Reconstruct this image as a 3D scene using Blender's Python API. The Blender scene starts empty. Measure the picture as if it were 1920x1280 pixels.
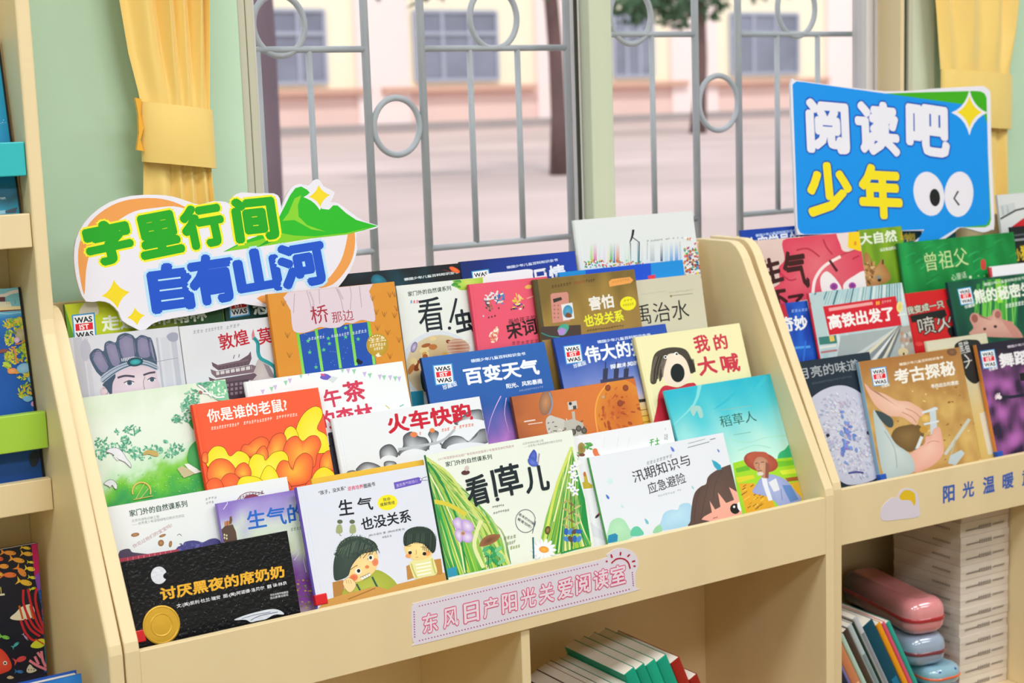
import bpy, bmesh, math, random
from math import sin, cos, pi, radians, sqrt
from mathutils import Vector, Matrix, Euler, noise
from mathutils.geometry import tessellate_polygon

S = bpy.context.scene
COL = S.collection
random.seed(7)

# ---------------------------------------------------------------- camera
FPX = 2873.338
CAM = Vector((-0.694715, -2.127666, 1.382826))
EUL = Euler((1.421987, 0.0335878, -0.5768338), 'XYZ')
CR = EUL.to_matrix()
cd = bpy.data.cameras.new('camera')
cam = bpy.data.objects.new('camera', cd)
COL.objects.link(cam)
cam.location = CAM
cam.rotation_euler = EUL
cd.sensor_fit = 'HORIZONTAL'
cd.sensor_width = 36.0
cd.lens = FPX * 36.0 / 1920.0
cd.clip_start = 0.05
cd.clip_end = 300
cd.dof.use_dof = True
cd.dof.focus_distance = -(CR.inverted() @ (Vector((0.50, 0.09, 0.78)) - CAM)).z
cd.dof.aperture_fstop = 4.5
cd.dof.aperture_blades = 0
S.camera = cam

# ---------------------------------------------------------------- world, sun, lamps, exposure
W = bpy.data.worlds.new('World')
S.world = W
W.use_nodes = True
wn = W.node_tree
bg = wn.nodes['Background']
tc = wn.nodes.new('ShaderNodeTexCoord')
sep = wn.nodes.new('ShaderNodeSeparateXYZ')
rmp = wn.nodes.new('ShaderNodeValToRGB')
wn.links.new(tc.outputs['Generated'], sep.inputs[0])
wn.links.new(sep.outputs['Z'], rmp.inputs[0])
rmp.color_ramp.elements[0].position = 0.0
rmp.color_ramp.elements[0].color = (0.95, 0.93, 0.94, 1)
rmp.color_ramp.elements[1].position = 0.6
rmp.color_ramp.elements[1].color = (0.88, 0.94, 1.0, 1)
wn.links.new(rmp.outputs[0], bg.inputs[0])
bg.inputs[1].default_value = 1.45

def sun(name, rot, energy, col, ang):
    l = bpy.data.lights.new(name, 'SUN')
    l.energy = energy
    l.color = col
    l.angle = ang
    o = bpy.data.objects.new(name, l)
    COL.objects.link(o)
    o.rotation_euler = rot
    return o
sun('sun', (radians(38), 0, radians(-25)), 2.1, (1.0, 0.93, 0.85), radians(6))

def lamp(name, loc, sx, sy, power, col=(0.96, 0.98, 1.0), rot=(0, 0, 0)):
    l = bpy.data.lights.new(name, 'AREA')
    l.shape = 'RECTANGLE'
    l.size, l.size_y = sx, sy
    l.energy = power
    l.color = col
    o = bpy.data.objects.new(name, l)
    COL.objects.link(o)
    o.location = loc
    o.rotation_euler = rot
for lx in (-1.4, 0.6, 2.6):
    for ly in (-1.15, -2.9):
        lamp('ceiling_lamp', (lx, ly, 2.93), 1.2, 0.6, 32)

S.view_settings.view_transform = 'Standard'
S.view_settings.look = 'None'
S.view_settings.gamma = 1.0
S.view_settings.use_curve_mapping = False
S.view_settings.exposure = 0.0
S.cycles.max_bounces = 8
S.cycles.diffuse_bounces = 5
S.cycles.transparent_max_bounces = 16
S.cycles.caustics_reflective = False
S.cycles.caustics_refractive = False
S.cycles.sample_clamp_indirect = 4.0
S.cycles.use_denoising = True

# ---------------------------------------------------------------- measuring helpers (photo frame 1920x1280)
I4 = Matrix.Identity(4)
def ray(x, y):
    return CAM, CR @ Vector(((x - 960) / FPX, -(y - 640) / FPX, -1.0))
def on_y(x, y, Y, fr=I4):
    o, d = ray(x, y)
    iv = fr.inverted()
    o = iv @ o
    d = iv.to_3x3() @ d
    t = (Y - o.y) / d.y
    return o + d * t
def on_x(x, y, X, fr=I4):
    o, d = ray(x, y)
    iv = fr.inverted()
    o = iv @ o
    d = iv.to_3x3() @ d
    t = (X - o.x) / d.x
    return o + d * t
def on_z(x, y, Z, fr=I4):
    o, d = ray(x, y)
    iv = fr.inverted()
    o = iv @ o
    d = iv.to_3x3() @ d
    t = (Z - o.z) / d.z
    return o + d * t

def lin(h):
    out = []
    for i in (0, 2, 4):
        c = int(h[i:i + 2], 16) / 255.0
        out.append(c / 12.92 if c <= 0.04045 else ((c + 0.055) / 1.055) ** 2.4)
    return (out[0], out[1], out[2])
def mix(a, b, t):
    t = max(0.0, min(1.0, t))
    return tuple(a[i] + (b[i] - a[i]) * t for i in range(3))
def stops(t, lst):
    """colour ramp of (position, hex)"""
    if t <= lst[0][0]:
        return lin(lst[0][1])
    for (a, ca), (b, cb) in zip(lst, lst[1:]):
        if t <= b:
            return mix(lin(ca), lin(cb), (t - a) / (b - a))
    return lin(lst[-1][1])
def nz(x, y, s=1.0, seed=0.0):
    return noise.noise(Vector((x * s, y * s, seed)))

# ---------------------------------------------------------------- materials
def mat(name, col=None, rough=0.5, attr=False, bump=None, vary=None, spec=0.5, sheen=0, metal=0.0, coat=0.0):
    m = bpy.data.materials.new(name)
    m.use_nodes = True
    nt = m.node_tree
    b = nt.nodes['Principled BSDF']
    b.inputs['Roughness'].default_value = rough
    b.inputs['Specular IOR Level'].default_value = spec
    b.inputs['Metallic'].default_value = metal
    b.inputs['Coat Weight'].default_value = coat
    if sheen:
        b.inputs['Sheen Weight'].default_value = sheen
    src = None
    if attr:
        a = nt.nodes.new('ShaderNodeAttribute')
        a.attribute_name = 'Col'
        src = a.outputs['Color']
    elif col:
        b.inputs['Base Color'].default_value = (*lin(col), 1)
    if vary:
        # vary = (scale vector, amount): gentle procedural variation of the base colour
        t = nt.nodes.new('ShaderNodeTexCoord')
        mp = nt.nodes.new('ShaderNodeMapping')
        mp.inputs['Scale'].default_value = vary[0]
        n = nt.nodes.new('ShaderNodeTexNoise')
        n.inputs['Scale'].default_value = 1.0
        n.inputs['Detail'].default_value = 4.0
        nt.links.new(t.outputs['Object'], mp.inputs[0])
        nt.links.new(mp.outputs[0], n.inputs['Vector'])
        mr = nt.nodes.new('ShaderNodeMapRange')
        mr.inputs['From Min'].default_value = 0.25
        mr.inputs['From Max'].default_value = 0.75
        mr.inputs['To Min'].default_value = 1.0 - vary[1]
        mr.inputs['To Max'].default_value = 1.0 + vary[1]
        nt.links.new(n.outputs[0], mr.inputs[0])
        mx = nt.nodes.new('ShaderNodeMix')
        mx.data_type = 'RGBA'
        mx.blend_type = 'MULTIPLY'
        mx.inputs[0].default_value = 1.0
        if src:
            nt.links.new(src, mx.inputs[6])
        else:
            mx.inputs[6].default_value = (*lin(col), 1)
        nt.links.new(mr.outputs[0], mx.inputs[7])
        src = mx.outputs[2]
    if src:
        nt.links.new(src, b.inputs['Base Color'])
    if bump:
        t2 = nt.nodes.new('ShaderNodeTexCoord')
        n2 = nt.nodes.new('ShaderNodeTexNoise')
        n2.inputs['Scale'].default_value = bump[0]
        n2.inputs['Detail'].default_value = 3.0
        bp = nt.nodes.new('ShaderNodeBump')
        bp.inputs['Strength'].default_value = bump[1]
        bp.inputs['Distance'].default_value = bump[2]
        nt.links.new(t2.outputs['Object'], n2.inputs['Vector'])
        nt.links.new(n2.outputs[0], bp.inputs['Height'])
        nt.links.new(bp.outputs[0], b.inputs['Normal'])
    return m

M = {}
M['print'] = mat('printed_cover', attr=True, rough=0.42, spec=0.35)
M['lumpy'] = mat('varnished_cover', attr=True, rough=0.22, spec=0.35, bump=(150, 0.6, 0.003))
M['wood'] = mat('cream_laminate', 'e9d3a8', rough=0.45, spec=0.4, vary=((9, 9, 1.2), 0.035))
M['teal'] = mat('teal_laminate', '2fb9c0', rough=0.4, vary=((6, 6, 6), 0.02))
M['lime'] = mat('lime_laminate', 'a6d043', rough=0.4, vary=((6, 6, 6), 0.02))
M['paper'] = mat('page_paper', 'e9e2d6', rough=0.8, vary=((3, 300, 3), 0.05))
M['wall'] = mat('green_wall_paint', 'c2dfc4', rough=0.8, spec=0.25, vary=((2, 2, 2), 0.02))
M['white'] = mat('white_paint', 'ece8e2', rough=0.7, vary=((1, 1, 1), 0.02))
M['floor'] = mat('floor_vinyl', '80644a', rough=0.45, vary=((2, 2, 2), 0.05))
M['frame'] = mat('window_frame_paint', 'c6c3ae', rough=0.5, vary=((20, 20, 1), 0.03))
M['frame2'] = mat('mullion_paint', 'cfd6bd', rough=0.5, vary=((20, 20, 1), 0.03))
M['sash'] = mat('sash_aluminium', 'dcd6d6', rough=0.45, vary=((20, 20, 2), 0.04))
M['gasket'] = mat('dark_gasket', '3c3d34', rough=0.7)
M['grille'] = mat('grille_metal', 'c3c6cb', rough=0.45, spec=0.5, vary=((30, 30, 12), 0.08))
M['satin'] = mat('yellow_satin', 'f4d27a', rough=0.33, spec=0.5, sheen=0.3, vary=((25, 25, 3), 0.02))
M['strap'] = mat('yellow_strap_cloth', 'f0b02c', rough=0.5, sheen=0.2, vary=((60, 60, 60), 0.03))
M['gold'] = mat('gold_foil', 'd8a832', rough=0.38, metal=0.35, bump=(260, 0.25, 0.001))
M['redlabel'] = mat('red_label', 'd8141f', rough=0.35, vary=((30, 30, 30), 0.03))
M['bluelabel'] = mat('blue_label', '1f56b8', rough=0.35, vary=((30, 30, 30), 0.03))
M['vinyl'] = mat('clear_vinyl', attr=True, rough=0.12, spec=0.8, coat=0.6, vary=((20, 20, 20), 0.05))
M['carton'] = mat('carton_board', attr=True, rough=0.75, vary=((30, 30, 30), 0.03))

def glass_mat():
    m = bpy.data.materials.new('window_glass')
    m.use_nodes = True
    nt = m.node_tree
    nt.nodes.clear()
    o = nt.nodes.new('ShaderNodeOutputMaterial')
    mx = nt.nodes.new('ShaderNodeMixShader')
    tr = nt.nodes.new('ShaderNodeBsdfTransparent')
    tr.inputs[0].default_value = (0.94, 0.95, 0.96, 1)
    gl = nt.nodes.new('ShaderNodeBsdfGlossy')
    gl.inputs['Roughness'].default_value = 0.02
    fr = nt.nodes.new('ShaderNodeFresnel')
    fr.inputs[0].default_value = 1.45
    ge = nt.nodes.new('ShaderNodeNewGeometry')
    iv = nt.nodes.new('ShaderNodeMath')
    iv.operation = 'SUBTRACT'
    iv.inputs[0].default_value = 1.0
    nt.links.new(ge.outputs['Backfacing'], iv.inputs[1])
    ml = nt.nodes.new('ShaderNodeMath')
    ml.operation = 'MULTIPLY'
    nt.links.new(fr.outputs[0], ml.inputs[0])
    nt.links.new(iv.outputs[0], ml.inputs[1])
    nt.links.new(ml.outputs[0], mx.inputs[0])
    nt.links.new(tr.outputs[0], mx.inputs[1])
    nt.links.new(gl.outputs[0], mx.inputs[2])
    nt.links.new(mx.outputs[0], o.inputs[0])
    return m
M['glass'] = glass_mat()

# ---------------------------------------------------------------- object helpers
def tag(o, label=None, cat=None, group=None, kind=None):
    if label: o['label'] = label
    if cat: o['category'] = cat
    if group: o['group'] = group
    if kind: o['kind'] = kind
    return o
def empty(name, mtx=I4):
    o = bpy.data.objects.new(name, None)
    o.empty_display_size = 0.05
    COL.objects.link(o)
    o.matrix_world = mtx
    return o
class MB:
    def __init__(s):
        s.v, s.f, s.c = [], [], []
    def add(s, vs, fs, col=(1, 1, 1)):
        n = len(s.v)
        s.v += [tuple(v) for v in vs]
        for f in fs:
            s.f.append([n + i for i in f])
            s.c.append([col] * len(f))
        return s
    def box(s, x0, x1, y0, y1, z0, z1, col=(1, 1, 1)):
        return s.add([(x0, y0, z0), (x1, y0, z0), (x1, y1, z0), (x0, y1, z0), (x0, y0, z1), (x1, y0, z1), (x1, y1, z1), (x0, y1, z1)],
                     [(3, 2, 1, 0), (4, 5, 6, 7), (0, 1, 5, 4), (1, 2, 6, 5), (2, 3, 7, 6), (3, 0, 4, 7)], col)
    def prism(s, prof, axis, a, b, col=(1, 1, 1)):
        """prof: 2D outline; axis x: (y,z), y: (x,z), z: (x,y)"""
        n = len(prof)
        def P(p, t):
            return (t, p[0], p[1]) if axis == 'x' else (p[0], t, p[1]) if axis == 'y' else (p[0], p[1], t)
        vs = [P(p, a) for p in prof] + [P(p, b) for p in prof]
        tris = tessellate_polygon([[Vector((p[0], p[1], 0)) for p in prof]])
        fs = [tuple(reversed(t)) for t in tris] + [tuple(i + n for i in t) for t in tris]
        fs += [(i, (i + 1) % n, (i + 1) % n + n, i + n) for i in range(n)]
        return s.add(vs, fs, col)
    def tube(s, pts, r, n=10, col=(1, 1, 1), closed=False):
        pts = [Vector(p) for p in pts]
        m = len(pts)
        rings = []
        for i, p in enumerate(pts):
            d = (pts[(i + 1) % m] - pts[i - 1]) if closed else (pts[min(i + 1, m - 1)] - pts[max(i - 1, 0)])
            d.normalize()
            a = d.cross(Vector((0, 1, 0)))
            if a.length < 0.1:
                a = d.cross(Vector((1, 0, 0)))
            a.normalize()
            b = d.cross(a)
            rr = r[i] if isinstance(r, (list, tuple)) else r
            rings.append([p + (a * cos(2 * pi * k / n) + b * sin(2 * pi * k / n)) * rr for k in range(n)])
        vs = [v for rg in rings for v in rg]
        fs = []
        for i in range(m if closed else m - 1):
            j = (i + 1) % m
            for k in range(n):
                fs.append((i * n + k, i * n + (k + 1) % n, j * n + (k + 1) % n, j * n + k))
        if not closed:
            fs.append(tuple(range(n - 1, -1, -1)))
            fs.append(tuple((m - 1) * n + k for k in range(n)))
        return s.add(vs, fs, col)
    def grid(s, fn, nu, nv, colf=None):
        """fn(s,t) -> point, colf(s,t) -> colour"""
        n = len(s.v)
        cs = []
        for j in range(nv + 1):
            for i in range(nu + 1):
                s.v.append(tuple(fn(i / nu, j / nv)))
                cs.append(colf(i / nu, j / nv) if colf else (1, 1, 1))
        for j in range(nv):
            for i in range(nu):
                q = [j * (nu + 1) + i, j * (nu + 1) + i + 1, (j + 1) * (nu + 1) + i + 1, (j + 1) * (nu + 1) + i]
                s.f.append([n + k for k in q])
                s.c.append([cs[k] for k in q])
        return s
    def build(s, name, m, parent=None, smooth=False, bevel=0, fix=True, loc=None):
        me = bpy.data.meshes.new(name)
        me.from_pydata(s.v, [], s.f)
        a = me.color_attributes.new('Col', 'FLOAT_COLOR', 'CORNER')
        flat = []
        for c in s.c:
            for k in c:
                flat += [k[0], k[1], k[2], 1.0]
        a.data.foreach_set('color', flat)
        if fix:
            bm = bmesh.new()
            bm.from_mesh(me)
            bmesh.ops.recalc_face_normals(bm, faces=bm.faces)
            bm.to_mesh(me)
            bm.free()
        me.materials.append(M[m] if isinstance(m, str) else m)
        if smooth:
            me.polygons.foreach_set('use_smooth', [True] * len(me.polygons))
        o = bpy.data.objects.new(name, me)
        COL.objects.link(o)
        if parent:
            o.parent = parent
        if loc:
            o.location = loc
        if bevel:
            md = o.modifiers.new('bevel', 'BEVEL')
            md.width = bevel
            md.segments = 2
            md.limit_method = 'ANGLE'
            md.angle_limit = radians(50)
        return o

# ---------------------------------------------------------------- printed artwork on a plane
GL = {}
def glyphs(txt, bold, res):
    k = (txt, bold, res)
    if k not in GL:
        c = bpy.data.curves.new('t', 'FONT')
        c.body = txt
        c.offset = bold
        c.resolution_u = res
        o = bpy.data.objects.new('t', c)
        COL.objects.link(o)
        dg = bpy.context.evaluated_depsgraph_get()
        me = bpy.data.meshes.new_from_object(o.evaluated_get(dg))
        vs = [(v.co.x, v.co.y) for v in me.vertices]
        fs = [list(p.vertices) for p in me.polygons]
        bpy.data.objects.remove(o)
        bpy.data.curves.remove(c)
        bpy.data.meshes.remove(me)
        GL[k] = (vs, fs)
    return GL[k]
def smooth_pts(pts, n=4, closed=True):
    out = []
    m = len(pts)
    rng = range(m) if closed else range(m - 1)
    for i in rng:
        if closed:
            p0, p1, p2, p3 = pts[i - 1], pts[i], pts[(i + 1) % m], pts[(i + 2) % m]
        else:
            p0, p1, p2, p3 = pts[max(i - 1, 0)], pts[i], pts[i + 1], pts[min(i + 2, m - 1)]
        for k in range(n):
            t = k / n
            out.append(tuple(0.5 * (2 * p1[a] + (p2[a] - p0[a]) * t + (2 * p0[a] - 5 * p1[a] + 4 * p2[a] - p3[a]) * t * t
                                    + (3 * p1[a] - p0[a] - 3 * p2[a] + p3[a]) * t ** 3) for a in (0, 1)))
    if not closed:
        out.append(tuple(pts[-1]))
    return out

class Art:
    """Flat printing on a plane. fr @ (u, 0, v) is a point of the plane; -y faces the reader. rect clips the print to the sheet."""
    STEP = 0.000002
    def __init__(s, mb, fr, rect=None, top=0.0):
        s.mb, s.fr, s.inv, s.rect = mb, fr, fr.inverted(), rect
        s.k, s.y0 = 0, -top
        s.zx, s.zy, s.zs = 0, 0, 1.0
        s.rnd = random.Random(11)
    def zm(s, x, y, sc):
        s.zx, s.zy, s.zs = x, y, sc
        return s
    def uv(s, p):
        o, d = ray(s.zx + p[0] / s.zs, s.zy + p[1] / s.zs)
        o = s.inv @ o
        d = s.inv.to_3x3() @ d
        t = -o.y / d.y
        return (o.x + d.x * t, o.z + d.z * t)
    def _emit(s, tri, cols):
        """tri: 3 (u,v); cols: 3 colours; clips to rect"""
        pts = [(u, v, c) for (u, v), c in zip(tri, cols)]
        if s.rect:
            x0, x1, z0, z1 = s.rect
            for ax, lim, sg in ((0, x0, 1), (0, x1, -1), (1, z0, 1), (1, z1, -1)):
                if all((p[ax] - lim) * sg >= 0 for p in pts):
                    continue
                out = []
                for i in range(len(pts)):
                    a, b = pts[i - 1], pts[i]
                    da, db = (a[ax] - lim) * sg, (b[ax] - lim) * sg
                    if (da >= 0) != (db >= 0):
                        t = da / (da - db)
                        out.append((a[0] + (b[0] - a[0]) * t, a[1] + (b[1] - a[1]) * t, mix(a[2], b[2], t)))
                    if db >= 0:
                        out.append(b)
                pts = out
                if len(pts) < 3:
                    return
        y = s.y0 - s.STEP * s.k
        n = len(s.mb.v)
        s.mb.v += [(p[0], y, p[1]) for p in pts]
        # face the reader (-y)
        ar = sum(pts[i - 1][0] * pts[i][1] - pts[i][0] * pts[i - 1][1] for i in range(len(pts)))
        idx = list(range(len(pts)))
        if ar < 0:
            idx.reverse()
        s.mb.f.append([n + i for i in idx])
        s.mb.c.append([pts[i][2] for i in idx])
    def uvpoly(s, q, c):
        s.k += 1
        for t in tessellate_polygon([[Vector((a, b, 0)) for a, b in q]]):
            s._emit([q[i] for i in t], [c] * 3)
    def poly(s, pts, col):
        s.uvpoly([s.uv(p) for p in pts], lin(col))
        return s
    def blob(s, pts, col, ccol=None, n=4, ctr=None, edge=None, w=3):
        q0 = smooth_pts(pts, n)
        q = [s.uv(p) for p in q0]
        if ccol:
            s.k += 1
            c = ctr or (sum(p[0] for p in pts) / len(pts), sum(p[1] for p in pts) / len(pts))
            cu = s.uv(c)
            for i in range(len(q)):
                s._emit([cu, q[i - 1], q[i]], [lin(ccol), lin(col), lin(col)])
        else:
            s.uvpoly(q, lin(col))
        if edge:
            s.line(q0 + [q0[0]], w, edge)
        return s
    def ell(s, cx, cy, rx, ry, col, rot=0, ccol=None, n=28, jit=0):
        a = radians(rot)
        pts = []
        for k in range(n):
            j = 1 + (s.rnd.uniform(-jit, jit) if jit else 0)
            x, y = rx * cos(2 * pi * k / n) * j, ry * sin(2 * pi * k / n) * j
            pts.append((cx + x * cos(a) - y * sin(a), cy + x * sin(a) + y * cos(a)))
        q = [s.uv(p) for p in pts]
        s.k += 1
        cu = s.uv((cx, cy))
        for i in range(n):
            s._emit([cu, q[i - 1], q[i]], [lin(ccol or col), lin(col), lin(col)])
        return s
    def line(s, pts, w, col, col2=None, smooth=0, taper=False):
        if smooth:
            pts = smooth_pts(pts, smooth, closed=False)
        s.k += 1
        m = len(pts)
        L, R = [], []
        for i, p in enumerate(pts):
            a, b = pts[max(i - 1, 0)], pts[min(i + 1, m - 1)]
            dx, dy = b[0] - a[0], b[1] - a[1]
            l = sqrt(dx * dx + dy * dy) or 1
            h = w / 2 * ((1 - 0.85 * i / (m - 1)) if taper else 1)
            L.append(s.uv((p[0] - dy / l * h, p[1] + dx / l * h)))
            R.append(s.uv((p[0] + dy / l * h, p[1] - dx / l * h)))
        c1, c2 = lin(col), lin(col2 or col)
        for i in range(m - 1):
            ca, cb = mix(c1, c2, i / (m - 1)), mix(c1, c2, (i + 1) / (m - 1))
            s._emit([L[i], L[i + 1], R[i + 1]], [ca, cb, cb])
            s._emit([L[i], R[i + 1], R[i]], [ca, cb, ca])
        return s
    def text(s, txt, p0, p1, h, col, bold=0.0, out=None, ow=0.05, res=3, up=None):
        """baseline p0 -> p1 in the current picture units, h = height of the characters there"""
        a, b = s.uv(p0), s.uv(p1)
        dx, dy = b[0] - a[0], b[1] - a[1]
        L = sqrt(dx * dx + dy * dy)
        ux, uy = dx / L, dy / L
        mid = ((p0[0] + p1[0]) / 2, (p0[1] + p1[1]) / 2)
        m1, m2 = s.uv(mid), s.uv((mid[0], mid[1] - h))
        H = abs(-(m2[0] - m1[0]) * uy + (m2[1] - m1[1]) * ux)
        vx, vy = (-uy, ux)
        base = glyphs(txt, 0.0, res)[0]
        xs = [p[0] for p in base]
        ys = [p[1] for p in base]
        x0, y0 = min(xs) - bold, min(ys) - bold
        sx, sy = L / (max(xs) + bold - x0), H / (max(ys) + bold - y0)
        for bd, c in (([(bold + ow, out)] if out else []) + [(bold, col)]):
            off = 0.0
            rad = bd
            vs, fs = glyphs(txt, off, res)
            s.k += 1
            cc = lin(c)
            nr = 0 if rad < 0.004 else 4 if rad <= .015 else 6 if rad < .025 else 10
            ring = [(0, 0)] + [(rad * cos(2 * pi * k / nr), rad * sin(2 * pi * k / nr)) for k in range(nr)]
            if rad > .05:
                ring += [(rad * .5 * cos(2 * pi * k / 6), rad * .5 * sin(2 * pi * k / 6)) for k in range(6)]
            kk = s.k
            for n_, (ox, oy) in enumerate(ring):
                s.k = kk + n_ * 0.5
                q = [(a[0] + ux * (x - x0 + ox) * sx + vx * (y - y0 + oy) * sy, a[1] + uy * (x - x0 + ox) * sx + vy * (y - y0 + oy) * sy) for x, y in vs]
                for f in fs:
                    for i in range(1, len(f) - 1):
                        s._emit([q[f[0]], q[f[i]], q[f[i + 1]]], [cc] * 3)
        return s
    def marks(s, p0, p1, h, col, n, w=None):
        """a row of small unreadable printed characters"""
        w = w or max(h * 0.13, 1.0)
        dx, dy = (p1[0] - p0[0]) / n, (p1[1] - p0[1]) / n
        for i in range(n):
            x, y = p0[0] + dx * (i + 0.1), p0[1] + dy * (i + 0.1)
            e = 0.8
            r = s.rnd.random()
            s.line([(x, y - h * 0.5), (x + dx * e, y + dy * e - h * 0.5)], w, col)
            s.line([(x + dx * e * 0.5, y - h), (x + dx * e * 0.5 + (r - 0.5) * h * 0.2, y)], w, col)
            if r > 0.3:
                s.line([(x, y), (x + dx * e, y + dy * e)], w, col)
            if r < 0.7:
                s.line([(x + dx * 0.1, y - h * 0.85), (x + dx * e, y + dy * e - h * 0.85)], w, col)
        return s
    def dots(s, pts, r, cols):
        for p in pts:
            s.ell(p[0], p[1], r * s.rnd.uniform(0.6, 1.3), r * s.rnd.uniform(0.6, 1.3), s.rnd.choice(cols), n=7)
        return s
    def grad(s, fn, nu=16, nv=16):
        """colour field over the whole rect; fn(s, t) -> linear colour, t upwards"""
        s.k += 1
        x0, x1, z0, z1 = s.rect
        y = s.y0 - s.STEP * s.k
        s.mb.grid(lambda a, b: (x0 + (x1 - x0) * a, y, z0 + (z1 - z0) * b), nu, nv, fn)
        return s
    def was(s, q):
        """square series emblem: white box edged in light blue, WAS / IST / WAS"""
        a, b, c, d = q                     # tl, tr, br, bl
        def at(x, y):
            t = (a[0] + (b[0] - a[0]) * x, a[1] + (b[1] - a[1]) * x)
            u = (d[0] + (c[0] - d[0]) * x, d[1] + (c[1] - d[1]) * x)
            return (t[0] + (u[0] - t[0]) * y, t[1] + (u[1] - t[1]) * y)
        s.poly(q, '3f9ad6')
        s.poly([at(.06, .05), at(.94, .05), at(.94, .95), at(.06, .95)], 'eef0f6')
        s.poly([at(.12, .36), at(.88, .36), at(.88, .62), at(.12, .62)], 'e0182c')
        hh = abs(d[1] - a[1])
        s.text('WAS', at(.12, .335), at(.88, .335), hh * .22, '14141a', 0.035)
        s.text('IST', at(.3, .595), at(.72, .595), hh * .2, 'f4eef0', 0.03)
        s.text('WAS', at(.12, .90), at(.88, .90), hh * .22, '14141a', 0.035)
        return s
    def leaves(s, cx, cy, rx, ry, n, size, cols):
        for i in range(n):
            a, r = s.rnd.uniform(0, 2 * pi), sqrt(s.rnd.random())
            s.ell(cx + rx * r * cos(a), cy + ry * r * sin(a), size * s.rnd.uniform(.6, 1.3), size * .5 * s.rnd.uniform(.6, 1.2), s.rnd.choice(cols), s.rnd.uniform(0, 180), n=8)
        return s
    def blades(s, b0, b1, t0, t1, bend, n, w, cols):
        """grass blades from the base line b0-b1 to the tip line t0-t1"""
        for i in range(n):
            f = s.rnd.random()
            g = min(1, max(0, f + s.rnd.uniform(-.25, .25)))
            k = s.rnd.uniform(.35, 1.0)
            B = (b0[0] + (b1[0] - b0[0]) * f, b0[1] + (b1[1] - b0[1]) * f)
            T = (t0[0] + (t1[0] - t0[0]) * g, t0[1] + (t1[1] - t0[1]) * g)
            T = (B[0] + (T[0] - B[0]) * k, B[1] + (T[1] - B[1]) * k)
            mid = ((B[0] + T[0]) / 2 + bend[0] * (f - .3), (B[1] + T[1]) / 2 + bend[1] * (f - .3))
            s.line([B, mid, T], w * s.rnd.uniform(.5, 1.5), s.rnd.choice(cols), s.rnd.choice(cols), smooth=5, taper=True)
        return s

# ================================================================ THE ROOM
YW = 0.46            # inner face of the window wall
GX0, GX1, GZ0, GZ1 = 0.415, 2.09, 0.93, 2.45
w = MB()
w.box(-3.0, GX0, YW, YW + .15, 0, 3.0)
w.box(GX1, 5.0, YW, YW + .15, 0, 3.0)
w.box(GX0, GX1, YW, YW + .15, 0, GZ0)
w.box(GX0, GX1, YW, YW + .15, GZ1, 3.0)
tag(w.build('wall_back', 'wall'), kind='structure')
tag(MB().box(-3.12, -3.0, -5.0, YW + .15, 0, 3.0).build('wall_left', 'wall'), kind='structure')
tag(MB().box(-3.12, 5.12, -5.12, -5.0, 0, 3.0).build('wall_front', 'white'), kind='structure')
tag(MB().box(5.0, 5.12, -5.0, YW + .15, 0, 3.0).build('wall_right', 'wall'), kind='structure')
tag(MB().box(-3.12, 5.12, -5.0, YW + .15, -0.1, 0).build('floor', 'floor'), kind='structure')
tag(MB().box(-3.12, 5.12, -5.0, YW + .15, 3.0, 3.1).build('ceiling', 'white'), kind='structure')

# ---- window: left jamb profile, mullion, right jamb, sashes, panes, grille
win = empty('window_1', Matrix.Translation((1.25, YW + .08, GZ0)))
tag(win, 'window with pale frame and white ring-pattern security grille behind the display shelves', 'window', kind='structure')
def wpart(name, m, mb, label=None, bevel=0):
    o = mb.build(name, m, bevel=bevel)
    o.parent = win
    o.matrix_parent_inverse = win.matrix_world.inverted()
    if label: o['label'] = label
    return o
f = MB()
xa = on_y(428, 200, YW + .03).x
xb = on_y(478, 200, YW + .03).x
st = (xb - xa) / 3
for i in range(3):
    f.box(xa + st * i + .0012, xa + st * (i + 1) - .0012, YW + .012 - .004 * (i % 2), YW + .075, GZ0, GZ1)
wpart('frame_jamb', 'frame', f, 'grey beige grooved left jamb', .002)
f = MB()
xm0, xm1 = on_y(1106, 200, YW + .06).x, on_y(1148, 200, YW + .06).x
f.box(xm0, xm1, YW + .055, YW + .09, GZ0, GZ1)
wpart('mullion', 'frame2', f, 'pale green mullion', .003)
f = MB()
xs0, xs1 = on_y(1083, 200, YW + .1).x, on_y(1110, 200, YW + .1).x
f.box(xs0, xs1, YW + .092, YW + .12, GZ0, GZ1)
f.box(on_y(476, 200, YW + .1).x - .02, on_y(484, 200, YW + .1).x, YW + .092, YW + .12, GZ0, GZ1)
f.box(GX0, xs1, YW + .092, YW + .12, GZ0, GZ0 + .04)
f.box(GX0, xs1, YW + .092, YW + .12, GZ1 - .04, GZ1)
wpart('sash', 'sash', f, 'white aluminium left sash', .002)
f = MB()
xr0, xr1 = on_y(1616, 100, YW + .075).x, on_y(1651, 100, YW + .075).x
xr1 = min(xr1, GX1 - .002)
wd = (xr1 - xr0) / 3
for i in range(3):
    f.box(xr0 + wd * i, xr0 + wd * (i + 1) - .003, YW + .06 + .006 * (i % 2), YW + .09, GZ0, GZ1)
f.box(xm1 - .01, xr1, YW + .062, YW + .088, GZ0, GZ0 + .04)
f.box(xm1 - .01, xr1, YW + .062, YW + .088, GZ1 - .04, GZ1)
wpart('sash', 'sash', f, 'white aluminium right sash', .002)
xg = on_y(1075, 200, YW + .1).x
wpart('gasket', 'gasket', MB().box(xs0 - .007, xs0, YW + .093, YW + .097, GZ0 + .04, GZ1 - .04), 'dark seal strip')
wpart('pane', 'glass', MB().box(GX0 + .04, xs0, YW + .104, YW + .108, GZ0 + .04, GZ1 - .04), 'left glass pane')
wpart('pane', 'glass', MB().box(xm1 - .01, xr0 + .004, YW + .072, YW + .076, GZ0 + .04, GZ1 - .04), 'right glass pane')
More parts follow.
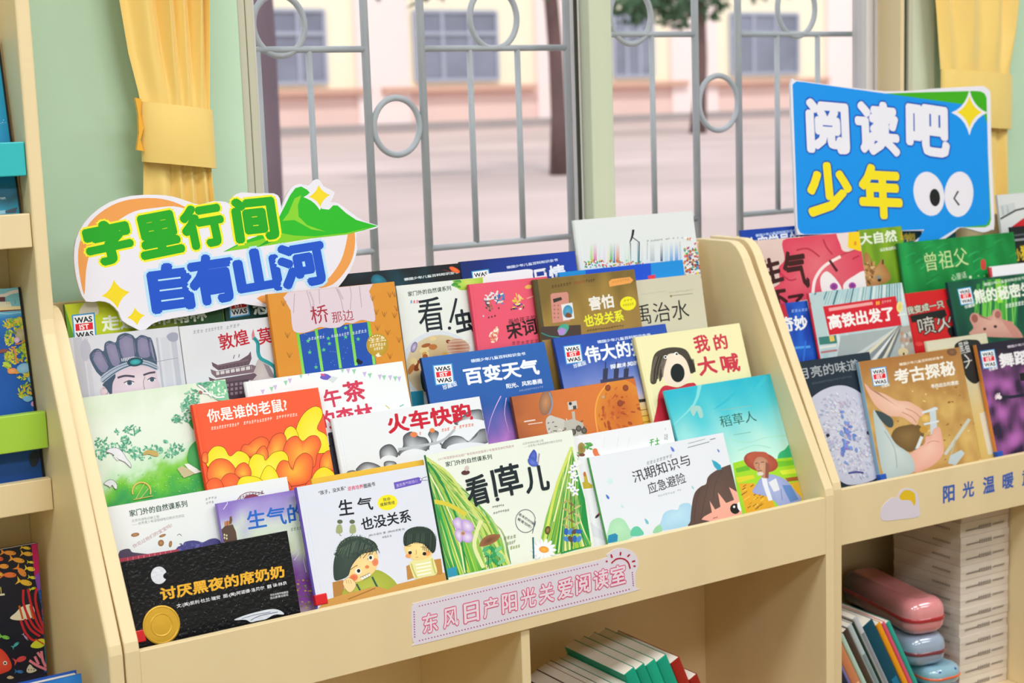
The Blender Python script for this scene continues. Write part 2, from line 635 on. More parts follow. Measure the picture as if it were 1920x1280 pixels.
# right jamb: beige reveal board, dark gap, beige board, pale green casing
xj = on_y(1687, 100, YW - .002).x
wpart('reveal_board', 'wood', MB().box(GX1 - .012, GX1, YW - .012, YW + .09, GZ0, GZ1), 'tan reveal board')
wpart('reveal_board', 'sash', MB().box(GX1 - .006, GX1, YW + .09, YW + .15, GZ0, GZ1), 'white outer reveal')
wpart('gasket', 'gasket', MB().box(GX1, GX1 + .014, YW - .006, YW, GZ0, GZ1), 'dark gap strip')
x2, x3 = on_y(1708, 100, YW - .008).x, on_y(1752, 100, YW - .008).x
wpart('casing', 'frame', MB().box(GX1 + .014, x2, YW - .014, YW, GZ0, GZ1), 'beige casing strip', .002)
wpart('casing', 'frame2', MB().box(x2, x3, YW - .010, YW, GZ0, GZ1), 'pale green casing board', .002)
wpart('sill', 'white', MB().box(GX0, GX1, YW - .02, YW + .15, GZ0 - .03, GZ0))

# security grille outside the glass
YG = YW + .17
def gx(x, y):
    p = on_y(x, y, YG)
    return p
gr = empty('security_grille', Matrix.Translation((1.25, YG, GZ0)))
tag(gr, 'pale grey metal security grille with rings outside the window', 'grille')
def gpart(name, pts, r, closed=False):
    o = MB().tube(pts, r, 10, closed=closed).build(name, 'grille', smooth=True)
    o.parent = gr
    o.matrix_parent_inverse = gr.matrix_world.inverted()
    return o
def vbar(x, y, z0, z1, r=.0075):
    X = gx(x, y).x
    gpart('bar', [(X, YG, z0), (X, YG, z1)], r)
zt_ = gx(700, 92).z
zb_ = gx(940, 454).z
zr_ = gx(1480, 64).z
zrb = gx(1420, 400).z
for x in (690, 794, 1066): vbar(x, 200, GZ0, GZ1, .0085)
for x in (488, 584, 884, 973): vbar(x, 200, zb_ if x > 700 else GZ0 + .1, zt_, .0065)
for x in (1305, 1385, 1608): vbar(x, 200, GZ0, GZ1, .0085)
for x in (1223, 1457, 1533): vbar(x, 150, zrb, zr_, .0065)
def hbar(xa, xb, z, r=.0065):
    gpart('rail', [(gx(xa, 200).x, YG - .001, z), (gx(xb, 200).x, YG - .001, z)], r)
hbar(462, 690, zt_); hbar(794, 1066, zt_); hbar(794, 1066, zb_); hbar(620, 690, zb_ + .005)
hbar(1150, 1305, zr_); hbar(1385, 1608, zr_); hbar(1385, 1608, zrb); hbar(1150, 1305, zrb)
def ring(cx, cy, rpx):
    c = gx(cx, cy)
    R = (gx(cx + rpx, cy) - gx(cx - rpx, cy)).length / 2
    gpart('ring', [(c.x + R * cos(2 * pi * k / 40), YG, c.z + R * 1.08 * sin(2 * pi * k / 40)) for k in range(40)], .0065, True)
ring(744, 237, 43); ring(523, 47, 48); ring(925, 34, 44)
ring(1347, 193, 36); ring(1182, 30, 38); ring(1493, 16, 35)

# ================================================================ OUTSIDE
def gz(Y):
    return 0.78 + (Y - .8) * 0.0155
def ground_hit(x, y):
    lo, hi = 1.0, 60.0
    for _ in range(50):
        m_ = (lo + hi) / 2
        if on_y(x, y, m_).z > gz(m_): lo = m_
        else: hi = m_
    return on_y(x, y, lo)
M['paving'] = mat('school_yard_paving', 'bfaaa6', rough=0.85, vary=((.3, .7, 1), 0.22))  # broad noise mottling puts soft dappled shadows and warm patches into the colour
M['facade'] = mat('cream_render', 'f6ecd2', rough=0.8, vary=((.6, .6, .6), 0.03))
M['pilaster'] = mat('pink_white_render', 'f4e2de', rough=0.8, vary=((.8, .8, .3), 0.03))
M['dado'] = mat('pink_render', 'ecccc2', rough=0.8, vary=((.8, .8, .8), 0.05))
M['ledge'] = mat('terracotta_ledge', 'cfa692', rough=0.8, vary=((1, 1, 1), 0.05))
M['kerb'] = mat('grey_kerb', 'a39a98', rough=0.85, vary=((2, 2, 2), 0.06))
M['winfar'] = mat('far_window_glass', '7f8496', rough=0.25, vary=((1.2, 1, 1.5), 0.25))
M['winbar'] = mat('far_window_frame', 'a9b0c0', rough=0.5, vary=((1, 1, 1), 0.04))
M['bark'] = mat('tree_bark', '6a5050', rough=0.9, bump=(9, 0.7, 0.02), vary=((5, 5, 2), 0.18))
M['post'] = mat('purple_brown_post_paint', '6e5a68', rough=0.7, vary=((5, 5, 2), 0.1))
M['leaf'] = mat('tree_leaves', '45684a', rough=0.7, vary=((4, 4, 4), 0.3))
g = MB()
g.add([(-30, .72, gz(.72)), (60, .72, gz(.72)), (60, 40, gz(40)), (-30, 40, gz(40))], [(0, 1, 2, 3)])
tag(g.build('ground', 'paving'), kind='structure')

YB = 22.0
bl = empty('school_building', Matrix.Translation((15, YB, gz(YB))))
tag(bl, 'long pink and cream school building across the yard, seen through the window', 'building')
def bpart(name, m, mb, label=None):
    o = mb.build(name, m)
    o.parent = bl
    o.matrix_parent_inverse = bl.matrix_world.inverted()
    if label: o['label'] = label
    return o
def bp_(x, y, Y=YB):
    return on_y(x, y, Y)
zb0 = gz(YB)
zs = bp_(700, 168).z
wz0, wz1 = bp_(855, 150).z, bp_(855, 22).z
bpart('wall', 'facade', MB().box(0, 34, YB, YB + 6, zb0, zb0 + 7), 'cream wall')
bpart('dado', 'dado', MB().box(0, 34, YB - .05, YB, zb0, zs), 'pink lower wall')
bpart('plinth', 'kerb', MB().box(0, 34, YB - .30, YB - .05, zb0 - .1, zb0 + .14), 'grey base step')
def win_far(x0, x1):
    a, b = bp_(x0, 90).x, bp_(x1, 90).x
    o = bpart('window', 'winfar', MB().box(a, b, YB - .03, YB + .02, wz0, wz1))
    mm = MB()
    for t in (0, .33, .66, 1.0):
        X = a + (b - a) * t
        mm.box(X - .03, X + .03, YB - .06, YB - .03, wz0, wz1)
    for z in (wz0, wz0 + (wz1 - wz0) * .68, wz1):
        mm.box(a, b, YB - .065, YB - .03, z - .03, z + .03)
    fr = mm.build('window_frame', 'winbar')
    fr.parent = o
    s_ = bpart('window_ledge', 'ledge', MB().box(a - .75, b + .75, YB - .22, YB, zs - .07, zs + .03))
    return o
wx = [(458, 608), (776, 930), (1148, 1222), (1368, 1494), (1640, 1760)]
for a, b in wx:
    win_far(a, b)
for a, b in ((662, 760), (1000, 1098), (1252, 1338), (1545, 1615)):
    p0, p1 = bp_(a, 90).x, bp_(b, 90).x
    bpart('pilaster', 'pilaster', MB().box(p0, p1, YB - .12, YB + .01, zb0, zb0 + 7))
bpart('eave', 'ledge', MB().box(0, 34, YB - .9, YB + .1, zb0 + 6.9, zb0 + 7.2), 'roof edge')

def tree(name, x, y, r0, lean, label, crown, h=3.2, m='bark', cat='tree', Y=None):
    p = ground_hit(x, y) if Y is None else on_y(x, y, Y)
    z0 = gz(p.y)
    t = empty(name, Matrix.Translation((p.x, p.y, z0)))
    tag(t, label, cat)
    pts = [(lean * k / 8 + .05 * sin(k * 1.3) * r0 * 6, .03 * cos(k), h * k / 8) for k in range(9)]
    MB().tube(pts, [r0 * (1.25 if k == 0 else 1 - .05 * k) for k in range(9)], 12).build('trunk', m, t, smooth=True)
    for (dx, dy, dz) in ((.5, .1, .9), (-.45, .2, .8)):
        if crown:
            a = pts[6]
            MB().tube([a, (a[0] + dx * .6, a[1] + dy, a[2] + dz * .5), (a[0] + dx * 1.5, a[1] + dy, a[2] + dz * 1.2)], [r0 * .5, r0 * .35, r0 * .15], 8).build('branch', m, t, smooth=True)
    if crown:
        lf = MB()
        rnd = random.Random(len(label))
        for (qx, qy, R, n) in crown:
            c_ = on_y(qx, qy, p.y) - Vector((p.x, p.y, z0))
            cx, cy, cz = c_.x, c_.y, c_.z
            for i in range(n):
                d = Vector((rnd.gauss(0, 1), rnd.gauss(0, 1), rnd.gauss(0, 1)))
                d.normalize()
                q = Vector((cx, cy, cz)) + d * R * rnd.uniform(.4, 1)
                a = Vector((rnd.uniform(-1, 1), rnd.uniform(-1, 1), rnd.uniform(-1, 1))).normalized() * .09
                b = a.cross(d).normalized() * .045
                lf.add([q - a, q + b, q + a, q - b], [(0, 1, 2, 3)])
        lf.build('foliage', 'leaf', t, fix=False)
    return t
tree('yard_tree', 1053, 328, .062, -.16, 'slim dark-barked tree in the yard left of the window mullion',
     [(790, -88, .36, 260), (730, -110, .4, 200), (850, -105, .4, 220), (1030, -160, .7, 300)], h=3.6)
tree('yard_tree', 1311, 250, .10, .1, 'thin leafy tree close to the building, right of the window mullion',
     [(1190, -2, .40, 260), (1262, 0, .46, 300), (1325, -22, .5, 260), (1440, -75, .6, 220), (1380, -100, .9, 260), (1240, -110, 1.0, 260)], h=4.2)
pq = on_y(507, 200, 3.2)
tree('yard_post', 508, 372, .045, 0, 'dark purple-brown post outside the left edge of the window', None, h=3.4, m='post', cat='post', Y=3.2)

# ================================================================ CURTAINS
def curtain(label, left, right, band, Y, nf, seed):
    """left/right: photo outlines [(x,y)...] top to bottom; band: (y_top, y_bottom) of the tieback in the photo"""
    L = [on_y(x, y, Y) for x, y in left]
    R = [on_y(x, y, Y) for x, y in right]
    def at(lst, z):
        if z >= lst[0].z:
            return lst[0].x + (lst[0].x - lst[1].x) / (lst[0].z - lst[1].z) * (z - lst[0].z) * .6
        for a, b in zip(lst, lst[1:]):
            if z >= b.z:
                return a.x + (b.x - a.x) * (a.z - z) / (a.z - b.z)
        return lst[-1].x
    cx = (left[2][0] + right[2][0]) / 2
    zt, zb = on_y(cx, band[0], Y).z, on_y(cx, band[1], Y).z
    zm = (zt + zb) / 2
    root = empty('curtain', Matrix.Translation(((at(L, zm) + at(R, zm)) / 2, Y, .5)))
    tag(root, label, 'curtain')
    rn = random.Random(seed)
    wts = nf
    tot = sum(wts)
    def fold(s):
        acc = 0
        for i, wt in enumerate(wts):
            if s * tot <= acc + wt + 1e-6:
                return (i + (s * tot - acc) / wt)
            acc += wt
        return len(wts)
    def P(s, t):
        z = 2.5 - t * 2.0
        xl, xr = at(L, z), at(R, z)
        d = abs(z - zm)
        k = min(1, max(0.0, (d - (zt - zb) * .45) / .26))
        amp = .0025 + .0135 * k ** .8
        u = fold(s) * 2 * pi
        y = amp * sin(u) + .006 * k * sin(u * .5 + 3 * z)
        x = xl + (xr - xl) * (s + .012 * k * sin(u * 2))
        return (x, Y + y, z)
    b = MB().grid(P, 96, 130)
    o = b.build('curtain_cloth', 'satin', smooth=True, fix=False)
    o.parent = root
    o.matrix_parent_inverse = root.matrix_world.inverted()
    xl, xr = at(L, zm), at(R, zm)
    c, hw = (xl + xr) / 2, (xr - xl) / 2 + .004
    dz = on_y(left[2][0], band[0], Y).z - zt
    def B(s, t):
        a = pi + s * 2 * pi
        tl = (1 - cos(a - pi)) / 2
        z = zt + (zb - zt) * t - .018 * (cos(a) * .5 + .5) + .004 * sin(t * pi) * 0
        bul = .022 + .004 * sin(t * pi)
        return (c + hw * cos(a), Y - .004 + bul * sin(a) * 1.0, z)
    b2 = MB().grid(B, 48, 8)
    o2 = b2.build('tieback', 'satin', smooth=True, fix=False)
    o2.parent = root
    o2.matrix_parent_inverse = root.matrix_world.inverted()
    return root, c, hw, zt, zb
cl, c, hw, zt2, zb2 = curtain('yellow satin curtain tied back on the green wall left of the window',
        [(222, 0), (240, 100), (262, 183), (266, 260), (269, 300), (268, 375)], [(393, 0), (394, 100), (394, 190), (395, 260), (396, 305), (402, 375)], (188, 300), .412, [2.3, 1.1, 1.0, 1.1, .5], 3)
q = [on_y(x, y, .400) for x, y in ((252, 183), (264, 186), (262, 215), (268, 240), (262, 262), (268, 283), (255, 281), (259, 250), (258, 215))]
o = MB().prism([(p.x, p.z) for p in q], 'y', .396, .404).build('tieback_end', 'strap', smooth=False)
o.parent = cl
o.matrix_parent_inverse = cl.matrix_world.inverted()
curtain('yellow satin curtain hanging at the right edge, behind the blue sign',
        [(1752, 0), (1757, 60), (1763, 128), (1764, 170), (1766, 250), (1768, 375)], [(1908, 0), (1904, 60), (1894, 128), (1892, 170), (1889, 250), (1888, 375)], (128, 232), .412, [.9, 1.4, 1.6, .8], 8)

# ================================================================ SHELF UNITS
MR = Matrix.Translation((1.447, 0.024, 0)) @ Matrix.Rotation(radians(-2.8), 4, 'Z')
TIERS = {1: (.035, .60, .54), 2: (.125, .72, .66), 3: (.205, .845, .785)}
ZB = 0.655
LIPZ = 0.506
PROF = [(.372, 0), (-.013, 0), (-.013, .622), (-.010, .636), (.198, 1.026), (.212, 1.052), (.222, 1.072), (.232, 1.086), (.243, 1.097), (.256, 1.104), (.270, 1.106), (.372, 1.106)]
def shelf_unit(fr, width, label, dividers, group):
    root = empty('display_bookshelf', fr @ Matrix.Translation((width / 2, .18, 0)))
    tag(root, label, 'bookshelf', group)
    inv = Matrix.Translation((-width / 2, -.18, 0))
    def part(name, mb, m='wood', bevel=.0015, label=None):
        o = mb.build(name, m, bevel=bevel)
        o.parent = root
        o.location = (-width / 2, -.18, 0)
        if label: o['label'] = label
        return o
    part('side_panel', MB().prism(PROF, 'x', -.0222, 0), bevel=.0035)
    part('side_panel', MB().prism(PROF, 'x', width, width + .0222), bevel=.0035)
    lip = part('front_lip', MB().box(0, width, -.012, 0.001, LIPZ, .62), bevel=.001)
    part('back_panel', MB().box(0, width, .356, .370, .06, 1.10))
    part('shelf_board', MB().box(0, width, .0012, .356, LIPZ, TIERS[1][2] - .0005))
    for k in (2, 3):
        Y0, z0, zb = TIERS[k]
        yf = Y0 - (.022 if k == 2 else .018)
        part('tier_step', MB().box(0, width, yf, .356, zb - .012, zb - .0005).box(0, width, yf, yf + .01, TIERS[k - 1][2], zb - .012))
    part('bottom_board', MB().box(0, width, -.005, .356, .06, .08))
    part('plinth', MB().box(0, width, .02, .04, 0, .06))
    for a, b in dividers:
        part('divider', MB().box(a, b, -.006, .356, .08, LIPZ))
    return root, lip
d0, d1 = on_y(976.7, 1181.4, -.006).x, on_y(993.1, 1176.2, -.006).x
GRP = 'cream display bookshelves along the window wall'
shelf_m, lip_m = shelf_unit(I4, 1.38, 'cream display bookshelf in the centre with the pink lettered sticker on its front lip', [(d0, d1)], GRP)
shelf_r, lip_r = shelf_unit(MR, 1.38, 'cream display bookshelf at the right with blue letters and a cloud sticker on its lip', [(.56, .578)], GRP)

# left, taller unit
root = empty('display_bookshelf', Matrix.Translation((-.6, .18, 0)))
tag(root, 'tall cream bookshelf at the left edge with teal and lime green rails', 'bookshelf')
shelf_l = root
def lpart(name, mb, m='wood', bevel=.0015, label=None):
    o = mb.build(name, m, bevel=bevel)
    o.parent = root
    o.location = (.6, -.18, 0)
    if label: o['label'] = label
    return o
XL, XE = -.0465, -1.20
PL = [(.372, 0), (-.013, 0), (-.013, .622), (-.010, .636), (.185, 1.050), (.194, 1.072), (.199, 1.095), (.2, 1.12), (.2, 1.9), (.372, 1.9)]
lpart('side_panel', MB().prism(PL, 'x', XL, -.0245), bevel=.0035)
lpart('side_panel', MB().prism(PL, 'x', XE - .022, XE), bevel=.0035)
lpart('back_panel', MB().box(XE, XL, .352, .37, .06, 1.9))
lpart('top_board', MB().box(XE, XL, .2, .352, 1.88, 1.9))
def ledge(z0, z1):
    lpart('shelf_ledge', MB().box(XE, XL - .001, .205, .222, z0, z1).box(XE, XL - .001, .222, .352, z0, z0 + .016))
ledge(1.205, 1.256)
ledge(.798, .848)
lpart('rail', MB().box(XE, XL - .0012, .205, .220, 1.3125, 1.363), 'teal', label='teal rail')
lpart('rail', MB().box(XE, XL - .0012, .205, .220, .896, .953), 'lime', label='lime green rail')
lpart('shelf_board', MB().box(XE, XL, -.005, .352, .44, .456))
lpart('bottom_board', MB().box(XE, XL, -.005, .352, .06, .08))
lpart('plinth', MB().box(XE, XL, .02, .04, 0, .06))

# ---- stickers on the lips (parts of the shelves)
def sticker(name, fr, shelf, outline, zm, label, fn, base, thick=.0006):
    """outline in picture units on the lip face (local y = -.012)"""
    mb = MB()
    a = Art(mb, fr @ Matrix.Translation((0, -.012 - thick, 0))).zm(*zm)
    q = [a.uv(p) for p in outline]
    mb.prism([(x, z) for x, z in q], 'y', 0, thick, lin(base))
    fn(a)
    o = mb.build(name, 'print', fix=False)
    o.parent = shelf
    o.matrix_world = fr @ Matrix.Translation((0, -.012 - thick, 0))
    o['label'] = label
    return o
def f_pink(a):
    P0, P1, P2, P3 = (115, 420), (1235, 150), (1430, 305), (125, 615)
    def dotted(p, q, n):
        for i in range(n):
            t = (i + .5) / n
            a.ell(p[0] + (q[0] - p[0]) * t, p[1] + (q[1] - p[1]) * t, 4.2, 4.2, 'b2558f', n=8)
    dotted((140, 405), (1225, 150), 62)
    dotted((140, 612), (1415, 300), 70)
    dotted((116, 430), (120, 595), 11)
    dotted((1425, 195), (1432, 285), 7)
    chars = '东风日产阳光关爱阅读室'
    xs = [165, 288, 412, 528, 640, 752, 862, 974, 1082, 1188, 1290]
    for ch, x in zip(chars, xs):
        yb = 572 - (x - 165) * .2545
        a.text(ch, (x + 6, yb), (x + 96, yb - 23), 118, 'f0e0ec', .022, out='e0507f', ow=.042, res=3)
    a.line([(1300, 145), (1330, 120), (1370, 118), (1400, 140), (1412, 178)], 8, 'b81a3e', smooth=5)
    for p, q in (((1268, 130), (1275, 138)), ((1297, 92), (1304, 112)), ((1355, 78), (1353, 98)), ((1410, 92), (1396, 106)), ((1442, 130), (1424, 136)), ((1445, 163), (1432, 162))):
        a.line([p, q], 9, 'b81a3e')
sticker('sticker', I4, shelf_m, smooth_pts([(100, 440), (112, 395), (160, 375), (700, 250), (1230, 125), (1270, 95), (1330, 58), (1400, 62), (1450, 100), (1462, 160), (1445, 210), (1446, 290), (1420, 318), (800, 470), (160, 630), (120, 625), (105, 590)], 3),
        (740, 1010, 3.2), 'pale lilac sticker with pink outlined characters and a red sun', f_pink, 'e6deec')
def f_cloud(a):
    a.blob([(640, 235), (628, 215), (650, 185), (680, 178), (715, 195), (722, 235), (715, 268), (695, 240), (665, 235)], 'e9c12a', n=4)
sticker('sticker', MR, shelf_r, smooth_pts([(530, 350), (527, 285), (550, 250), (590, 220), (615, 222), (628, 190), (660, 168), (700, 172), (735, 205), (742, 262), (745, 300), (738, 330), (640, 345)], 3),
        (1480, 860, 3.0477), 'lilac cloud sticker with a yellow sun', f_cloud, 'dfd6e6')
def letters(fr, shelf, zm, items, col):
    for (ch, p, q, h) in items:
        mb = MB()
        a = Art(mb, fr @ Matrix.Translation((0, -.0122, 0))).zm(*zm)
        a.text(ch, p, q, h, col, .03)
        o = mb.build('lettering', 'print', fix=False)
        o.parent = shelf
        o.matrix_world = fr @ Matrix.Translation((0, -.0122, 0))
        o['label'] = 'blue character on the lip'
letters(MR, shelf_r, (1480, 860, 3.0477), [('阳', (878, 256), (945, 240), 98), ('光', (990, 228), (1056, 212), 92), ('温', (1106, 204), (1174, 188), 98), ('暖', (1218, 178), (1282, 163), 92), ('童', (1330, 155), (1395, 140), 95)], '3f62b8')

# ================================================================ CUT-OUT SIGNS
def sign(name, label, fr, outline, zm, fn, thick, back):
    root = empty(name, fr)
    tag(root, label, 'sign', 'cut-out lettered signs above the bookshelves')
    mb = MB()
    a = Art(mb, fr).zm(*zm)
    q = [a.uv(p) for p in outline]
    mb.prism(q, 'y', 0, thick, lin('e3e0ec'))
    fn(a)
    o = mb.build('sign_board', 'print', root, fix=False)
    # holding strut behind, down into the books
    x, z0, z1 = back
    MB().box(x - .012, x + .012, thick, thick + .0015, z0, z1).build('sign_strut', 'white', root)
    return root
def star(a, cx, cy, rx, ry, col, rot=0, k=.40):
    pts = []
    for i in range(4):
        for (r, d) in ((1, 0), (k, 45)):
            an = radians(90 * i + d + rot)
            pts.append((cx + rx * r * cos(an), cy + ry * r * sin(an)))
    a.poly(smooth_star(pts), col)
def smooth_star(pts):
    # concave curved sides between the four tips
    out = []
    n = len(pts)
    for i in range(0, n, 2):
        A, B, C_ = pts[i], pts[(i + 1) % n], pts[(i + 2) % n]
        for t in (0, .2, .4, .6, .8):
            out.append(tuple((1 - t) ** 2 * A[k] + 2 * t * (1 - t) * B[k] + t * t * C_[k] for k in (0, 1)))
    return out
SGL = Matrix.Translation((0.0, .2275, .80)) @ Matrix.Rotation(radians(-9), 4, 'X')
def f_left(a):
    # orange ring
    a.poly(smooth_pts([(180, 690), (150, 560), (145, 430), (175, 330), (240, 240), (340, 170), (450, 135), (590, 128), (700, 150), (790, 195), (700, 175), (590, 185), (470, 205), (360, 270), (270, 350), (215, 440), (190, 550)], 3), 'e69a4e')
    a.poly(smooth_pts([(1715, 235), (1745, 300), (1752, 390), (1735, 480), (1690, 560), (1620, 630), (1540, 648), (1610, 580), (1670, 490), (1700, 390), (1712, 310)], 3), 'e69a4e')
    a.poly(smooth_pts([(1240, 690), (1180, 710), (1242, 745)], 2), 'e69a4e')
    # mountains
    a.poly([(985, 440), (1100, 380), (1180, 350), (1310, 240), (1340, 180), (1375, 110), (1405, 70), (1440, 60), (1475, 80), (1500, 110), (1480, 135), (1530, 150), (1560, 190), (1600, 195), (1625, 170), (1650, 170), (1700, 215), (1760, 255), (1885, 290), (1800, 315), (1700, 340), (1500, 360), (1250, 400)], '22b41e')
    a.poly([(1000, 438), (1090, 395), (1190, 372), (1320, 330), (1400, 345), (1520, 350), (1700, 330), (1860, 292), (1700, 340), (1500, 362), (1250, 402)], '7cc81e')
    a.poly([(1330, 260), (1365, 215), (1400, 130), (1440, 110), (1420, 170), (1425, 235), (1475, 285), (1580, 322), (1500, 310), (1400, 255)], '82cc28')
    a.poly([(1180, 415), (1260, 360), (1330, 355), (1250, 390)], '18a01e')
    star(a, 1540, 115, 88, 84, 'e3e0ec', -5, .42)
    star(a, 1545, 115, 62, 64, 'ecd21e', -5)
    star(a, 362, 685, 82, 84, 'ecd21e', -8)
    star(a, 480, 815, 52, 52, 'ecd21e', -8)
    for ch, p, q_, h in (('字', (215, 540), (490, 480), 265), ('里', (515, 492), (770, 440), 265), ('行', (770, 440), (1020, 395), 265), ('间', (1062, 395), (1318, 365), 265)):
        a.text(ch, p, q_, h, '12a012', .062, out='ece61e', ow=.048, res=2)
    for ch, p, q_, h in (('自', (575, 805), (830, 770), 290), ('有', (812, 765), (1085, 720), 300), ('山', (1075, 705), (1340, 660), 270), ('河', (1330, 670), (1610, 620), 270)):
        a.text(ch, p, q_, h, '1450c8', .06, out='b4dcf8', ow=.055, res=2)
sign('cutout_sign', 'white oval cut-out sign with green and blue characters and green mountains', SGL,
     smooth_pts([(190, 728), (150, 650), (125, 540), (122, 420), (150, 320), (220, 225), (330, 150), (450, 115), (590, 108), (700, 120), (790, 150), (850, 165), (930, 145), (1000, 150), (1040, 165), (1045, 120), (1090, 95), (1180, 100), (1280, 100), (1315, 130), (1325, 190),
      (1345, 130), (1380, 70), (1430, 45), (1480, 55), (1510, 25), (1545, 20), (1570, 60), (1635, 95), (1610, 150), (1650, 155), (1720, 205), (1800, 260), (1890, 288), (1850, 310), (1760, 330), (1765, 420), (1740, 510), (1690, 600), (1600, 680), (1400, 690), (1250, 700), (1240, 760), (1100, 740), (1000, 765), (900, 790), (850, 800),
      (620, 840), (560, 870), (520, 900), (470, 880), (400, 840), (380, 790), (330, 740), (270, 725)], 2), (100, 330, 3.0968), f_left, .006, (.20, -.0145, .20))
SGR = MR @ Matrix.Translation((0.3, .2355, .86)) @ Matrix.Rotation(radians(-9.5), 4, 'X')
def f_right(a):
    a.poly([(830, 176), (1200, 164), (1500, 157), (1545, 160), (1575, 175), (1590, 205), (1600, 600), (1622, 1090), (1612, 1130), (1580, 1148), (1420, 1150), (1400, 700)], '3ca814')
    a.poly([(178, 110), (205, 88), (260, 92), (850, 175), (1420, 255), (1560, 300), (1595, 400), (1612, 1080), (1590, 1130), (1380, 1150), (1350, 1170), (1200, 1262), (1080, 1262), (1135, 1165), (270, 1200), (235, 1190), (215, 1150)], '0a8ee8')
    star(a, 1465, 315, 132, 165, 'e6e2ee', 0, .32)
    star(a, 1465, 312, 92, 118, 'ecd21e', 0, .36)
    for ch, p, q_, h in (('阅', (285, 605), (600, 625), 395), ('读', (640, 615), (965, 640), 395), ('吧', (1005, 610), (1325, 650), 375)):
        a.text(ch, p, q_, h, 'e6e4f0', .05, out='1450b8', ow=.032, res=2)
    for ch, p, q_, h in (('少', (295, 1075), (630, 1060), 395), ('年', (670, 1085), (985, 1095), 400)):
        a.text(ch, p, q_, h, 'f0dc1e', .05, out='1450a8', ow=.03, res=2)
    a.ell(1170, 905, 110, 162, 'e6e2ee', -12)
    a.ell(1388, 908, 105, 165, 'e6e2ee', 4)
    a.ell(1213, 932, 38, 64, '16161c', -4)
    a.line([(1383, 885), (1353, 938), (1390, 988)], 13, '16161c')
sign('cutout_sign', 'blue speech-bubble cut-out sign with white and yellow characters and cartoon eyes', SGR,
     smooth_pts([(165, 115), (200, 82), (260, 86), (850, 160), (1200, 140), (1530, 122), (1575, 128), (1608, 152), (1620, 200), (1625, 600), (1648, 1110), (1625, 1165), (1560, 1185), (1480, 1165), (1400, 1150), (1360, 1180), (1290, 1230), (1170, 1300), (1030, 1300), (1080, 1245), (1130, 1172), (700, 1188), (270, 1202), (228, 1195), (208, 1150), (185, 640)], 2),
     (1440, 130, 3.879), f_right, .006, (.20, -.05, .10))

# ================================================================ BOOKS ON THE DISPLAY TIERS
GM = 'picture books standing on the centre display bookshelf'
GRT = 'picture books standing on the right display bookshelf'
ZA, ZB_, ZC, ZD, ZE, ZF = (200, 870, 3.5548), (540, 850, 4.2656), (780, 790, 4.2676), (1080, 690, 3.8795), (340, 680, 3.2), (770, 600, 2.9538)
ZK, ZL, ZM, ZN, ZQ, ZR, ZS, ZT, ZW = (1340, 420, 4.572), (1640, 380, 4.268), (1480, 620, 4.266), (140, 700, 4.923), (100, 330, 3.0968), (100, 540, 3.5565), (490, 480, 4.683), (860, 380, 4.0), (1060, 380, 5.332)
SERIES = '德国少年儿童百科知识全书'

def book(fr, tier, layer, tilt, label, zm, tl=None, tr=None, x0=None, x1=None, th=.009, base='e6e6e6', spine=None, hard=True, m='print', art=None, group=None, lab=None, vt=None):
    Y0, z0, zb = TIERS[tier]
    t = radians(tilt)
    rot = Matrix.Rotation(-t, 4, 'X')
    zb2 = zb + th * sin(t) + .0006
    yb = Y0 + layer * .0115 + (zb2 - z0) * math.tan(t)
    plane = fr @ Matrix.Translation((0, yb, zb2)) @ rot
    a0 = Art(MB(), plane).zm(*zm)
    hs = []
    if tl:
        u, v = a0.uv(tl)
        x0 = u if x0 is None else x0
        hs.append(v)
    if tr:
        u, v = a0.uv(tr)
        x1 = u if x1 is None else x1
        hs.append(v)
    h = vt if vt else sum(hs) / len(hs)
    wd = x1 - x0
    root = empty('picture_book', plane @ Matrix.Translation((x0, 0, 0)))
    tag(root, label, 'book', group or (GM if fr is I4 else GRT))
    mb = MB()
    bt = .0021 if hard else .0007
    cb, cs = lin(base), lin(spine or base)
    if hard:
        pr = [(wd, 0), (.0115, 0), (.0098, .0008), (.0078, .0008), (.006, 0), (.0012, 0), (0, .0012), (-.0012, th * .3), (-.0012, th * .7), (0, th - .0012), (.0012, th), (wd, th), (wd, th - bt), (bt, th - bt), (bt, bt), (wd, bt)]
    else:
        pr = [(wd, 0), (.0006, 0), (0, .0006), (0, th - .0006), (.0006, th), (wd, th), (wd, th - bt), (bt, th - bt), (bt, bt), (wd, bt)]
    mb.prism(pr, 'z', 0, h, cb)
    n = len(pr)
    nt = len(mb.f) - n
    for i in range(n):
        p, q = pr[i], pr[(i + 1) % n]
        if max(p[0], q[0]) < .0013:
            mb.c[nt + i] = [cs] * 4
    a = Art(mb, root.matrix_world.copy(), rect=(0.0008, wd - .0004, .0004, h - .0004)).zm(*zm)
    a.w, a.h = wd, h
    if art:
        art(a)
    mb.build('cover', m, root, fix=False)
    inset = .0035 if hard else .0008
    MB().box(bt + .0004, wd - inset, bt + .0001, th - bt - .0001, inset, h - inset).build('pages', 'paper', root)
    if lab:
        col, zc, hh, ww = lab
        o = MB().box(-.0016, ww, -.0016, th + .0005, zc - hh / 2, zc + hh / 2).build('spine_label', col, root, bevel=.0012)
        o['label'] = {'redlabel': 'red spine label', 'bluelabel': 'blue spine label'}[col]
    return root

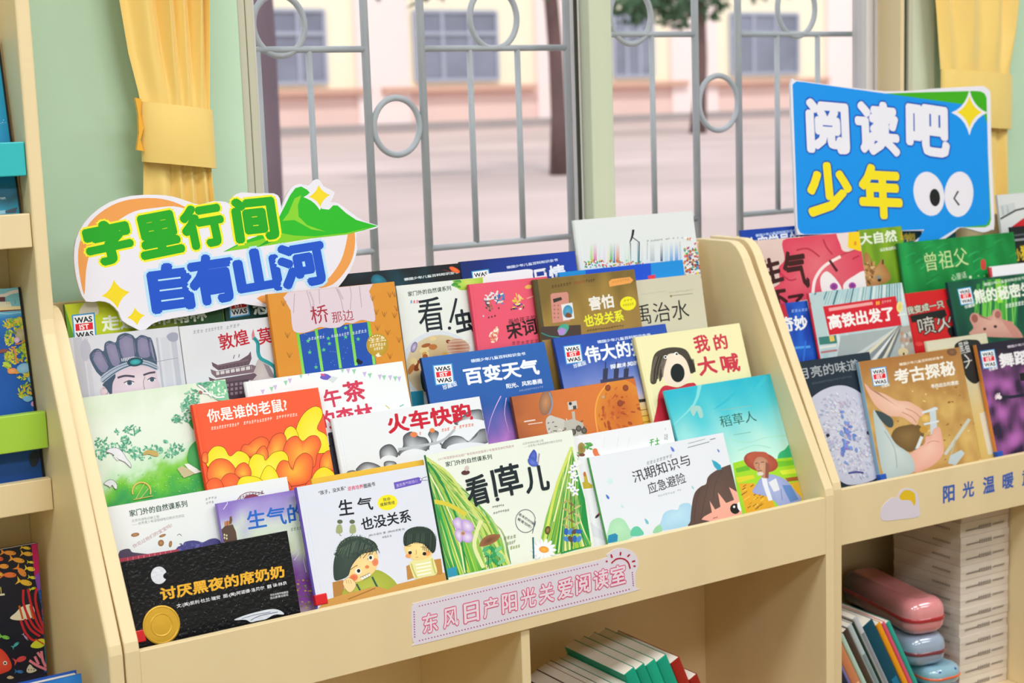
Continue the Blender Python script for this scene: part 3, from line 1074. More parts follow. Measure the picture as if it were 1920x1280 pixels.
# ---------------- centre unit, front row
def a_black(a):
    a.ell(348, 740, 53, 58, 'd9dbe6', n=36)
    a.ell(408, 742, 32, 24, '0c0d12', rot=-15)
    for i in range(70):
        a.ell(a.rnd.uniform(300, 1250), a.rnd.uniform(850, 1150), 2.2, 2.2, '8a8a94', n=6)
    a.blob([(850, 1038), (900, 1014), (985, 988), (1090, 966), (1150, 972), (1182, 1000), (1120, 1002), (1060, 1032), (1010, 1042), (960, 1052), (925, 1036)], 'dfe2ea')
    a.line([(900, 1030), (990, 1003), (1090, 985)], 5, '8088a4', smooth=3)
    a.line([(960, 1040), (1020, 1010), (1140, 985)], 5, '5d6584', smooth=3)
    a.text('讨厌黑夜的席奶奶', (362, 912), (1190, 752), 88, 'e8ae34', .035)
    a.text('文:(美)凯利·杜兰·瑞安  图:(美)阿诺德·洛贝尔  翻 译:林良', (468, 963), (1203, 805), 30, 'e6e6ea', .012, res=1)
    a.text('河北出版传媒集团', (1090, 880), (1210, 858), 15, 'd8d8dc', .012, res=1)
    a.text('河北教育出版社', (1090, 902), (1212, 876), 17, 'd8d8dc', .012, res=1)
bk = book(I4, 1, 0, 15, 'black landscape picture book with gold title, white moon and gold medal, front row left', ZA, (98, 650), (1203, 445), x0=.004, base='0c0d12', m='lumpy', art=a_black, lab=('redlabel', .084, .018, .024))
# gold medal sticker
a = Art(MB(), bk.matrix_world.copy()).zm(*ZA)
cu, cv = a.uv((363, 1070))
ru, rv = a.uv((485, 1045))
R = sqrt((ru - cu) ** 2 + (rv - cv) ** 2)
mb = MB()
prof = [(R, 0), (R, -.0009), (R * .93, -.0014), (R * .90, -.0008), (R * .60, -.0008), (R * .57, -.0014), (R * .53, -.0008), (R * .2, -.0012), (0.0001, -.0014)]
mb.grid(lambda s, t: (cu + prof[int(round(t * 8))][0] * cos(2 * pi * s), -.004 + .0032 + prof[int(round(t * 8))][1], cv + prof[int(round(t * 8))][0] * sin(2 * pi * s)), 40, 8)
o = mb.build('medal', 'gold', bk, fix=False)
o.location.y = -.0002
o['label'] = 'round gold medal'
def a_home(a):
    a.text('家门外的自然课系列', (155, 352), (540, 283), 46, '1f4a3c', .022)
    a.text('北京市绿色印刷工程', (168, 388), (352, 358), 20, '6a7a78', 0, res=1)
    a.text('——优秀青少年读物绿色印刷示范项目', (170, 413), (516, 352), 20, '6a7a78', 0, res=1)
    a.text('你见过他们的宝宝吗?', (180, 562), (440, 415), 30, 'b98d92', 0.01, res=2)
    for x, y, rx, ry, r in ((190, 470, 28, 13, -10), (372, 476, 24, 9, -20), (362, 525, 20, 22, 20), (425, 532, 11, 22, 10)):
        a.ell(x, y, rx, ry, '8a5a34', r, ccol='c09060')
    a.line([(470, 475), (485, 465), (500, 478)], 4, '4a4a4a', smooth=3)
    a.blob([(85, 660), (82, 590), (105, 570), (150, 563), (170, 585), (215, 592), (300, 610), (300, 690)], '4c3f58')
    a.blob([(460, 620), (470, 555), (505, 540), (520, 518), (570, 508), (610, 512), (640, 520), (690, 498), (735, 496), (765, 530), (780, 640)], '4a4684')
    a.leaves(560, 560, 110, 45, 40, 12, ['5a58a0', '3a3470', '6a68b0'])
    a.poly([(85, 628), (480, 565), (490, 720), (90, 720)], 'b03a50')
    for i in range(9):
        x = 140 + i * 36
        a.line([(x, 622 - i * 5.6), (x + 4, 700)], 3, 'dba2ae')
    a.marks((655, 240), (735, 226), 16, '7a7f86', 4)
    a.marks((660, 265), (715, 256), 14, '7a7f86', 3)
    a.line([(870, 240), (900, 205), (960, 185), (1050, 195)], 5, '8a4a60', smooth=4)
    a.marks((880, 232), (1045, 195), 22, '5a3a4c', 8)
    a.ell(965, 225, 50, 25, '8a3a50', -8)
book(I4, 1, 3, 17, 'white nature book with seeds and red fence, behind the black book at front left', ZA, None, (1200, 83), x0=.003, th=.007, base='e6e8ea', hard=False, art=a_home)
def a_purple(a):
    def g(s, t):
        n = nz(s, t, 9, 2) * .1
        return stops(1 - t + n, [(.0, '8a72c4'), (.09, 'a79ad6'), (.22, 'd5e0d0'), (.36, 'd8e6c4'), (.46, '9a86bc'), (.58, '7b3c96'), (.70, '8e4da4'), (.80, 'b9a9b0'), (1, '8c8a7c')])
    a.grad(g, 12, 40)
    a.line([(825, 190), (800, 235), (805, 262), (778, 300)], 4, 'ece6f6')
    for p in (((1280, 500), (1260, 560), (1285, 590), (1250, 640)), ((1290, 560), (1240, 600)), ((1320, 540), (1312, 640), (1330, 720))):
        a.line(list(p), 5, 'e6daf2')
    a.poly([(765, 520), (760, 440), (790, 410), (840, 400), (862, 450), (872, 520)], '5a4438')
    a.poly([(785, 412), (784, 382), (822, 376), (824, 406)], 'bd7d55')
    a.line([(804, 376), (804, 410)], 4, '6a4434')
    a.poly([(816, 398), (820, 350), (832, 345), (838, 370), (832, 398)], '6b5038')
    for x, y in ((785, 470), (800, 475), (785, 490), (800, 495)):
        a.ell(x, y, 6, 8, 'd8d0b0', n=6)
    a.text('生气的', (945, 440), (1330, 378), 128, '1f66c4', .02)
    a.marks((1225, 445), (1300, 430), 20, '6a7a70', 4)
    for i in range(40):
        a.ell(a.rnd.uniform(1270, 1400), a.rnd.uniform(770, 960), 9, 6, a.rnd.choice(['8a7a4a', '6a6a58', 'a8a088', 'c8a840']), n=6)
book(I4, 1, 2, 16.5, 'purple stormy-sky picture book with blue title, half hidden behind the white boy book', ZA, (733, 262), None, x1=.405, th=.008, base='8a72c4', art=a_purple)
book(I4, 1, 1, 17, 'thin yellow book showing only its top edge behind the white book with two boys', ZB_, (182, 184), (1085, 66), th=.006, base='e2b43a', hard=False)
def boy1(a):
    a.poly([(355, 1030), (440, 1008), (452, 1120), (420, 1180), (366, 1165)], 'b57f40')
    a.blob([(425, 1190), (440, 1100), (500, 1020), (600, 985), (700, 930), (790, 965), (862, 1030), (878, 1085), (800, 1090), (700, 1075), (600, 1095), (480, 1190)], 'a3ac3c', ccol='b8bf50')
    a.line([(548, 1042), (585, 1110)], 15, '2f5a48')
    a.line([(672, 985), (715, 1070)], 15, '2f5a48')
    a.poly([(310, 1168), (430, 1130), (560, 1098), (700, 1062), (760, 1075), (800, 1090), (870, 1045), (1262, 948), (1275, 1010), (700, 1150), (220, 1260)], 'd09a50')
    a.line([(480, 1165), (700, 1075)], 8, 'a06a30')
    a.blob([(478, 960), (490, 880), (560, 800), (640, 770), (690, 762), (716, 800), (718, 880), (690, 945), (630, 990), (560, 1025), (505, 1015)], 'f0cb8c', ccol='f6d898')
    a.ell(525, 992, 34, 28, 'e8845a', -20, ccol='e2693e')
    a.ell(697, 868, 26, 32, 'e8906a', 0, ccol='e27a50')
    a.blob([(372, 1010), (362, 900), (380, 800), (410, 720), (480, 668), (560, 662), (640, 680), (700, 715), (716, 765), (690, 782), (650, 775), (600, 800), (545, 850), (505, 910), (482, 975), (430, 1005)], '2f3f3a', ccol='3f5048')
    for i in range(26):
        x = 380 + i * 12
        a.line([(x + 20, 690 + abs(i - 13) * 6), (x - 6, 790 + a.rnd.uniform(-20, 60))], 5, a.rnd.choice(['4a5f50', '25302c', '5a6c58']))
    for i in range(60):
        an = radians(165 + i * 3.1)
        cx, cy = 548 + 178 * cos(an), 830 + 172 * sin(an)
        a.line([(548 + 160 * cos(an), 830 + 155 * sin(an)), (cx + a.rnd.uniform(-10, 14), cy + a.rnd.uniform(-14, 6))], 8, a.rnd.choice(['2f3f3a', '4a5f50', '5f7058']), taper=True)
    for i in range(22):
        x = 500 + i * 10
        a.line([(x, 800 - i * 3), (x + 8, 850 - i * 5 + a.rnd.uniform(-14, 14))], 7, '2f3f3a', taper=True)
    for i in range(12):
        a.line([(660 + i * 5, 700 + i * 5), (700 + i * 3, 720 + i * 7)], 4, '2f3f3a')
    a.line([(500, 928), (535, 902), (556, 893)], 5, '7a4a28')
    a.line([(600, 836), (630, 800), (648, 765)], 5, '7a4a28')
    a.ell(560, 942, 26, 24, 'f4efe0')
    a.ell(564, 938, 14, 15, '1c1c20')
    a.ell(663, 834, 22, 25, 'f4efe0', -15)
    a.ell(660, 832, 12, 14, '1c1c20')
    a.ell(632, 906, 17, 13, 'e2824e')
    a.poly([(575, 992), (625, 965), (655, 955), (660, 978), (600, 1012)], 'f2f0e2')
    a.line([(575, 992), (655, 955)], 4, '5a3a2a')
    a.line([(598, 1012), (660, 978)], 4, '5a3a2a')
    for t in (.25, .5, .75):
        a.line([(575 + 80 * t, 992 - 37 * t), (598 + 62 * t, 1012 - 34 * t)], 3, '8a7a6a')
    a.blob([(438, 1035), (470, 995), (505, 1000), (540, 1035), (535, 1075), (500, 1110), (465, 1092)], 'f2d29a', edge='b07a48', w=3)
    for t in range(3):
        a.line([(462 + t * 18, 1010), (470 + t * 18, 1040)], 3, 'b07a48')
def boy2(a):
    a.poly([(945, 900), (980, 884), (1012, 990), (955, 1010)], 'bd8744')
    a.poly([(1160, 850), (1222, 840), (1236, 960), (1180, 972)], 'bd8744')
    a.blob([(972, 870), (1040, 845), (1140, 820), (1180, 890), (1186, 965), (1100, 985), (1018, 1002), (990, 950)], 'e6dfa0')
    for k in range(4):
        a.line([(1020 + k * 4, 890 + k * 28), (1080, 880 + k * 28), (1140 + k * 2, 868 + k * 28)], 11, 'f6f5e6', smooth=3)
    a.line([(985, 880), (1000, 930), (1030, 995)], 10, 'bcbf68', smooth=3)
    a.line([(1150, 840), (1160, 900), (1180, 960)], 12, 'c4c46a', smooth=3)
    a.blob([(930, 740), (940, 790), (975, 835), (1030, 852), (1100, 842), (1150, 810), (1165, 750), (1150, 690), (1060, 660), (960, 680)], 'f0d088', ccol='f6dc98')
    a.ell(962, 818, 22, 16, 'eda060')
    a.ell(1112, 800, 26, 18, 'eda060')
    a.blob([(922, 705), (930, 640), (975, 598), (1060, 584), (1140, 608), (1182, 680), (1178, 770), (1152, 795), (1130, 745), (1050, 715), (985, 715), (938, 742)], '26352f', ccol='34473c')
    for i in range(16):
        x = 935 + i * 14
        a.line([(x + 12, 640), (x + 4, 722 + (i * 5 if i > 9 else 0))], 5, a.rnd.choice(['3c5044', '1c2622']))
    for i in range(44):
        an = radians(180 + i * 4.2)
        a.line([(1055 + 118 * cos(an), 690 + 95 * sin(an)), (1055 + 134 * cos(an) + a.rnd.uniform(-6, 6), 690 + 112 * sin(an))], 6, a.rnd.choice(['26352f', '3c5044']), taper=True)
    a.line([(945, 740), (985, 738)], 4, '8a5a30')
    a.line([(1060, 745), (1125, 758)], 4, '8a5a30')
    a.ell(975, 792, 14, 14, '18181c')
    a.ell(1090, 801, 15, 14, '18181c')
    a.ell(970, 775, 10, 6, 'f4f0e0')
    a.line([(1022, 770), (1026, 800), (1015, 808)], 4, 'c08848')
    a.line([(1020, 830), (1040, 828)], 3, 'a06a40')
def a_angry(a):
    a.text('"孩子，没关系"', (248, 335), (465, 293), 36, '2c2c34', .02, res=2)
    a.text('逆商培养', (480, 300), (604, 278), 36, 'd23a62', .02, res=2)
    a.text('图画书', (608, 279), (700, 258), 36, '2c2c34', .02, res=2)
    a.poly([(845, 232), (1045, 188), (1076, 206), (1062, 238), (855, 286)], '6a55bc')
    a.text('激发勇气和信心', (868, 272), (1042, 228), 28, 'b8ace6', .012, res=1)
    a.ell(1063, 208, 8, 8, 'e6e2f4')
    a.line([(1066, 205), (1090, 190), (1118, 186)], 4, '3a3a44', smooth=3)
    a.line([(1066, 212), (1092, 214), (1118, 210)], 4, '3a3a44', smooth=3)
    a.ell(796, 391, 80, 62, 'f4e424', -8)
    a.text('我会', (762, 384), (822, 372), 28, '4a4a30', .012, res=2)
    a.text('缓解情绪', (740, 425), (855, 404), 30, '4a4a30', .012, res=2)
    a.text('生', (412, 500), (530, 485), 128, '161a28', .02)
    a.text('气', (562, 468), (685, 448), 112, '161a28', .02)
    a.text('也没关系', (592, 618), (990, 545), 104, '161a28', .022)
    a.text('(韩)许恩实 著  (韩)赵恩惠 绘', (645, 668), (935, 612), 20, '3c3c48', .0, res=1)
    a.text('林雪洁 译', (755, 680), (830, 665), 18, '3c3c48', .0, res=1)
    for cx, s_ in ((410, 1), (518, -1)):
        a.ell(cx + 5 * s_, 545, 22, 17, '5d6b50')
        a.blob([(cx - 18, 575), (cx + 16, 570), (cx + 26, 625), (cx, 640), (cx - 26, 630)], 'a0a878')
        a.line([(cx, 640), (cx + 8 * s_, 655), (cx + 18 * s_, 655)], 5, '6a7258')
    boy1(a)
    boy2(a)
book(I4, 1, 0, 16.5, 'white picture book with two cartoon boys at a desk and a yellow oval, front row', ZB_, (65, 275), (1095, 85), base='dcdfee', spine='6a52b4', art=a_angry, th=.009, lab=('redlabel', .080, .017, .020))
def a_grass(a):
    a.text('2017年国家新闻出版广电总局向全国青少年推荐百种优秀图书', (178, 314), (785, 206), 22, 'a4606e', .0, res=1)
    a.text('家门外的自然课系列', (240, 364), (610, 300), 42, '1c3a34', .02)
    a.text('北京市绿色印刷工程', (855, 190), (1022, 160), 20, '6a7a78', 0, res=1)
    a.text('——优秀青少年读物绿色印刷示范项目', (862, 214), (1170, 160), 20, '6a7a78', 0, res=1)
    G1 = ['2f8f3f', '58ab3c', 'a5c93f', 'cdd76a', 'e3e6a2', '1d7d48', '7cbf4a', '3fa65c', 'b9cf52']
    a.poly([(50, 262), (160, 330), (290, 470), (440, 670), (560, 830), (660, 970), (760, 1140), (240, 1250)], '9cc455')
    a.blades((240, 1250), (755, 1140), (52, 265), (140, 320), (130, -90), 190, 18, G1)
    for p, c, w_ in (([(55, 280), (200, 480), (330, 800), (400, 1190)], '1f8a46', 16), ([(60, 330), (140, 600), (240, 900), (330, 1230)], '2fa050', 18), ([(80, 300), (260, 420), (450, 690), (620, 950), (740, 1140)], 'cdd87c', 22), ([(95, 400), (230, 650), (330, 900), (390, 1210)], 'e4e8b0', 12)):
        a.line(p, w_, c, smooth=5)
    a.line([(140, 640), (260, 665), (400, 745)], 34, 'd8c843', smooth=3)
    a.poly([(240, 1180), (325, 1160), (330, 1230), (245, 1250)], '2f96b8')
    # violet flower
    for p in (((290, 800), (330, 765), (365, 790), (370, 870), (320, 860)), ((365, 790), (420, 790), (465, 840), (440, 890), (375, 870)), ((320, 860), (370, 870), (365, 960), (340, 960), (310, 910)), ((370, 880), (440, 890), (460, 940), (420, 970), (370, 950))):
        a.blob(list(p), 'b795d6', ccol='e8dcf4')
    a.ell(375, 895, 18, 16, 'e0a83a', ccol='6a4aa0')
    a.line([(520, 790), (480, 900), (470, 1010), (540, 1170)], 32, 'dfe4a8', smooth=5, taper=False)
    a.blob([(505, 995), (530, 940), (590, 905), (670, 905), (650, 950), (590, 985), (540, 998)], '9c6a44', ccol='6a4434')
    for i in range(9):
        x, y = 560 + (i % 3) * 50 + (i // 3) * 12, 1020 + (i // 3) * 50
        a.ell(x, y, 36, 17, ['4fae72', '2f9a5c', '7cc48a'][i % 3], -35 + 70 * (i % 2))
    a.line([(610, 1000), (600, 1080), (640, 1150)], 6, '2a7a48', smooth=3)
    a.line([(545, 1085), (575, 1075), (578, 1120), (570, 1170)], 5, '18201c', smooth=4)
    # right clump
    a.poly([(1245, 200), (1200, 300), (1120, 500), (1040, 760), (1000, 930), (990, 1090), (1400, 1000), (1345, 640)], '86bd4a')
    a.poly([(1245, 240), (1180, 420), (1140, 640), (1090, 830), (1160, 1060), (1400, 990), (1350, 620)], '1f8e44')
    a.blades((1000, 1085), (1395, 985), (1225, 215), (1262, 215), (-60, 60), 90, 16, G1)
    a.line([(1245, 205), (1130, 500), (1060, 800), (1020, 1000)], 22, 'cfdc68', smooth=5)
    a.line([(1240, 240), (1180, 480), (1100, 800)], 12, 'e4e9a6', smooth=5)
    for x, y in ((1270, 360), (1250, 400), (1265, 450), (1240, 520), (1270, 560)):
        for k in range(5):
            an = k * 72 + x
            a.ell(x + 20 * cos(radians(an)), y + 24 * sin(radians(an)), 18, 9, 'eceef4', an)
        a.ell(x, y, 7, 7, '8a86c0')
    for i in range(12):
        x, y = 1200 + (i % 3) * 45, 640 + i * 22
        a.ell(x, y, 30, 9, ['b0a468', '8a7a4c', 'c8bc88'][i % 3], -30 + 60 * (i % 2))
    a.line([(1238, 580), (1245, 800), (1250, 1000)], 7, '6a5a34')
    for i in range(8):
        a.ell(1200 + (i % 4) * 34, 880 + (i // 4) * 60, 18, 28, ['2f62b4', '4a86cc', '5a4a3c'][i % 3], i * 30)
    a.ell(1052, 870, 22, 34, '3a2a22', 8, ccol='a88a4a')
    for i in range(14):
        an = i * 360 / 14
        a.ell(1020 + 60 * cos(radians(an)), 1028 + 52 * sin(radians(an)), 42, 15, 'e4e8f4', an, ccol='f4f5fa')
    a.ell(1022, 1024, 40, 26, 'e8963a', 8, ccol='f0b04a')
    # butterfly, beetle
    a.blob([(935, 300), (900, 290), (925, 240), (945, 225), (965, 260), (960, 320)], '3a4cae', ccol='5a70d0')
    a.blob([(895, 300), (930, 295), (975, 330), (970, 355), (930, 358), (900, 335)], '4058bc', ccol='6a80d8')
    a.line([(985, 255), (978, 300), (975, 340)], 12, 'a89cb8')
    a.ell(395, 408, 34, 18, '5a2f34', -6)
    a.ell(405, 375, 18, 22, 'cfc0c0', 20)
    a.text('看', (430, 695), (608, 645), 250, '15222a', .022)
    a.line([(603, 390), (622, 480), (642, 602)], 27, '15222a', smooth=3)
    a.ell(651, 622, 15, 15, '15222a')
    a.text('草', (672, 615), (868, 568), 262, '15222a', .022)
    a.text('儿', (885, 582), (1078, 545), 215, '15222a', .024)
    a.marks((608, 692), (705, 672), 15, '4a5a58', 6)
    a.marks((615, 738), (745, 712), 15, '4a5a58', 7)
    pts = [(875 + 80 * cos(radians(k * 15)), 795 + 92 * sin(radians(k * 15))) for k in range(24)]
    a.line(pts + [(930, 895), pts[0]], 4, '4a5a6a')
    a.text('谁来的时候', (815, 745), (940, 830), 26, '3a4450', .0, res=1)
    a.text('最害怕呢?', (808, 785), (920, 858), 26, '3a4450', .0, res=1)
    a.line([(935, 925), (940, 1095)], 12, '2a6a78')
    for p0, p1, c in (((700, 945), (800, 925), '8a9a70'), ((725, 985), (795, 968), '8a9a70'), ((750, 1022), (832, 1000), '8aa03a')):
        a.marks(p0, p1, 24, c, 4)
book(I4, 1, 0, 16.5, 'white picture book framed by painted grass with purple flower and daisy, front row centre', ZC, (52, 262), (1250, 75), x0=.5545, base='e6ebe2', th=.0065, hard=False, spine='1f7a48', art=a_grass)
def a_plants(a):
    a.blob([(15, 560), (40, 540), (65, 560), (68, 600), (40, 630), (18, 610)], 'a39250', ccol='8a7038')
    a.ell(42, 630, 24, 12, '7a4a34')
    a.leaves(95, 565, 38, 26, 14, 15, ['5aa04e', '3f8a4a', '7ab860'])
    a.blob([(122, 590), (150, 585), (165, 620), (178, 635), (140, 640), (125, 620)], 'd8754a')
    a.leaves(5, 640, 20, 30, 8, 12, ['5aa04e', '7a5a3c'])
    for x, y in ((-10, 720), (0, 770), (15, 690)):
        a.ell(x, y, 16, 26, 'f2f2f6', x * 3)
    a.poly([(40, 880), (30, 840), (60, 825), (55, 770), (75, 770), (90, 830), (120, 850), (118, 872), (75, 875)], 'c0ac34')
    a.ell(63, 770, 10, 18, 'c06a34')
    a.poly([(-20, 800), (0, 790), (100, 1250), (40, 1270)], '8cc84a')
    a.poly([(-30, 830), (-12, 900), (20, 1240), (-30, 1250)], '1f8a4a')
    a.ell(155, 1075, 22, 9, '3a3038', -45)
    a.ell(165, 1060, 8, 6, 'd84a5a')
    a.poly([(60, 1200), (110, 1120), (200, 1200), (230, 1260)], 'd9dde6')
    a.marks((530, 568), (610, 548), 50, '3fa03f', 2, 7)
    a.marks((648, 450), (652, 446), 14, '4a4a50', 1)
    for k in range(3):
        a.marks((640, 495 + k * 14), (668, 490 + k * 14), 12, '5a5a60', 2)
    for k, x in enumerate((210, 310, 390)):
        a.line([(x, 500), (x - 14, 580)], 3, 'd6d9e0')
book(I4, 1, 1, 18, 'white book with painted fruit and leaves, between the grass book and the rain-girl book', ZD, None, (685, 375), x0=.862, th=.007, base='e7e9f0', hard=False, art=a_plants)
def a_flood(a):
    a.marks((512, 702), (700, 645), 22, '7a7f8a', 8)
    a.text('汛期知识与', (425, 838), (838, 703), 92, '17171f', .006)
    a.text('应急避险', (535, 918), (806, 832), 86, '17171f', .006)
    a.marks((595, 935), (720, 905), 12, '8a8f98', 7)
    a.marks((735, 895), (765, 888), 12, '8a8f98', 2)
    a.line([(815, 548), (940, 515)], 4, '8a8f98')
    a.line([(812, 578), (970, 535)], 5, '7a7f8a')
    a.line([(975, 520), (1015, 510)], 6, '7a7f8a')
    a.blob([(605, 1180), (620, 1110), (640, 1055), (690, 1030), (740, 1030), (755, 995), (800, 980), (840, 1000), (850, 1100), (835, 1140)], 'a6cfe9', ccol='b9dcf0')
    a.blob([(232, 1270), (240, 1150), (265, 1105), (310, 1088), (350, 1105), (385, 1160), (410, 1230)], 'a4d8b2', ccol='b4e0bc')
    a.blob([(400, 1220), (405, 1170), (435, 1150), (465, 1160), (492, 1210)], '62c4a4')
    a.blob([(560, 1200), (575, 1160), (605, 1138), (620, 1150), (625, 1185)], '96cfa4')
    a.poly([(228, 1275), (235, 1215), (285, 1200), (305, 1215), (300, 1260)], '2788b4')
    a.blob([(840, 1150), (832, 1110), (842, 1000), (862, 910), (905, 862), (945, 842), (958, 795), (1000, 755), (1080, 715), (1150, 705), (1200, 800), (1250, 1010), (1180, 1100)], '5b4540', ccol='664e47')
    for p in (((900, 880), (870, 1000), (860, 1120)), ((960, 850), (930, 980), (905, 1110)), ((1060, 740), (1010, 850), (1000, 940)), ((1120, 730), (1140, 800), (1190, 880))):
        a.line(list(p), 4, '4a3732', smooth=3)
    a.poly([(912, 1100), (930, 1080), (988, 1048), (972, 965), (1012, 1028), (1050, 1008), (1032, 903), (1092, 980), (1150, 958), (1113, 865), (1195, 915), (1248, 1012), (1200, 1070), (1010, 1120)], 'f2ab9a')
    a.ell(1157, 1022, 36, 38, '1b1618', -10)
    a.ell(1192, 1005, 18, 34, 'f2eef0', -10)
    a.ell(1150, 1008, 8, 9, 'f4f0f2')
    a.line([(995, 1092), (1030, 1082)], 5, '8a4a48')
    a.poly([(985, 665), (1020, 680), (1052, 705), (1060, 735), (1030, 742), (1005, 715)], '38a4c4')
    for x, y, c, s_ in ((701, 590, '5b78d8', 1.1), (1035, 600, '5b78d8', .7), (229, 936, '3f70cc', 1), (513, 1115, '74b8cc', 1.2), (848, 868, '90cdd8', .7), (336, 1005, 'c2dfe4', .8)):
        a.blob([(x - 12 * s_, y - 18 * s_), (x + 8 * s_, y - 4 * s_), (x + 13 * s_, y + 14 * s_), (x - 2 * s_, y + 12 * s_)], c)
    a.ell(248, 822, 22, 20, 'cde6e6')
book(I4, 1, 0, 19.5, 'white landscape booklet with a brown-haired cartoon girl and raindrops, front row right', ZD, (100, 690), (1060, 430), base='e1e4ee', spine='48a246', th=.006, hard=False, art=a_flood)
def a_scare(a):
    def g(s, t):
        n = nz(s * 2, t * 1.5 + s, 3.2, 5) * .5 + nz(s, t, 14, 1) * .08
        c = stops(1 - t + n * .16, [(0, '1fb2cc'), (.16, '4cc4d2'), (.35, '9adcda'), (.5, 'c3ebdf'), (.62, 'cdeee2'), (.72, 'b9e4c8'), (1, 'c8e8a8')])
        return c
    a.grad(g, 26, 36)
    for p, c in ([(900, 120), (860, 260), (700, 420)], '7fd6dc'), ([(1250, 80), (1100, 230), (1000, 300)], '2cb6cc'), ([(1390, 60), (1300, 160), (1260, 190)], '36bccf'):
        a.line(p, 30, c, smooth=3, taper=True)
    a.blob([(830, 300), (850, 275), (905, 280), (925, 350), (900, 360), (880, 310), (855, 350)], '9fccc8')
    a.line([(1060, 305), (1275, 272)], 5, '86b8b4')
    a.text('稻草人', (1058, 432), (1318, 385), 84, '1c5a48', .0)
    a.line([(1145, 485), (1270, 465)], 5, '7ab2a4')
    for p in ([(1130, 520), (1250, 540), (1400, 500), (1540, 490)], [(1180, 600), (1300, 560), (1420, 580)]):
        a.line(p, 9, 'a2dccd', smooth=4)
    a.blob([(1470, 660), (1480, 615), (1520, 590), (1550, 555), (1580, 570), (1600, 650), (1540, 665)], '2fae74')
    a.poly([(1140, 690), (1250, 660), (1440, 660), (1600, 645), (1700, 1000), (1200, 1100)], '9fd32a')
    a.poly([(1160, 730), (1250, 705), (1270, 740), (1170, 760)], '67b52c')
    a.poly([(1430, 680), (1600, 668), (1610, 700), (1470, 720)], '6fbf2e')
    a.poly([(1480, 745), (1625, 725), (1630, 760), (1500, 775)], 'd3e23a')
    a.poly([(1520, 800), (1625, 785), (1632, 815), (1540, 825)], 'a5582a')
    a.poly([(1160, 795), (1290, 775), (1300, 800), (1180, 835)], 'd9d030')
    a.poly([(1185, 840), (1290, 835), (1420, 940), (1450, 1010), (1240, 1060)], 'e2a62a')
    a.poly([(1540, 840), (1640, 820), (1680, 960), (1590, 970)], 'e0b22e')
    for i in range(36):
        x, y = a.rnd.uniform(1200, 1420), a.rnd.uniform(860, 1030)
        a.line([(x, y), (x + 24, y - 16)], 6, a.rnd.choice(['8a5a1c', 'f2cc50', 'c4841e', '5a4420']))
    a.blob([(1285, 905), (1310, 850), (1345, 800), (1400, 772), (1470, 785), (1540, 825), (1600, 900), (1640, 960), (1500, 1010), (1440, 965), (1380, 930)], '98a2d4', ccol='a6b0dc')
    a.poly([(1500, 850), (1560, 850), (1620, 955), (1560, 975), (1520, 900)], '5f86c8')
    a.poly([(1350, 800), (1385, 785), (1395, 850), (1430, 960), (1400, 965), (1360, 850)], 'e2e4f0')
    a.poly([(1400, 830), (1455, 800), (1482, 885), (1440, 900)], 'dfe0ea')
    a.line([(1490, 880), (1500, 960)], 5, '6a78b0')
    a.ell(1345, 682, 127, 72, 'a04434', 14, ccol='c0604a')
    a.blob([(1292, 700), (1310, 655), (1345, 645), (1385, 665), (1402, 720), (1398, 770), (1370, 800), (1345, 785), (1318, 750)], 'b98268', ccol='cf9c80')
    a.poly([(1380, 680), (1408, 700), (1400, 800), (1375, 800)], '8a5244')
    a.line([(1305, 692), (1325, 688)], 5, '3a2420')
    a.line([(1345, 684), (1368, 682)], 5, '3a2420')
    a.line([(1332, 690), (1326, 725), (1338, 730)], 4, '8a5040')
    a.line([(1322, 748), (1352, 744)], 5, '7a3c34')
    a.ell(1340, 768, 24, 14, 'd8d0c8')
    a.blob([(1240, 640), (1300, 610), (1380, 612), (1400, 650), (1340, 640), (1290, 660), (1280, 690)], 'b4563f')
book(I4, 1, 1, 21.5, 'turquoise-sky picture book with a farmer in a red straw hat, front row far right', ZD, (645, 165), (1410, 40), base='4cc0d0', art=a_scare)

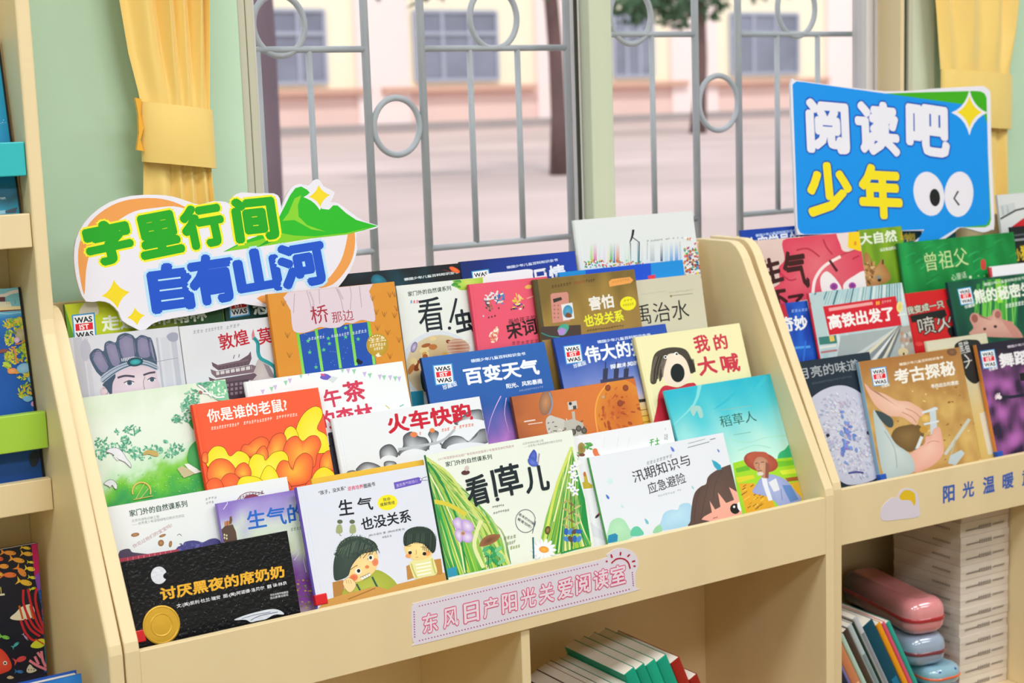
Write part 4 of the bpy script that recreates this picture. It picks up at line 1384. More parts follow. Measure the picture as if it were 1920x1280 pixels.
# ---------------- centre unit, second row
def a_field(a):
    def g(s, t):
        n = nz(s * 1.3, t, 6, 3) * .10 + nz(s, t, 30, 4) * .04
        return stops(1 - t + n + .08 * (s - .5), [(0, 'd2dfca'), (.14, 'dfe7dc'), (.30, 'dbe6d8'), (.375, 'b8dcb4'), (.41, '8cc85c'), (.45, '6cbf28'), (.50, '48aa40'), (.56, '2a984c'), (.62, '5ab43a'), (1, '8cc850')])
    a.grad(g, 40, 60)
    LC = ['63b08e', '4f9f7e', '86c6a6', '3f9070']
    for cx, cy, rx, ry, n in ((250, 640, 60, 70, 40), (370, 700, 90, 60, 55), (240, 740, 50, 60, 40), (530, 520, 75, 45, 34), (460, 600, 40, 40, 22), (390, 540, 20, 25, 8), (620, 740, 120, 60, 50), (720, 700, 90, 40, 26), (500, 690, 60, 60, 34), (940, 690, 70, 60, 34), (850, 740, 80, 40, 18), (845, 628, 25, 12, 6), (1060, 330, 80, 130, 80), (1090, 220, 70, 80, 50), (950, 430, 50, 50, 26), (1300, 130, 120, 80, 90), (1180, 90, 50, 40, 26)):
        a.leaves(cx, cy, rx, ry, n, 15, LC)
    a.blob([(1232, 120), (1280, 80), (1390, 70), (1440, 150), (1420, 240), (1330, 250), (1260, 200)], '7fc29a')
    a.leaves(1320, 160, 90, 70, 40, 16, ['a8d8b4', '5fae80', 'e0efe0'])
    for p in ([(1180, 180), (1250, 190), (1310, 220), (1380, 215)], [(1140, 110), (1200, 150), (1240, 190)]):
        a.line(p, 14, 'ece9ee', smooth=3)
    a.ell(1160, 175, 18, 14, '9a5a58', 30)
    a.blob([(1043, 740), (1060, 680), (1100, 635), (1150, 610), (1230, 640), (1230, 900), (1160, 895), (1090, 860), (1045, 810)], '3f9a50', ccol='4fa860')
    a.blob([(1052, 455), (1075, 420), (1110, 425), (1120, 520), (1090, 515)], '3a9450')
    a.blob([(288, 722), (330, 690), (400, 692), (450, 740), (480, 790), (512, 830), (518, 870), (495, 850), (455, 815), (400, 790), (340, 740)], 'dfdfe6', edge='6a5f6c', w=4)
    a.line([(360, 760), (385, 790), (400, 800)], 14, 'dfdfe6')
    a.line([(440, 800), (470, 810)], 14, 'dfdfe6')
    a.blob([(268, 1018), (310, 985), (350, 985), (385, 1020), (388, 1065), (365, 1060), (345, 1030), (325, 1055), (310, 1040)], 'dfdfe6', edge='6a5f6c', w=4)
    a.blob([(628, 752), (655, 712), (700, 708), (757, 722), (768, 762), (720, 760), (680, 745)], 'bfa25a')
    a.poly([(942, 880), (985, 855), (1030, 870), (1108, 925), (1005, 965)], 'c0b48c')
    a.poly([(1008, 838), (1048, 832), (1110, 870), (1172, 908), (1110, 925), (1045, 880)], 'e6e6e0')
    for i in range(90):
        a.ell(a.rnd.uniform(300, 1190), a.rnd.uniform(930, 1090), 4, 4, a.rnd.choice(['8fd08a', 'b8e0a0', '5cbf66']), n=6)
    pts = [(615 + 85 * cos(radians(k * 18)), 1095 + 85 * sin(radians(k * 18)) - 5) for k in range(20)]
    a.line(pts[9:] + pts[:2], 14, 'd6b75c')
    a.line([(560, 1160), (640, 1020)], 5, 'd6c890')
    a.line([(600, 1160), (680, 1060)], 5, 'd6c890')
    a.line([(540, 1165), (720, 1130)], 8, 'c8b85a')
book(I4, 2, 1, 19, 'pale green picture book of a grassy meadow with white birds, at the left end', ZN, None, (1390, 52), x0=.003, th=.008, base='d6e2d0', art=a_field, hard=False)
def a_mouse(a):
    a.text('你是谁的老鼠?', (162, 362), (640, 288), 82, 'f6efec', .022)
    for p, q, n in (((178, 402), (348, 374), 11), ((372, 370), (545, 342), 11), ((568, 337), (697, 316), 8)):
        a.marks(p, q, 18, 'fbe3d6', n)
    Y, YC, O, OC, ED = 'f6d80e', 'fbe64e', 'f0582a', 'fbb43c', '5e3512'
    L = [(Y, YC, [(690, 500), (688, 400), (730, 310), (790, 264), (835, 272), (846, 320), (815, 395), (870, 435), (900, 530), (760, 540)]),
         (Y, YC, [(618, 450), (622, 405), (655, 380), (690, 405), (710, 480), (690, 530), (640, 520)]),
         (O, 'f8a03a', [(358, 530), (372, 492), (402, 490), (430, 465), (480, 443), (522, 465), (520, 520), (470, 560), (390, 560)]),
         (O, OC, [(500, 560), (520, 500), (550, 440), (600, 420), (628, 450), (625, 520), (600, 580), (520, 590)]),
         (O, OC, [(440, 560), (470, 510), (500, 500), (520, 540), (510, 590), (450, 590)]),
         (O, OC, [(605, 600), (612, 520), (640, 460), (690, 438), (728, 470), (770, 440), (815, 440), (838, 490), (812, 560), (800, 620), (740, 650), (640, 650)]),
         (O, OC, [(830, 620), (842, 560), (885, 525), (915, 560), (915, 640), (850, 660)]),
         (Y, YC, [(150, 610), (160, 545), (200, 502), (255, 508), (292, 560), (340, 528), (395, 550), (412, 600), (350, 640), (200, 640)]),
         (Y, YC, [(405, 650), (408, 590), (440, 548), (490, 556), (505, 585), (550, 540), (610, 530), (642, 575), (620, 660), (500, 700), (420, 700)]),
         (O, 'f8983a', [(125, 590), (128, 545), (155, 540), (158, 600)]),
         (O, OC, [(160, 700), (165, 620), (210, 578), (270, 580), (315, 620), (335, 680), (260, 720)]),
         (O, OC, [(320, 660), (340, 615), (380, 598), (412, 630), (415, 680), (350, 690)]),
         (O, OC, [(570, 690), (572, 630), (600, 588), (640, 592), (665, 640), (690, 575), (740, 540), (785, 570), (785, 650), (755, 720), (620, 740)]),
         (Y, YC, [(475, 740), (485, 660), (520, 615), (560, 640), (585, 690), (590, 750)]),
         (Y, YC, [(785, 730), (800, 660), (850, 625), (900, 645), (925, 690), (900, 760)]),
         (O, 'f4763a', [(235, 740), (255, 680), (300, 662), (345, 690), (350, 750)]),
         (O, 'f4763a', [(148, 760), (165, 705), (215, 692), (250, 730), (240, 770)]),
         (Y, YC, [(340, 760), (355, 690), (430, 680), (490, 710), (480, 770)]),
         (O, 'f4763a', [(590, 760), (600, 720), (640, 712), (660, 760)]),
         (O, 'f4763a', [(740, 770), (755, 715), (800, 700), (830, 730), (815, 780)])]
    for c, cc, p in L:
        a.blob(p, c, ccol=cc, ctr=(sum(q[0] for q in p) / len(p), sum(q[1] for q in p) / len(p) + 22), edge=ED, w=2.6)
    a.poly([(822, 700), (832, 690), (832, 720), (822, 725)], '3a8a3a')
book(I4, 2, 0, 17.5, 'orange-red picture book with yellow and orange flame-like blobs and white title', ZE, (62, 255), (820, 145), base='f4572f', spine='d8401f', art=a_mouse)
def a_tea(a):
    P = [(400, 215), (455, 185), (487, 172), (540, 155), (562, 145), (625, 118), (650, 105), (716, 75), (760, 60), (965, 42), (1000, 46), (1035, 50), (1098, 66), (1130, 74), (1190, 82), (1215, 86), (1252, 86), (1282, 92), (1306, 94)]
    for i, (x, y) in enumerate(P):
        if i > 1:
            a.poly([(x - 12, y - 9), (x + 13, y - 13), (x + 3, y + 20)], ['c2b2de', '8fcaa8'][i % 2])
    a.blob([(832, 88), (850, 66), (880, 70), (905, 92), (880, 102), (850, 100)], '6458c0')
    a.ell(848, 72, 14, 6, 'd84a7a', 20)
    a.poly([(880, 100), (905, 80), (940, 88), (910, 122)], 'ced6dc')
    a.text('午', (868, 276), (972, 256), 116, 'cc2f50', .03)
    a.text('茶', (985, 243), (1114, 222), 128, 'cc2f50', .03)
    a.text('的森林', (830, 410), (1165, 350), 118, 'cc2f50', .03)
    a.line([(1225, 255), (1250, 275)], 6, 'c8c05a')
    a.line([(1310, 262), (1335, 250)], 6, '5ab0a0')
    a.poly([(880, 420), (905, 415), (960, 470), (962, 680), (912, 690), (895, 560)], '2b2b39')
    for p in ([(880, 430), (900, 445), (915, 430)], [(885, 500), (915, 490)]):
        a.line(p, 8, '14141c')
book(I4, 2, 1, 18, 'white picture book with pastel bunting and crimson title behind the orange book', ZE, (380, 112), (1327, -8), base='e7eaef', art=a_tea, th=.008)
def a_train(a):
    SM, SC = '3c4048', 'd4d8de'
    for p in ([(1190, 560), (1192, 520), (1225, 492), (1262, 490), (1290, 520), (1300, 560), (1250, 590), (1205, 600)],
              [(1215, 600), (1240, 588), (1285, 595), (1290, 625), (1225, 630)],
              [(1300, 540), (1330, 500), (1332, 440), (1380, 412), (1425, 440), (1470, 452), (1490, 500), (1450, 545), (1380, 572), (1325, 572)],
              [(1480, 520), (1500, 470), (1480, 430), (1502, 402), (1545, 418), (1530, 470), (1560, 480), (1560, 520)],
              [(1560, 510), (1580, 468), (1625, 438), (1680, 442), (1725, 470), (1770, 440), (1790, 400), (1850, 400), (1860, 465), (1780, 495), (1690, 505), (1620, 515)],
              [(1640, 370), (1655, 330), (1690, 318), (1720, 290), (1760, 280), (1800, 282), (1825, 330), (1800, 365), (1720, 372)],
              [(1050, 650), (1062, 620), (1100, 596), (1150, 600), (1195, 622), (1195, 645), (1130, 660)],
              [(990, 672), (1000, 650), (1040, 645), (1060, 668), (1030, 685)]):
        cx, cy = sum(q[0] for q in p) / len(p), sum(q[1] for q in p) / len(p)
        hw = max(abs(q[0] - cx) for q in p)
        hh = max(abs(q[1] - cy) for q in p)
        a.blob(p, SM, ccol=SC, ctr=(cx + 4, cy + hh * .3))
        a.ell(cx + hw * .15, cy + hh * .85, hw * .95, hh * .62, 'e4e7ed', ccol='e4e7ed')
    a.line([(1300, 520), (1420, 500), (1560, 470), (1640, 400)], 16, 'b4b8c0', smooth=4)
    a.text('火车快跑', (1245, 428), (1755, 348), 118, 'c60f2e', .035)
    a.ell(1395, 430, 22, 16, 'e2804a')
    for p, q, n in (((1425, 432), (1440, 430), 1), ((1560, 412), (1610, 402), 3), ((1630, 398), (1650, 394), 1), ((1665, 392), (1755, 376), 5)):
        a.marks(p, q, 17, 'e0704e', n, 3)
    a.ell(1505, 405, 16, 14, 'e2804a')
book(I4, 2, 0, 17, 'white landscape book with red title and grey smoke clouds', ZE, (905, 340), (1787, 196), base='e4e7ed', art=a_train)
def a_weather(a):
    def g(s, t):
        n = nz(s * 2, t * 2, 2.5, 8) * .3 + nz(s, t, 9, 3) * .08
        b = stops(1 - t + n * .3, [(0, '1c5cae'), (.3, '1d57a8'), (.5, '2f4f9e'), (1, '3b3f8c')])
        w_ = nz(s * 3, t * 2, 2.2, 21) * .35
        k = max(0, 1 - abs(s - .56 - (t - .5) * .55 + w_) * 3.4) * max(0, min(1, (.66 - t) * 4))
        m_ = max(0, min(1, (.42 - t) * 4)) * max(0, min(1, 1 - abs(s - .42 + w_) * 5))
        c = mix(b, lin('c07ccc'), min(1, k * 1.15))
        return mix(c, lin('4a2f86'), m_ * .6)
    a.grad(g, 30, 34)
    for p in ([(500, 420), (470, 480), (440, 560), (425, 640)], [(530, 430), (520, 520), (545, 620)]):
        a.line(p, 5, 'e2b8e6', smooth=3, taper=True)
    a.was([(121, 249), (230, 238), (244, 350), (137, 362)])
    a.text('珍藏版', (182, 388), (260, 362), 30, 'dfe8f4', .02, res=2)
    a.text(SERIES, (335, 236), (637, 193), 19, 'd6e2f4', .03, res=1)
    a.text('百变天气', (305, 362), (718, 300), 96, 'e9eef8', .035)
    a.text('阳光、风和暴雨', (532, 380), (731, 350), 28, 'e6ecf8', .03, res=2)
    a.marks((600, 395), (735, 372), 9, '9aa6cc', 12)
book(I4, 2, 1, 18, 'blue science book about weather with white title and purple lightning', ZF, (57, 210), (740, 119), base='1c58aa', spine='16306e', art=a_weather, hard=False, th=.008)
def a_mars(a):
    def g(s, t):
        n = nz(s * 3, t * 6, 2, 8) * .12
        return stops(s + n, [(0, 'a85c34'), (.1, 'b9673a'), (.35, 'd0743a'), (.7, 'd97a38'), (1, 'c96a30')])
    a.grad(g, 30, 20)
    a.ell(748, 455, 36, 72, '8a6450', 8, ccol='c98e62')
    a.line([(768, 400), (782, 440), (782, 480), (765, 525)], 8, '7c94b4', smooth=4)
    a.ell(1160, 500, 138, 172, 'dc8a34', 0, ccol='c4602a')
    for i in range(60):
        an, r = a.rnd.uniform(0, 6.28), sqrt(a.rnd.random()) * .9
        a.ell(1160 + 132 * r * cos(an), 500 + 160 * r * sin(an), a.rnd.uniform(5, 20), a.rnd.uniform(4, 10), a.rnd.choice(['b5542a', 'c8642c', 'd87a34', 'a84a26']), an * 30, n=9)
    a.line([(1100, 340), (1040, 420), (1022, 520), (1040, 640)], 7, 'eda84c', smooth=4)
    for x, y in ((1092, 375), (1190, 375), (1160, 460)):
        a.ell(x, y, 16, 18, '7e3a24', ccol='a44c2c')
    a.ell(1066, 425, 12, 11, 'b98a60', ccol='d8a878')
    G, D = 'b9b6ae', '4a4844'
    a.blob([(748, 560), (770, 528), (800, 535), (850, 552), (880, 580), (860, 640), (770, 640)], 'c6c4bc')
    a.poly([(850, 560), (900, 545), (955, 570), (970, 650), (890, 660), (850, 620)], G)
    a.line([(900, 505), (905, 560)], 16, G)
    a.poly([(868, 455), (918, 446), (924, 488), (874, 498)], 'c9c6be')
    a.ell(884, 462, 9, 9, '2a2826')
    a.poly([(898, 475), (916, 472), (918, 492), (900, 495)], D)
    for i in range(26):
        x, y = a.rnd.uniform(755, 965), a.rnd.uniform(545, 640)
        a.line([(x, y), (x + a.rnd.uniform(-22, 22), y + a.rnd.uniform(-12, 12))], 5, a.rnd.choice([D, '8a8780', 'e2e0da', '6a4a3a']))
    for x, y in ((930, 600), (960, 612), (900, 620)):
        a.ell(x, y, 16, 18, '3a3634', ccol='7a7670')
    a.line([(628, 562), (690, 552)], 7, 'e9dccf')
    a.line([(650, 577), (730, 566)], 5, 'e9d2c0')
book(I4, 2, 0, 16, 'orange space book with a planet and a grey rover', ZF, (557, 425), (1240, 320), base='b4663a', spine='7a3e22', art=a_mars, hard=False, th=.008)
def a_great(a):
    def g(s, t):
        return stops(1 - t + nz(s, t, 6, 1) * .05, [(0, '1f49ac'), (.14, '2350b0'), (.30, '6a7fc4'), (.42, 'b9b6da'), (.48, 'dfc48c'), (.56, 'e0b23a'), (1, 'd8a52c')])
    a.grad(g, 10, 34)
    a.was([(845, 143), (941, 131), (957, 231), (861, 246)])
    a.text('珍藏版', (905, 268), (975, 246), 26, 'dfe8f4', .02, res=2)
    a.text(SERIES, (1035, 130), (1330, 88), 18, 'cfdcf4', .03, res=1)
    a.text('伟大的探险', (975, 240), (1395, 175), 94, 'e9eef8', .03)
    a.text('探索未知的旅程', (1108, 272), (1330, 236), 26, 'e6ecf8', .03, res=1)
    for x in (1080, 1140, 1195):
        a.line([(x, 230), (x - 6, 350)], 6, '2a2c48')
        a.poly([(x - 14, 270), (x + 14, 265), (x + 8, 345), (x - 18, 350)], '2c3050')
    a.poly([(1050, 330), (1235, 310), (1240, 350), (1055, 370)], '3a3c5c')
    a.poly([(1250, 440), (1340, 430), (1340, 446), (1252, 458)], '2e2a1c')
    for k in range(3):
        a.line([(1262, 500 + k * 34), (1340, 490 + k * 34)], 5, '9a7420')
book(I4, 2, 1, 18.3, 'blue science book with white title and a sunset sea, behind the rover book', ZF, (790, 101), (1410, 19), base='1f49ac', art=a_great, hard=False, th=.008)
def a_scream(a):
    R_ = 'c9334a'
    a.text('我', (1582, 186), (1664, 170), 100, R_, .03, res=2)
    a.text('的', (1690, 170), (1764, 156), 90, R_, .03, res=2)
    a.text('大', (1602, 312), (1704, 292), 106, R_, .035, res=2)
    a.text('喊', (1730, 298), (1832, 282), 108, R_, .03, res=2)
    a.blob([(1362, 640), (1366, 470), (1375, 400), (1408, 362), (1480, 372), (1545, 348), (1590, 380), (1640, 640)], 'c8283e', ccol='d83a4a')
    a.blob([(1390, 300), (1396, 210), (1436, 168), (1500, 170), (1548, 225), (1556, 290), (1530, 345), (1475, 366), (1425, 352)], 'efdcc8', ccol='f3e4d2')
    a.line([(1345, 255), (1352, 290)], 10, 'e8d2bc')
    a.blob([(1328, 345), (1332, 270), (1350, 190), (1400, 158), (1470, 150), (1525, 165), (1555, 215), (1578, 275), (1552, 296), (1540, 258), (1522, 218), (1490, 190), (1445, 184), (1410, 202), (1388, 250), (1392, 318), (1378, 340), (1372, 300), (1358, 350)], '463e36')
    for i in range(14):
        x = 1332 + i * 5
        a.line([(x + 25, 200), (x + 4, 270), (x, 340 - i * 2)], 4, a.rnd.choice(['2a2622', '6a6050']), smooth=2)
    for i in range(6):
        a.line([(1540 + i * 5, 215), (1552 + i * 5, 288)], 4, '2a2622')
    a.ell(1412, 204, 11, 10, 'f4f4f0')
    a.ell(1411, 204, 6, 6, '18181a')
    a.ell(1470, 188, 12, 11, 'f4f4f0')
    a.ell(1473, 188, 6, 6, '18181a')
    a.line([(1398, 190), (1425, 196)], 3, '3a322c')
    a.line([(1455, 178), (1485, 172)], 3, '3a322c')
    a.ell(1478, 292, 39, 52, '0f181c', -4)
    a.line([(1420, 380), (1450, 470), (1440, 560)], 4, '9a1c30', smooth=3)
    a.line([(1540, 370), (1560, 450)], 4, '9a1c30')
book(I4, 2, 0, 18, 'cream picture book with a shouting child in red, at the right panel', ZF, (1240, 96), (1820, 15), base='ece6b6', spine='d8c890', art=a_scream, th=.009)

# ---------------- centre unit, back tier
def a_zhuge(a):
    def g(s, t):
        n = nz(s * 2, t, 5, 3) * .12 + nz(s, t, 18, 1) * .08
        return stops(.5 + n, [(0, 'b9bcca'), (.4, 'cccdd8'), (.7, 'd7d7e0'), (1, 'e2e2ea')])
    a.grad(g, 30, 30)
    for x, w_, c in ((160, 60, 'bdbdca'), (215, 30, 'c6c4d2'), (690, 14, 'b4b6c6'), (740, 50, 'c8cad6'), (800, 36, 'b9bccb')):
        a.line([(x, 330), (x + 50, 740)], w_, c)
    a.blob([(755, 320), (790, 295), (830, 305), (825, 350), (780, 355)], '9c9eb4')
    a.blob([(180, 380), (215, 340), (250, 400), (230, 480), (190, 470)], 'b4b4c4')
    a.line([(690, 490), (830, 465)], 5, '9ea2b6')
    a.ell(345, 690, 34, 38, 'cdb6c2', -10, ccol='dcc8d2')
    a.line([(330, 670), (350, 665), (365, 690), (350, 712)], 4, '8a7488', smooth=3)
    a.blob([(385, 760), (388, 660), (410, 575), (490, 530), (600, 515), (680, 535), (692, 585), (700, 620), (712, 650), (708, 760)], 'd3bfcf', ccol='ded0da')
    a.blob([(330, 640), (400, 570), (415, 590), (395, 640), (390, 740), (372, 700), (345, 660)], '3c5068')
    CO, CI = '42566e', '7d7a9c'
    a.blob([(242, 470), (262, 415), (300, 402), (335, 420), (342, 370), (375, 350), (415, 362), (430, 320), (480, 298), (530, 315), (548, 335), (585, 312), (630, 325), (660, 350), (692, 515), (600, 480), (500, 492), (405, 535), (318, 590)], CO, n=3)
    for p in ([(262, 470), (280, 422), (318, 420), (368, 520), (325, 562)], [(350, 385), (378, 365), (418, 380), (448, 490), (395, 515)], [(438, 345), (482, 315), (532, 335), (545, 455), (470, 475)], [(562, 345), (590, 325), (630, 342), (648, 450), (575, 455)], [(640, 348), (655, 355), (682, 480), (662, 462)]):
        a.blob(p, CI, ccol='8f88a8', n=3)
        a.line([p[0], p[1], p[2], p[3]], 4, '34485e')
    a.poly(smooth_pts([(318, 590), (400, 530), (500, 490), (600, 478), (692, 512), (692, 548), (600, 516), (500, 526), (410, 572), (330, 632)], 3), 'a7b2c6')
    a.line([(322, 600), (402, 542), (500, 503), (600, 490), (690, 524)], 5, '5f7088', smooth=4)
    a.line([(328, 626), (408, 564), (500, 520), (600, 508), (690, 540)], 7, '3c5a70', smooth=4)
    for i in range(13):
        x = 455 + i * 11
        a.line([(x, 455 + abs(i - 7) * 2), (x + 4, 482 + abs(i - 7))], 5, 'd8dce6')
    a.ell(545, 492, 54, 30, '23485a', -6)
    a.ell(547, 492, 36, 18, '2a8f96', -6, ccol='46b0b4')
    a.line([(428, 598), (480, 584), (542, 590)], 14, '4b4458', smooth=4)
    a.line([(600, 580), (640, 566), (680, 560)], 13, '4b4458', smooth=4)
    a.ell(505, 633, 30, 15, 'e6e0e6', -3)
    a.ell(508, 632, 17, 15, '48657c', ccol='2a3a4a')
    a.line([(470, 632), (505, 616), (540, 626)], 6, '3a3444', smooth=3)
    a.ell(655, 611, 24, 14, 'e6e0e6', -3)
    a.ell(658, 610, 15, 14, '48657c', ccol='2a3a4a')
    a.line([(628, 612), (655, 595), (682, 603)], 6, '3a3444', smooth=3)
    a.line([(612, 590), (600, 630), (612, 690)], 4, '8a7080', smooth=3)
book(I4, 3, 1, 11, 'grey painted picture book of an ancient scholar wearing a purple headdress', ZR, (122, 325), (832, 258), x0=.004, th=.007, base='cccdd8', art=a_zhuge, hard=False)
def a_dun(a):
    a.grad(lambda s, t: stops(.5 + nz(s, t, 4, 2) * .4, [(0, 'cfd0da'), (1, 'e0e0e6')]), 14, 14)
    a.marks((930, 304), (1000, 292), 22, '8d8f98', 3)
    a.marks((1010, 292), (1130, 270), 20, '8d8f98', 6)
    a.marks((1150, 272), (1245, 256), 22, '8d8f98', 4)
    a.text('敦煌', (1116, 418), (1312, 372), 112, 'b6182e', .018)
    a.text('莫高窟', (1374, 380), (1650, 330), 112, 'b6182e', .018)
    a.blob([(1320, 590), (1345, 520), (1372, 468), (1410, 480), (1440, 520), (1475, 600), (1480, 740), (1320, 740)], 'b7aaac', ccol='c9bdbd')
    a.poly([(1400, 500), (1440, 520), (1480, 600), (1440, 590)], '8a8088')
    P1, P2, P3 = '65505c', '7b6470', '4e3c48'
    a.poly([(1055, 492), (1095, 512), (1240, 482), (1300, 445), (1316, 420), (1322, 470), (1305, 512), (1100, 548), (1062, 520)], P1)
    a.line([(1090, 520), (1300, 478)], 7, P2)
    for i in range(8):
        a.line([(1110 + i * 24, 520 - i * 4), (1112 + i * 24, 545 - i * 4)], 4, P3)
    a.line([(1200, 470), (1208, 445)], 5, P1)
    a.line([(1236, 462), (1240, 440)], 5, P1)
    a.poly([(1048, 540), (1090, 556), (1325, 510), (1352, 520), (1335, 562), (1085, 598), (1055, 570)], P2)
    a.poly([(1085, 560), (1320, 518), (1322, 540), (1088, 580)], 'cfc8cc')
    for i in range(7):
        a.line([(1110 + i * 34, 552 - i * 6), (1112 + i * 34, 580 - i * 6)], 6, P3)
    a.poly([(1035, 592), (1080, 610), (1340, 566), (1358, 580), (1330, 612), (1090, 640), (1045, 622)], P1)
    a.poly([(1110, 632), (1300, 606), (1320, 740), (1150, 740)], P3)
    for i in range(5):
        for j in range(3):
            a.poly([(1150 + i * 30, 640 + j * 30 - i * 4), (1168 + i * 30, 637 + j * 30 - i * 4), (1170 + i * 30, 655 + j * 30 - i * 4), (1152 + i * 30, 658 + j * 30 - i * 4)], '8f7c88')
    a.poly([(1332, 270), (1340, 300), (1348, 345), (1326, 345), (1322, 310)], 'c87a8a')
    a.line([(1336, 330), (1362, 365), (1366, 430), (1385, 470), (1440, 500), (1478, 535), (1480, 600)], 24, '23939a', smooth=5)
    a.line([(1340, 335), (1370, 370), (1372, 430)], 6, '1a6a74', smooth=3)
book(I4, 3, 1, 11, 'pale picture book with a red brush title and a grey temple pavilion', ZR, (838, 257), (1444, 190), x1=.385, th=.007, base='d8d8e0', art=a_dun, hard=False)
def a_bridge(a):
    a.grad(lambda s, t: mix(lin('d88f30'), lin('e3ad4c'), max(0, min(1, (.46 - t + .1 * s) * 9)) * .9 + nz(s, t, 30, 1) * .08), 30, 36)
    a.poly([(328, 690), (600, 620), (950, 575), (1010, 950), (370, 1060)], '1c4fae')
    for i in range(60):
        a.ell(a.rnd.uniform(360, 960), a.rnd.uniform(680, 960), 4, 4, a.rnd.choice(['4a84c8', '6aa0c8', '2a64b8']), n=6)
    for p, q in (((318, 672), (372, 1040)), ((480, 640), (535, 1010)), ((645, 620), (695, 985)), ((782, 600), (832, 960)), ((940, 575), (992, 950))):
        a.line([p, q], 25, '70c83c', '8ad860')
    for x, y in ((410, 745), (588, 722), (740, 628), (425, 845), (548, 822), (480, 975), (740, 710), (850, 728), (597, 768)):
        star5 = []
        for k in range(10):
            r = 20 if k % 2 == 0 else 9
            star5.append((x + r * sin(radians(k * 36)), y - r * cos(radians(k * 36))))
        a.poly(star5, '58c87c')
    a.marks((412, 738), (556, 716), 24, 'd4def0', 6)
    a.marks((610, 712), (770, 688), 24, 'd4def0', 7)
    a.marks((795, 688), (926, 664), 28, 'd4def0', 5)
    a.poly(smooth_pts([(238, 312), (922, 230), (945, 310), (975, 390), (1000, 560), (950, 572), (880, 560), (800, 590), (740, 584), (690, 622), (600, 632), (520, 622), (460, 645), (380, 672), (300, 668), (270, 620), (258, 480)], 3), 'dac9d5')
    for p in ([(398, 300), (430, 420), (448, 500)], [(505, 290), (512, 420)], [(655, 275), (700, 390), (722, 500)], [(775, 260), (788, 340), (780, 470)], [(290, 330), (282, 500)], [(860, 260), (880, 450)]):
        a.line(p, 5, 'a796a6', smooth=3)
    for p in ([(420, 310), (455, 400), (460, 480)], [(670, 285), (715, 380)]):
        a.line(p, 16, 'c6b2c2', smooth=3)
    a.text('桥', (448, 602), (600, 575), 160, 'a5263c', .005)
    a.text('那边', (628, 590), (815, 560), 98, 'a5263c', .0)
    a.ell(1018, 780, 97, 102, 'b8942c', ccol='c6a440')
    for i in range(9):
        an = radians(-150 + i * 15)
        a.ell(1018 + 80 * cos(an), 780 + 84 * sin(an), 7, 7, 'efe6c0', n=6)
    a.marks((955, 760), (1082, 738), 34, 'f0e8cc', 3, 5)
    a.marks((948, 800), (1092, 778), 26, 'f0e8cc', 6, 4)
    a.marks((985, 826), (1068, 814), 22, 'f0e8cc', 4, 4)
    a.poly([(1000, 870), (1030, 845), (1038, 870), (1060, 875), (1020, 888)], 'f0e8cc')
    a.blob([(835, 930), (840, 900), (865, 912), (890, 930), (870, 950)], '10182a')
    for x, y in ((195, 425), (230, 705), (248, 880), (1130, 350), (1170, 345), (1080, 520), (1170, 530), (1020, 640), (1110, 680), (1210, 745), (1130, 890), (975, 380), (1010, 500), (1190, 470)):
        for dx in (-22, 0, 22):
            a.line([(x + dx, y - 28 - abs(dx) * .3), (x, y + 14)], 4, 'a8702c')
book(I4, 3, 0, 11, 'orange picture book with a pale curtain over a blue starry window', ZS, (52, 345), (1165, 213), base='d88f30', spine='c87a24', art=a_bridge, th=.009)
def a_bug(a):
    a.blob([(1680, 210), (1760, 180), (1920, 160), (1940, 250), (1850, 285), (1740, 295)], '9cc83c', ccol='c8dc6a')
    a.leaves(1720, 235, 40, 40, 14, 22, ['4a9a3a', '7ab848', '3a8a44'])
    a.text('家门外的自然课系列', (1290, 356), (1668, 300), 44, '1e3c32', .018)
    for k, c in enumerate(('5a8ac8', 'd85a4a', 'd86a9a', 'e08a4a')):
        a.marks((1305 + k * 26, 412), (1328 + k * 26, 408), 26, c, 1, 6)
    a.marks((1415, 405), (1440, 402), 12, '8a8f90', 2)
    a.text('看', (1398, 675), (1615, 645), 300, '14202a', .006)
    a.line([(1712, 370), (1690, 470), (1658, 585)], 22, '14202a', smooth=3)
    a.ell(1652, 632, 15, 15, '14202a')
    a.text('虫儿', (1715, 690), (2040, 630), 215, '14202a', .03)
    a.ell(1560, 960, 330, 305, 'd6dbe6')
    a.ell(1570, 970, 300, 280, 'd3c3a0', ccol='b98c58')
    for i in range(34):
        an, r = a.rnd.uniform(0, 6.28), sqrt(a.rnd.random())
        a.ell(1570 + 270 * r * cos(an), 950 + 240 * r * sin(an), a.rnd.uniform(20, 60), a.rnd.uniform(14, 36), a.rnd.choice(['a0582e', '8a4024', 'c89a48', 'e0c890', 'b87038', 'e0d8b0']), an * 40, n=10)
    a.ell(1730, 800, 100, 75, 'c49a88', 10, ccol='a05a3c')
    for i in range(5):
        a.line([(1640, 750 + i * 28), (1830, 735 + i * 28)], 4, 'dfd0b4')
    a.ell(1340, 800, 26, 50, '7a6a9c', 20, ccol='c8c0d8')
    a.blob([(1400, 1010), (1500, 960), (1560, 1120), (1430, 1190)], '1f3a3a')
    a.poly([(1310, 1190), (1420, 1180), (1440, 1400), (1330, 1400)], '2b93b4')
book(I4, 3, 2, 10.5, 'white nature book with black title and a brown shell circle, beside the orange curtain book', ZS, (1182, 262), None, x1=.80, base='e3e7e4', art=a_bug, hard=False, th=.007)
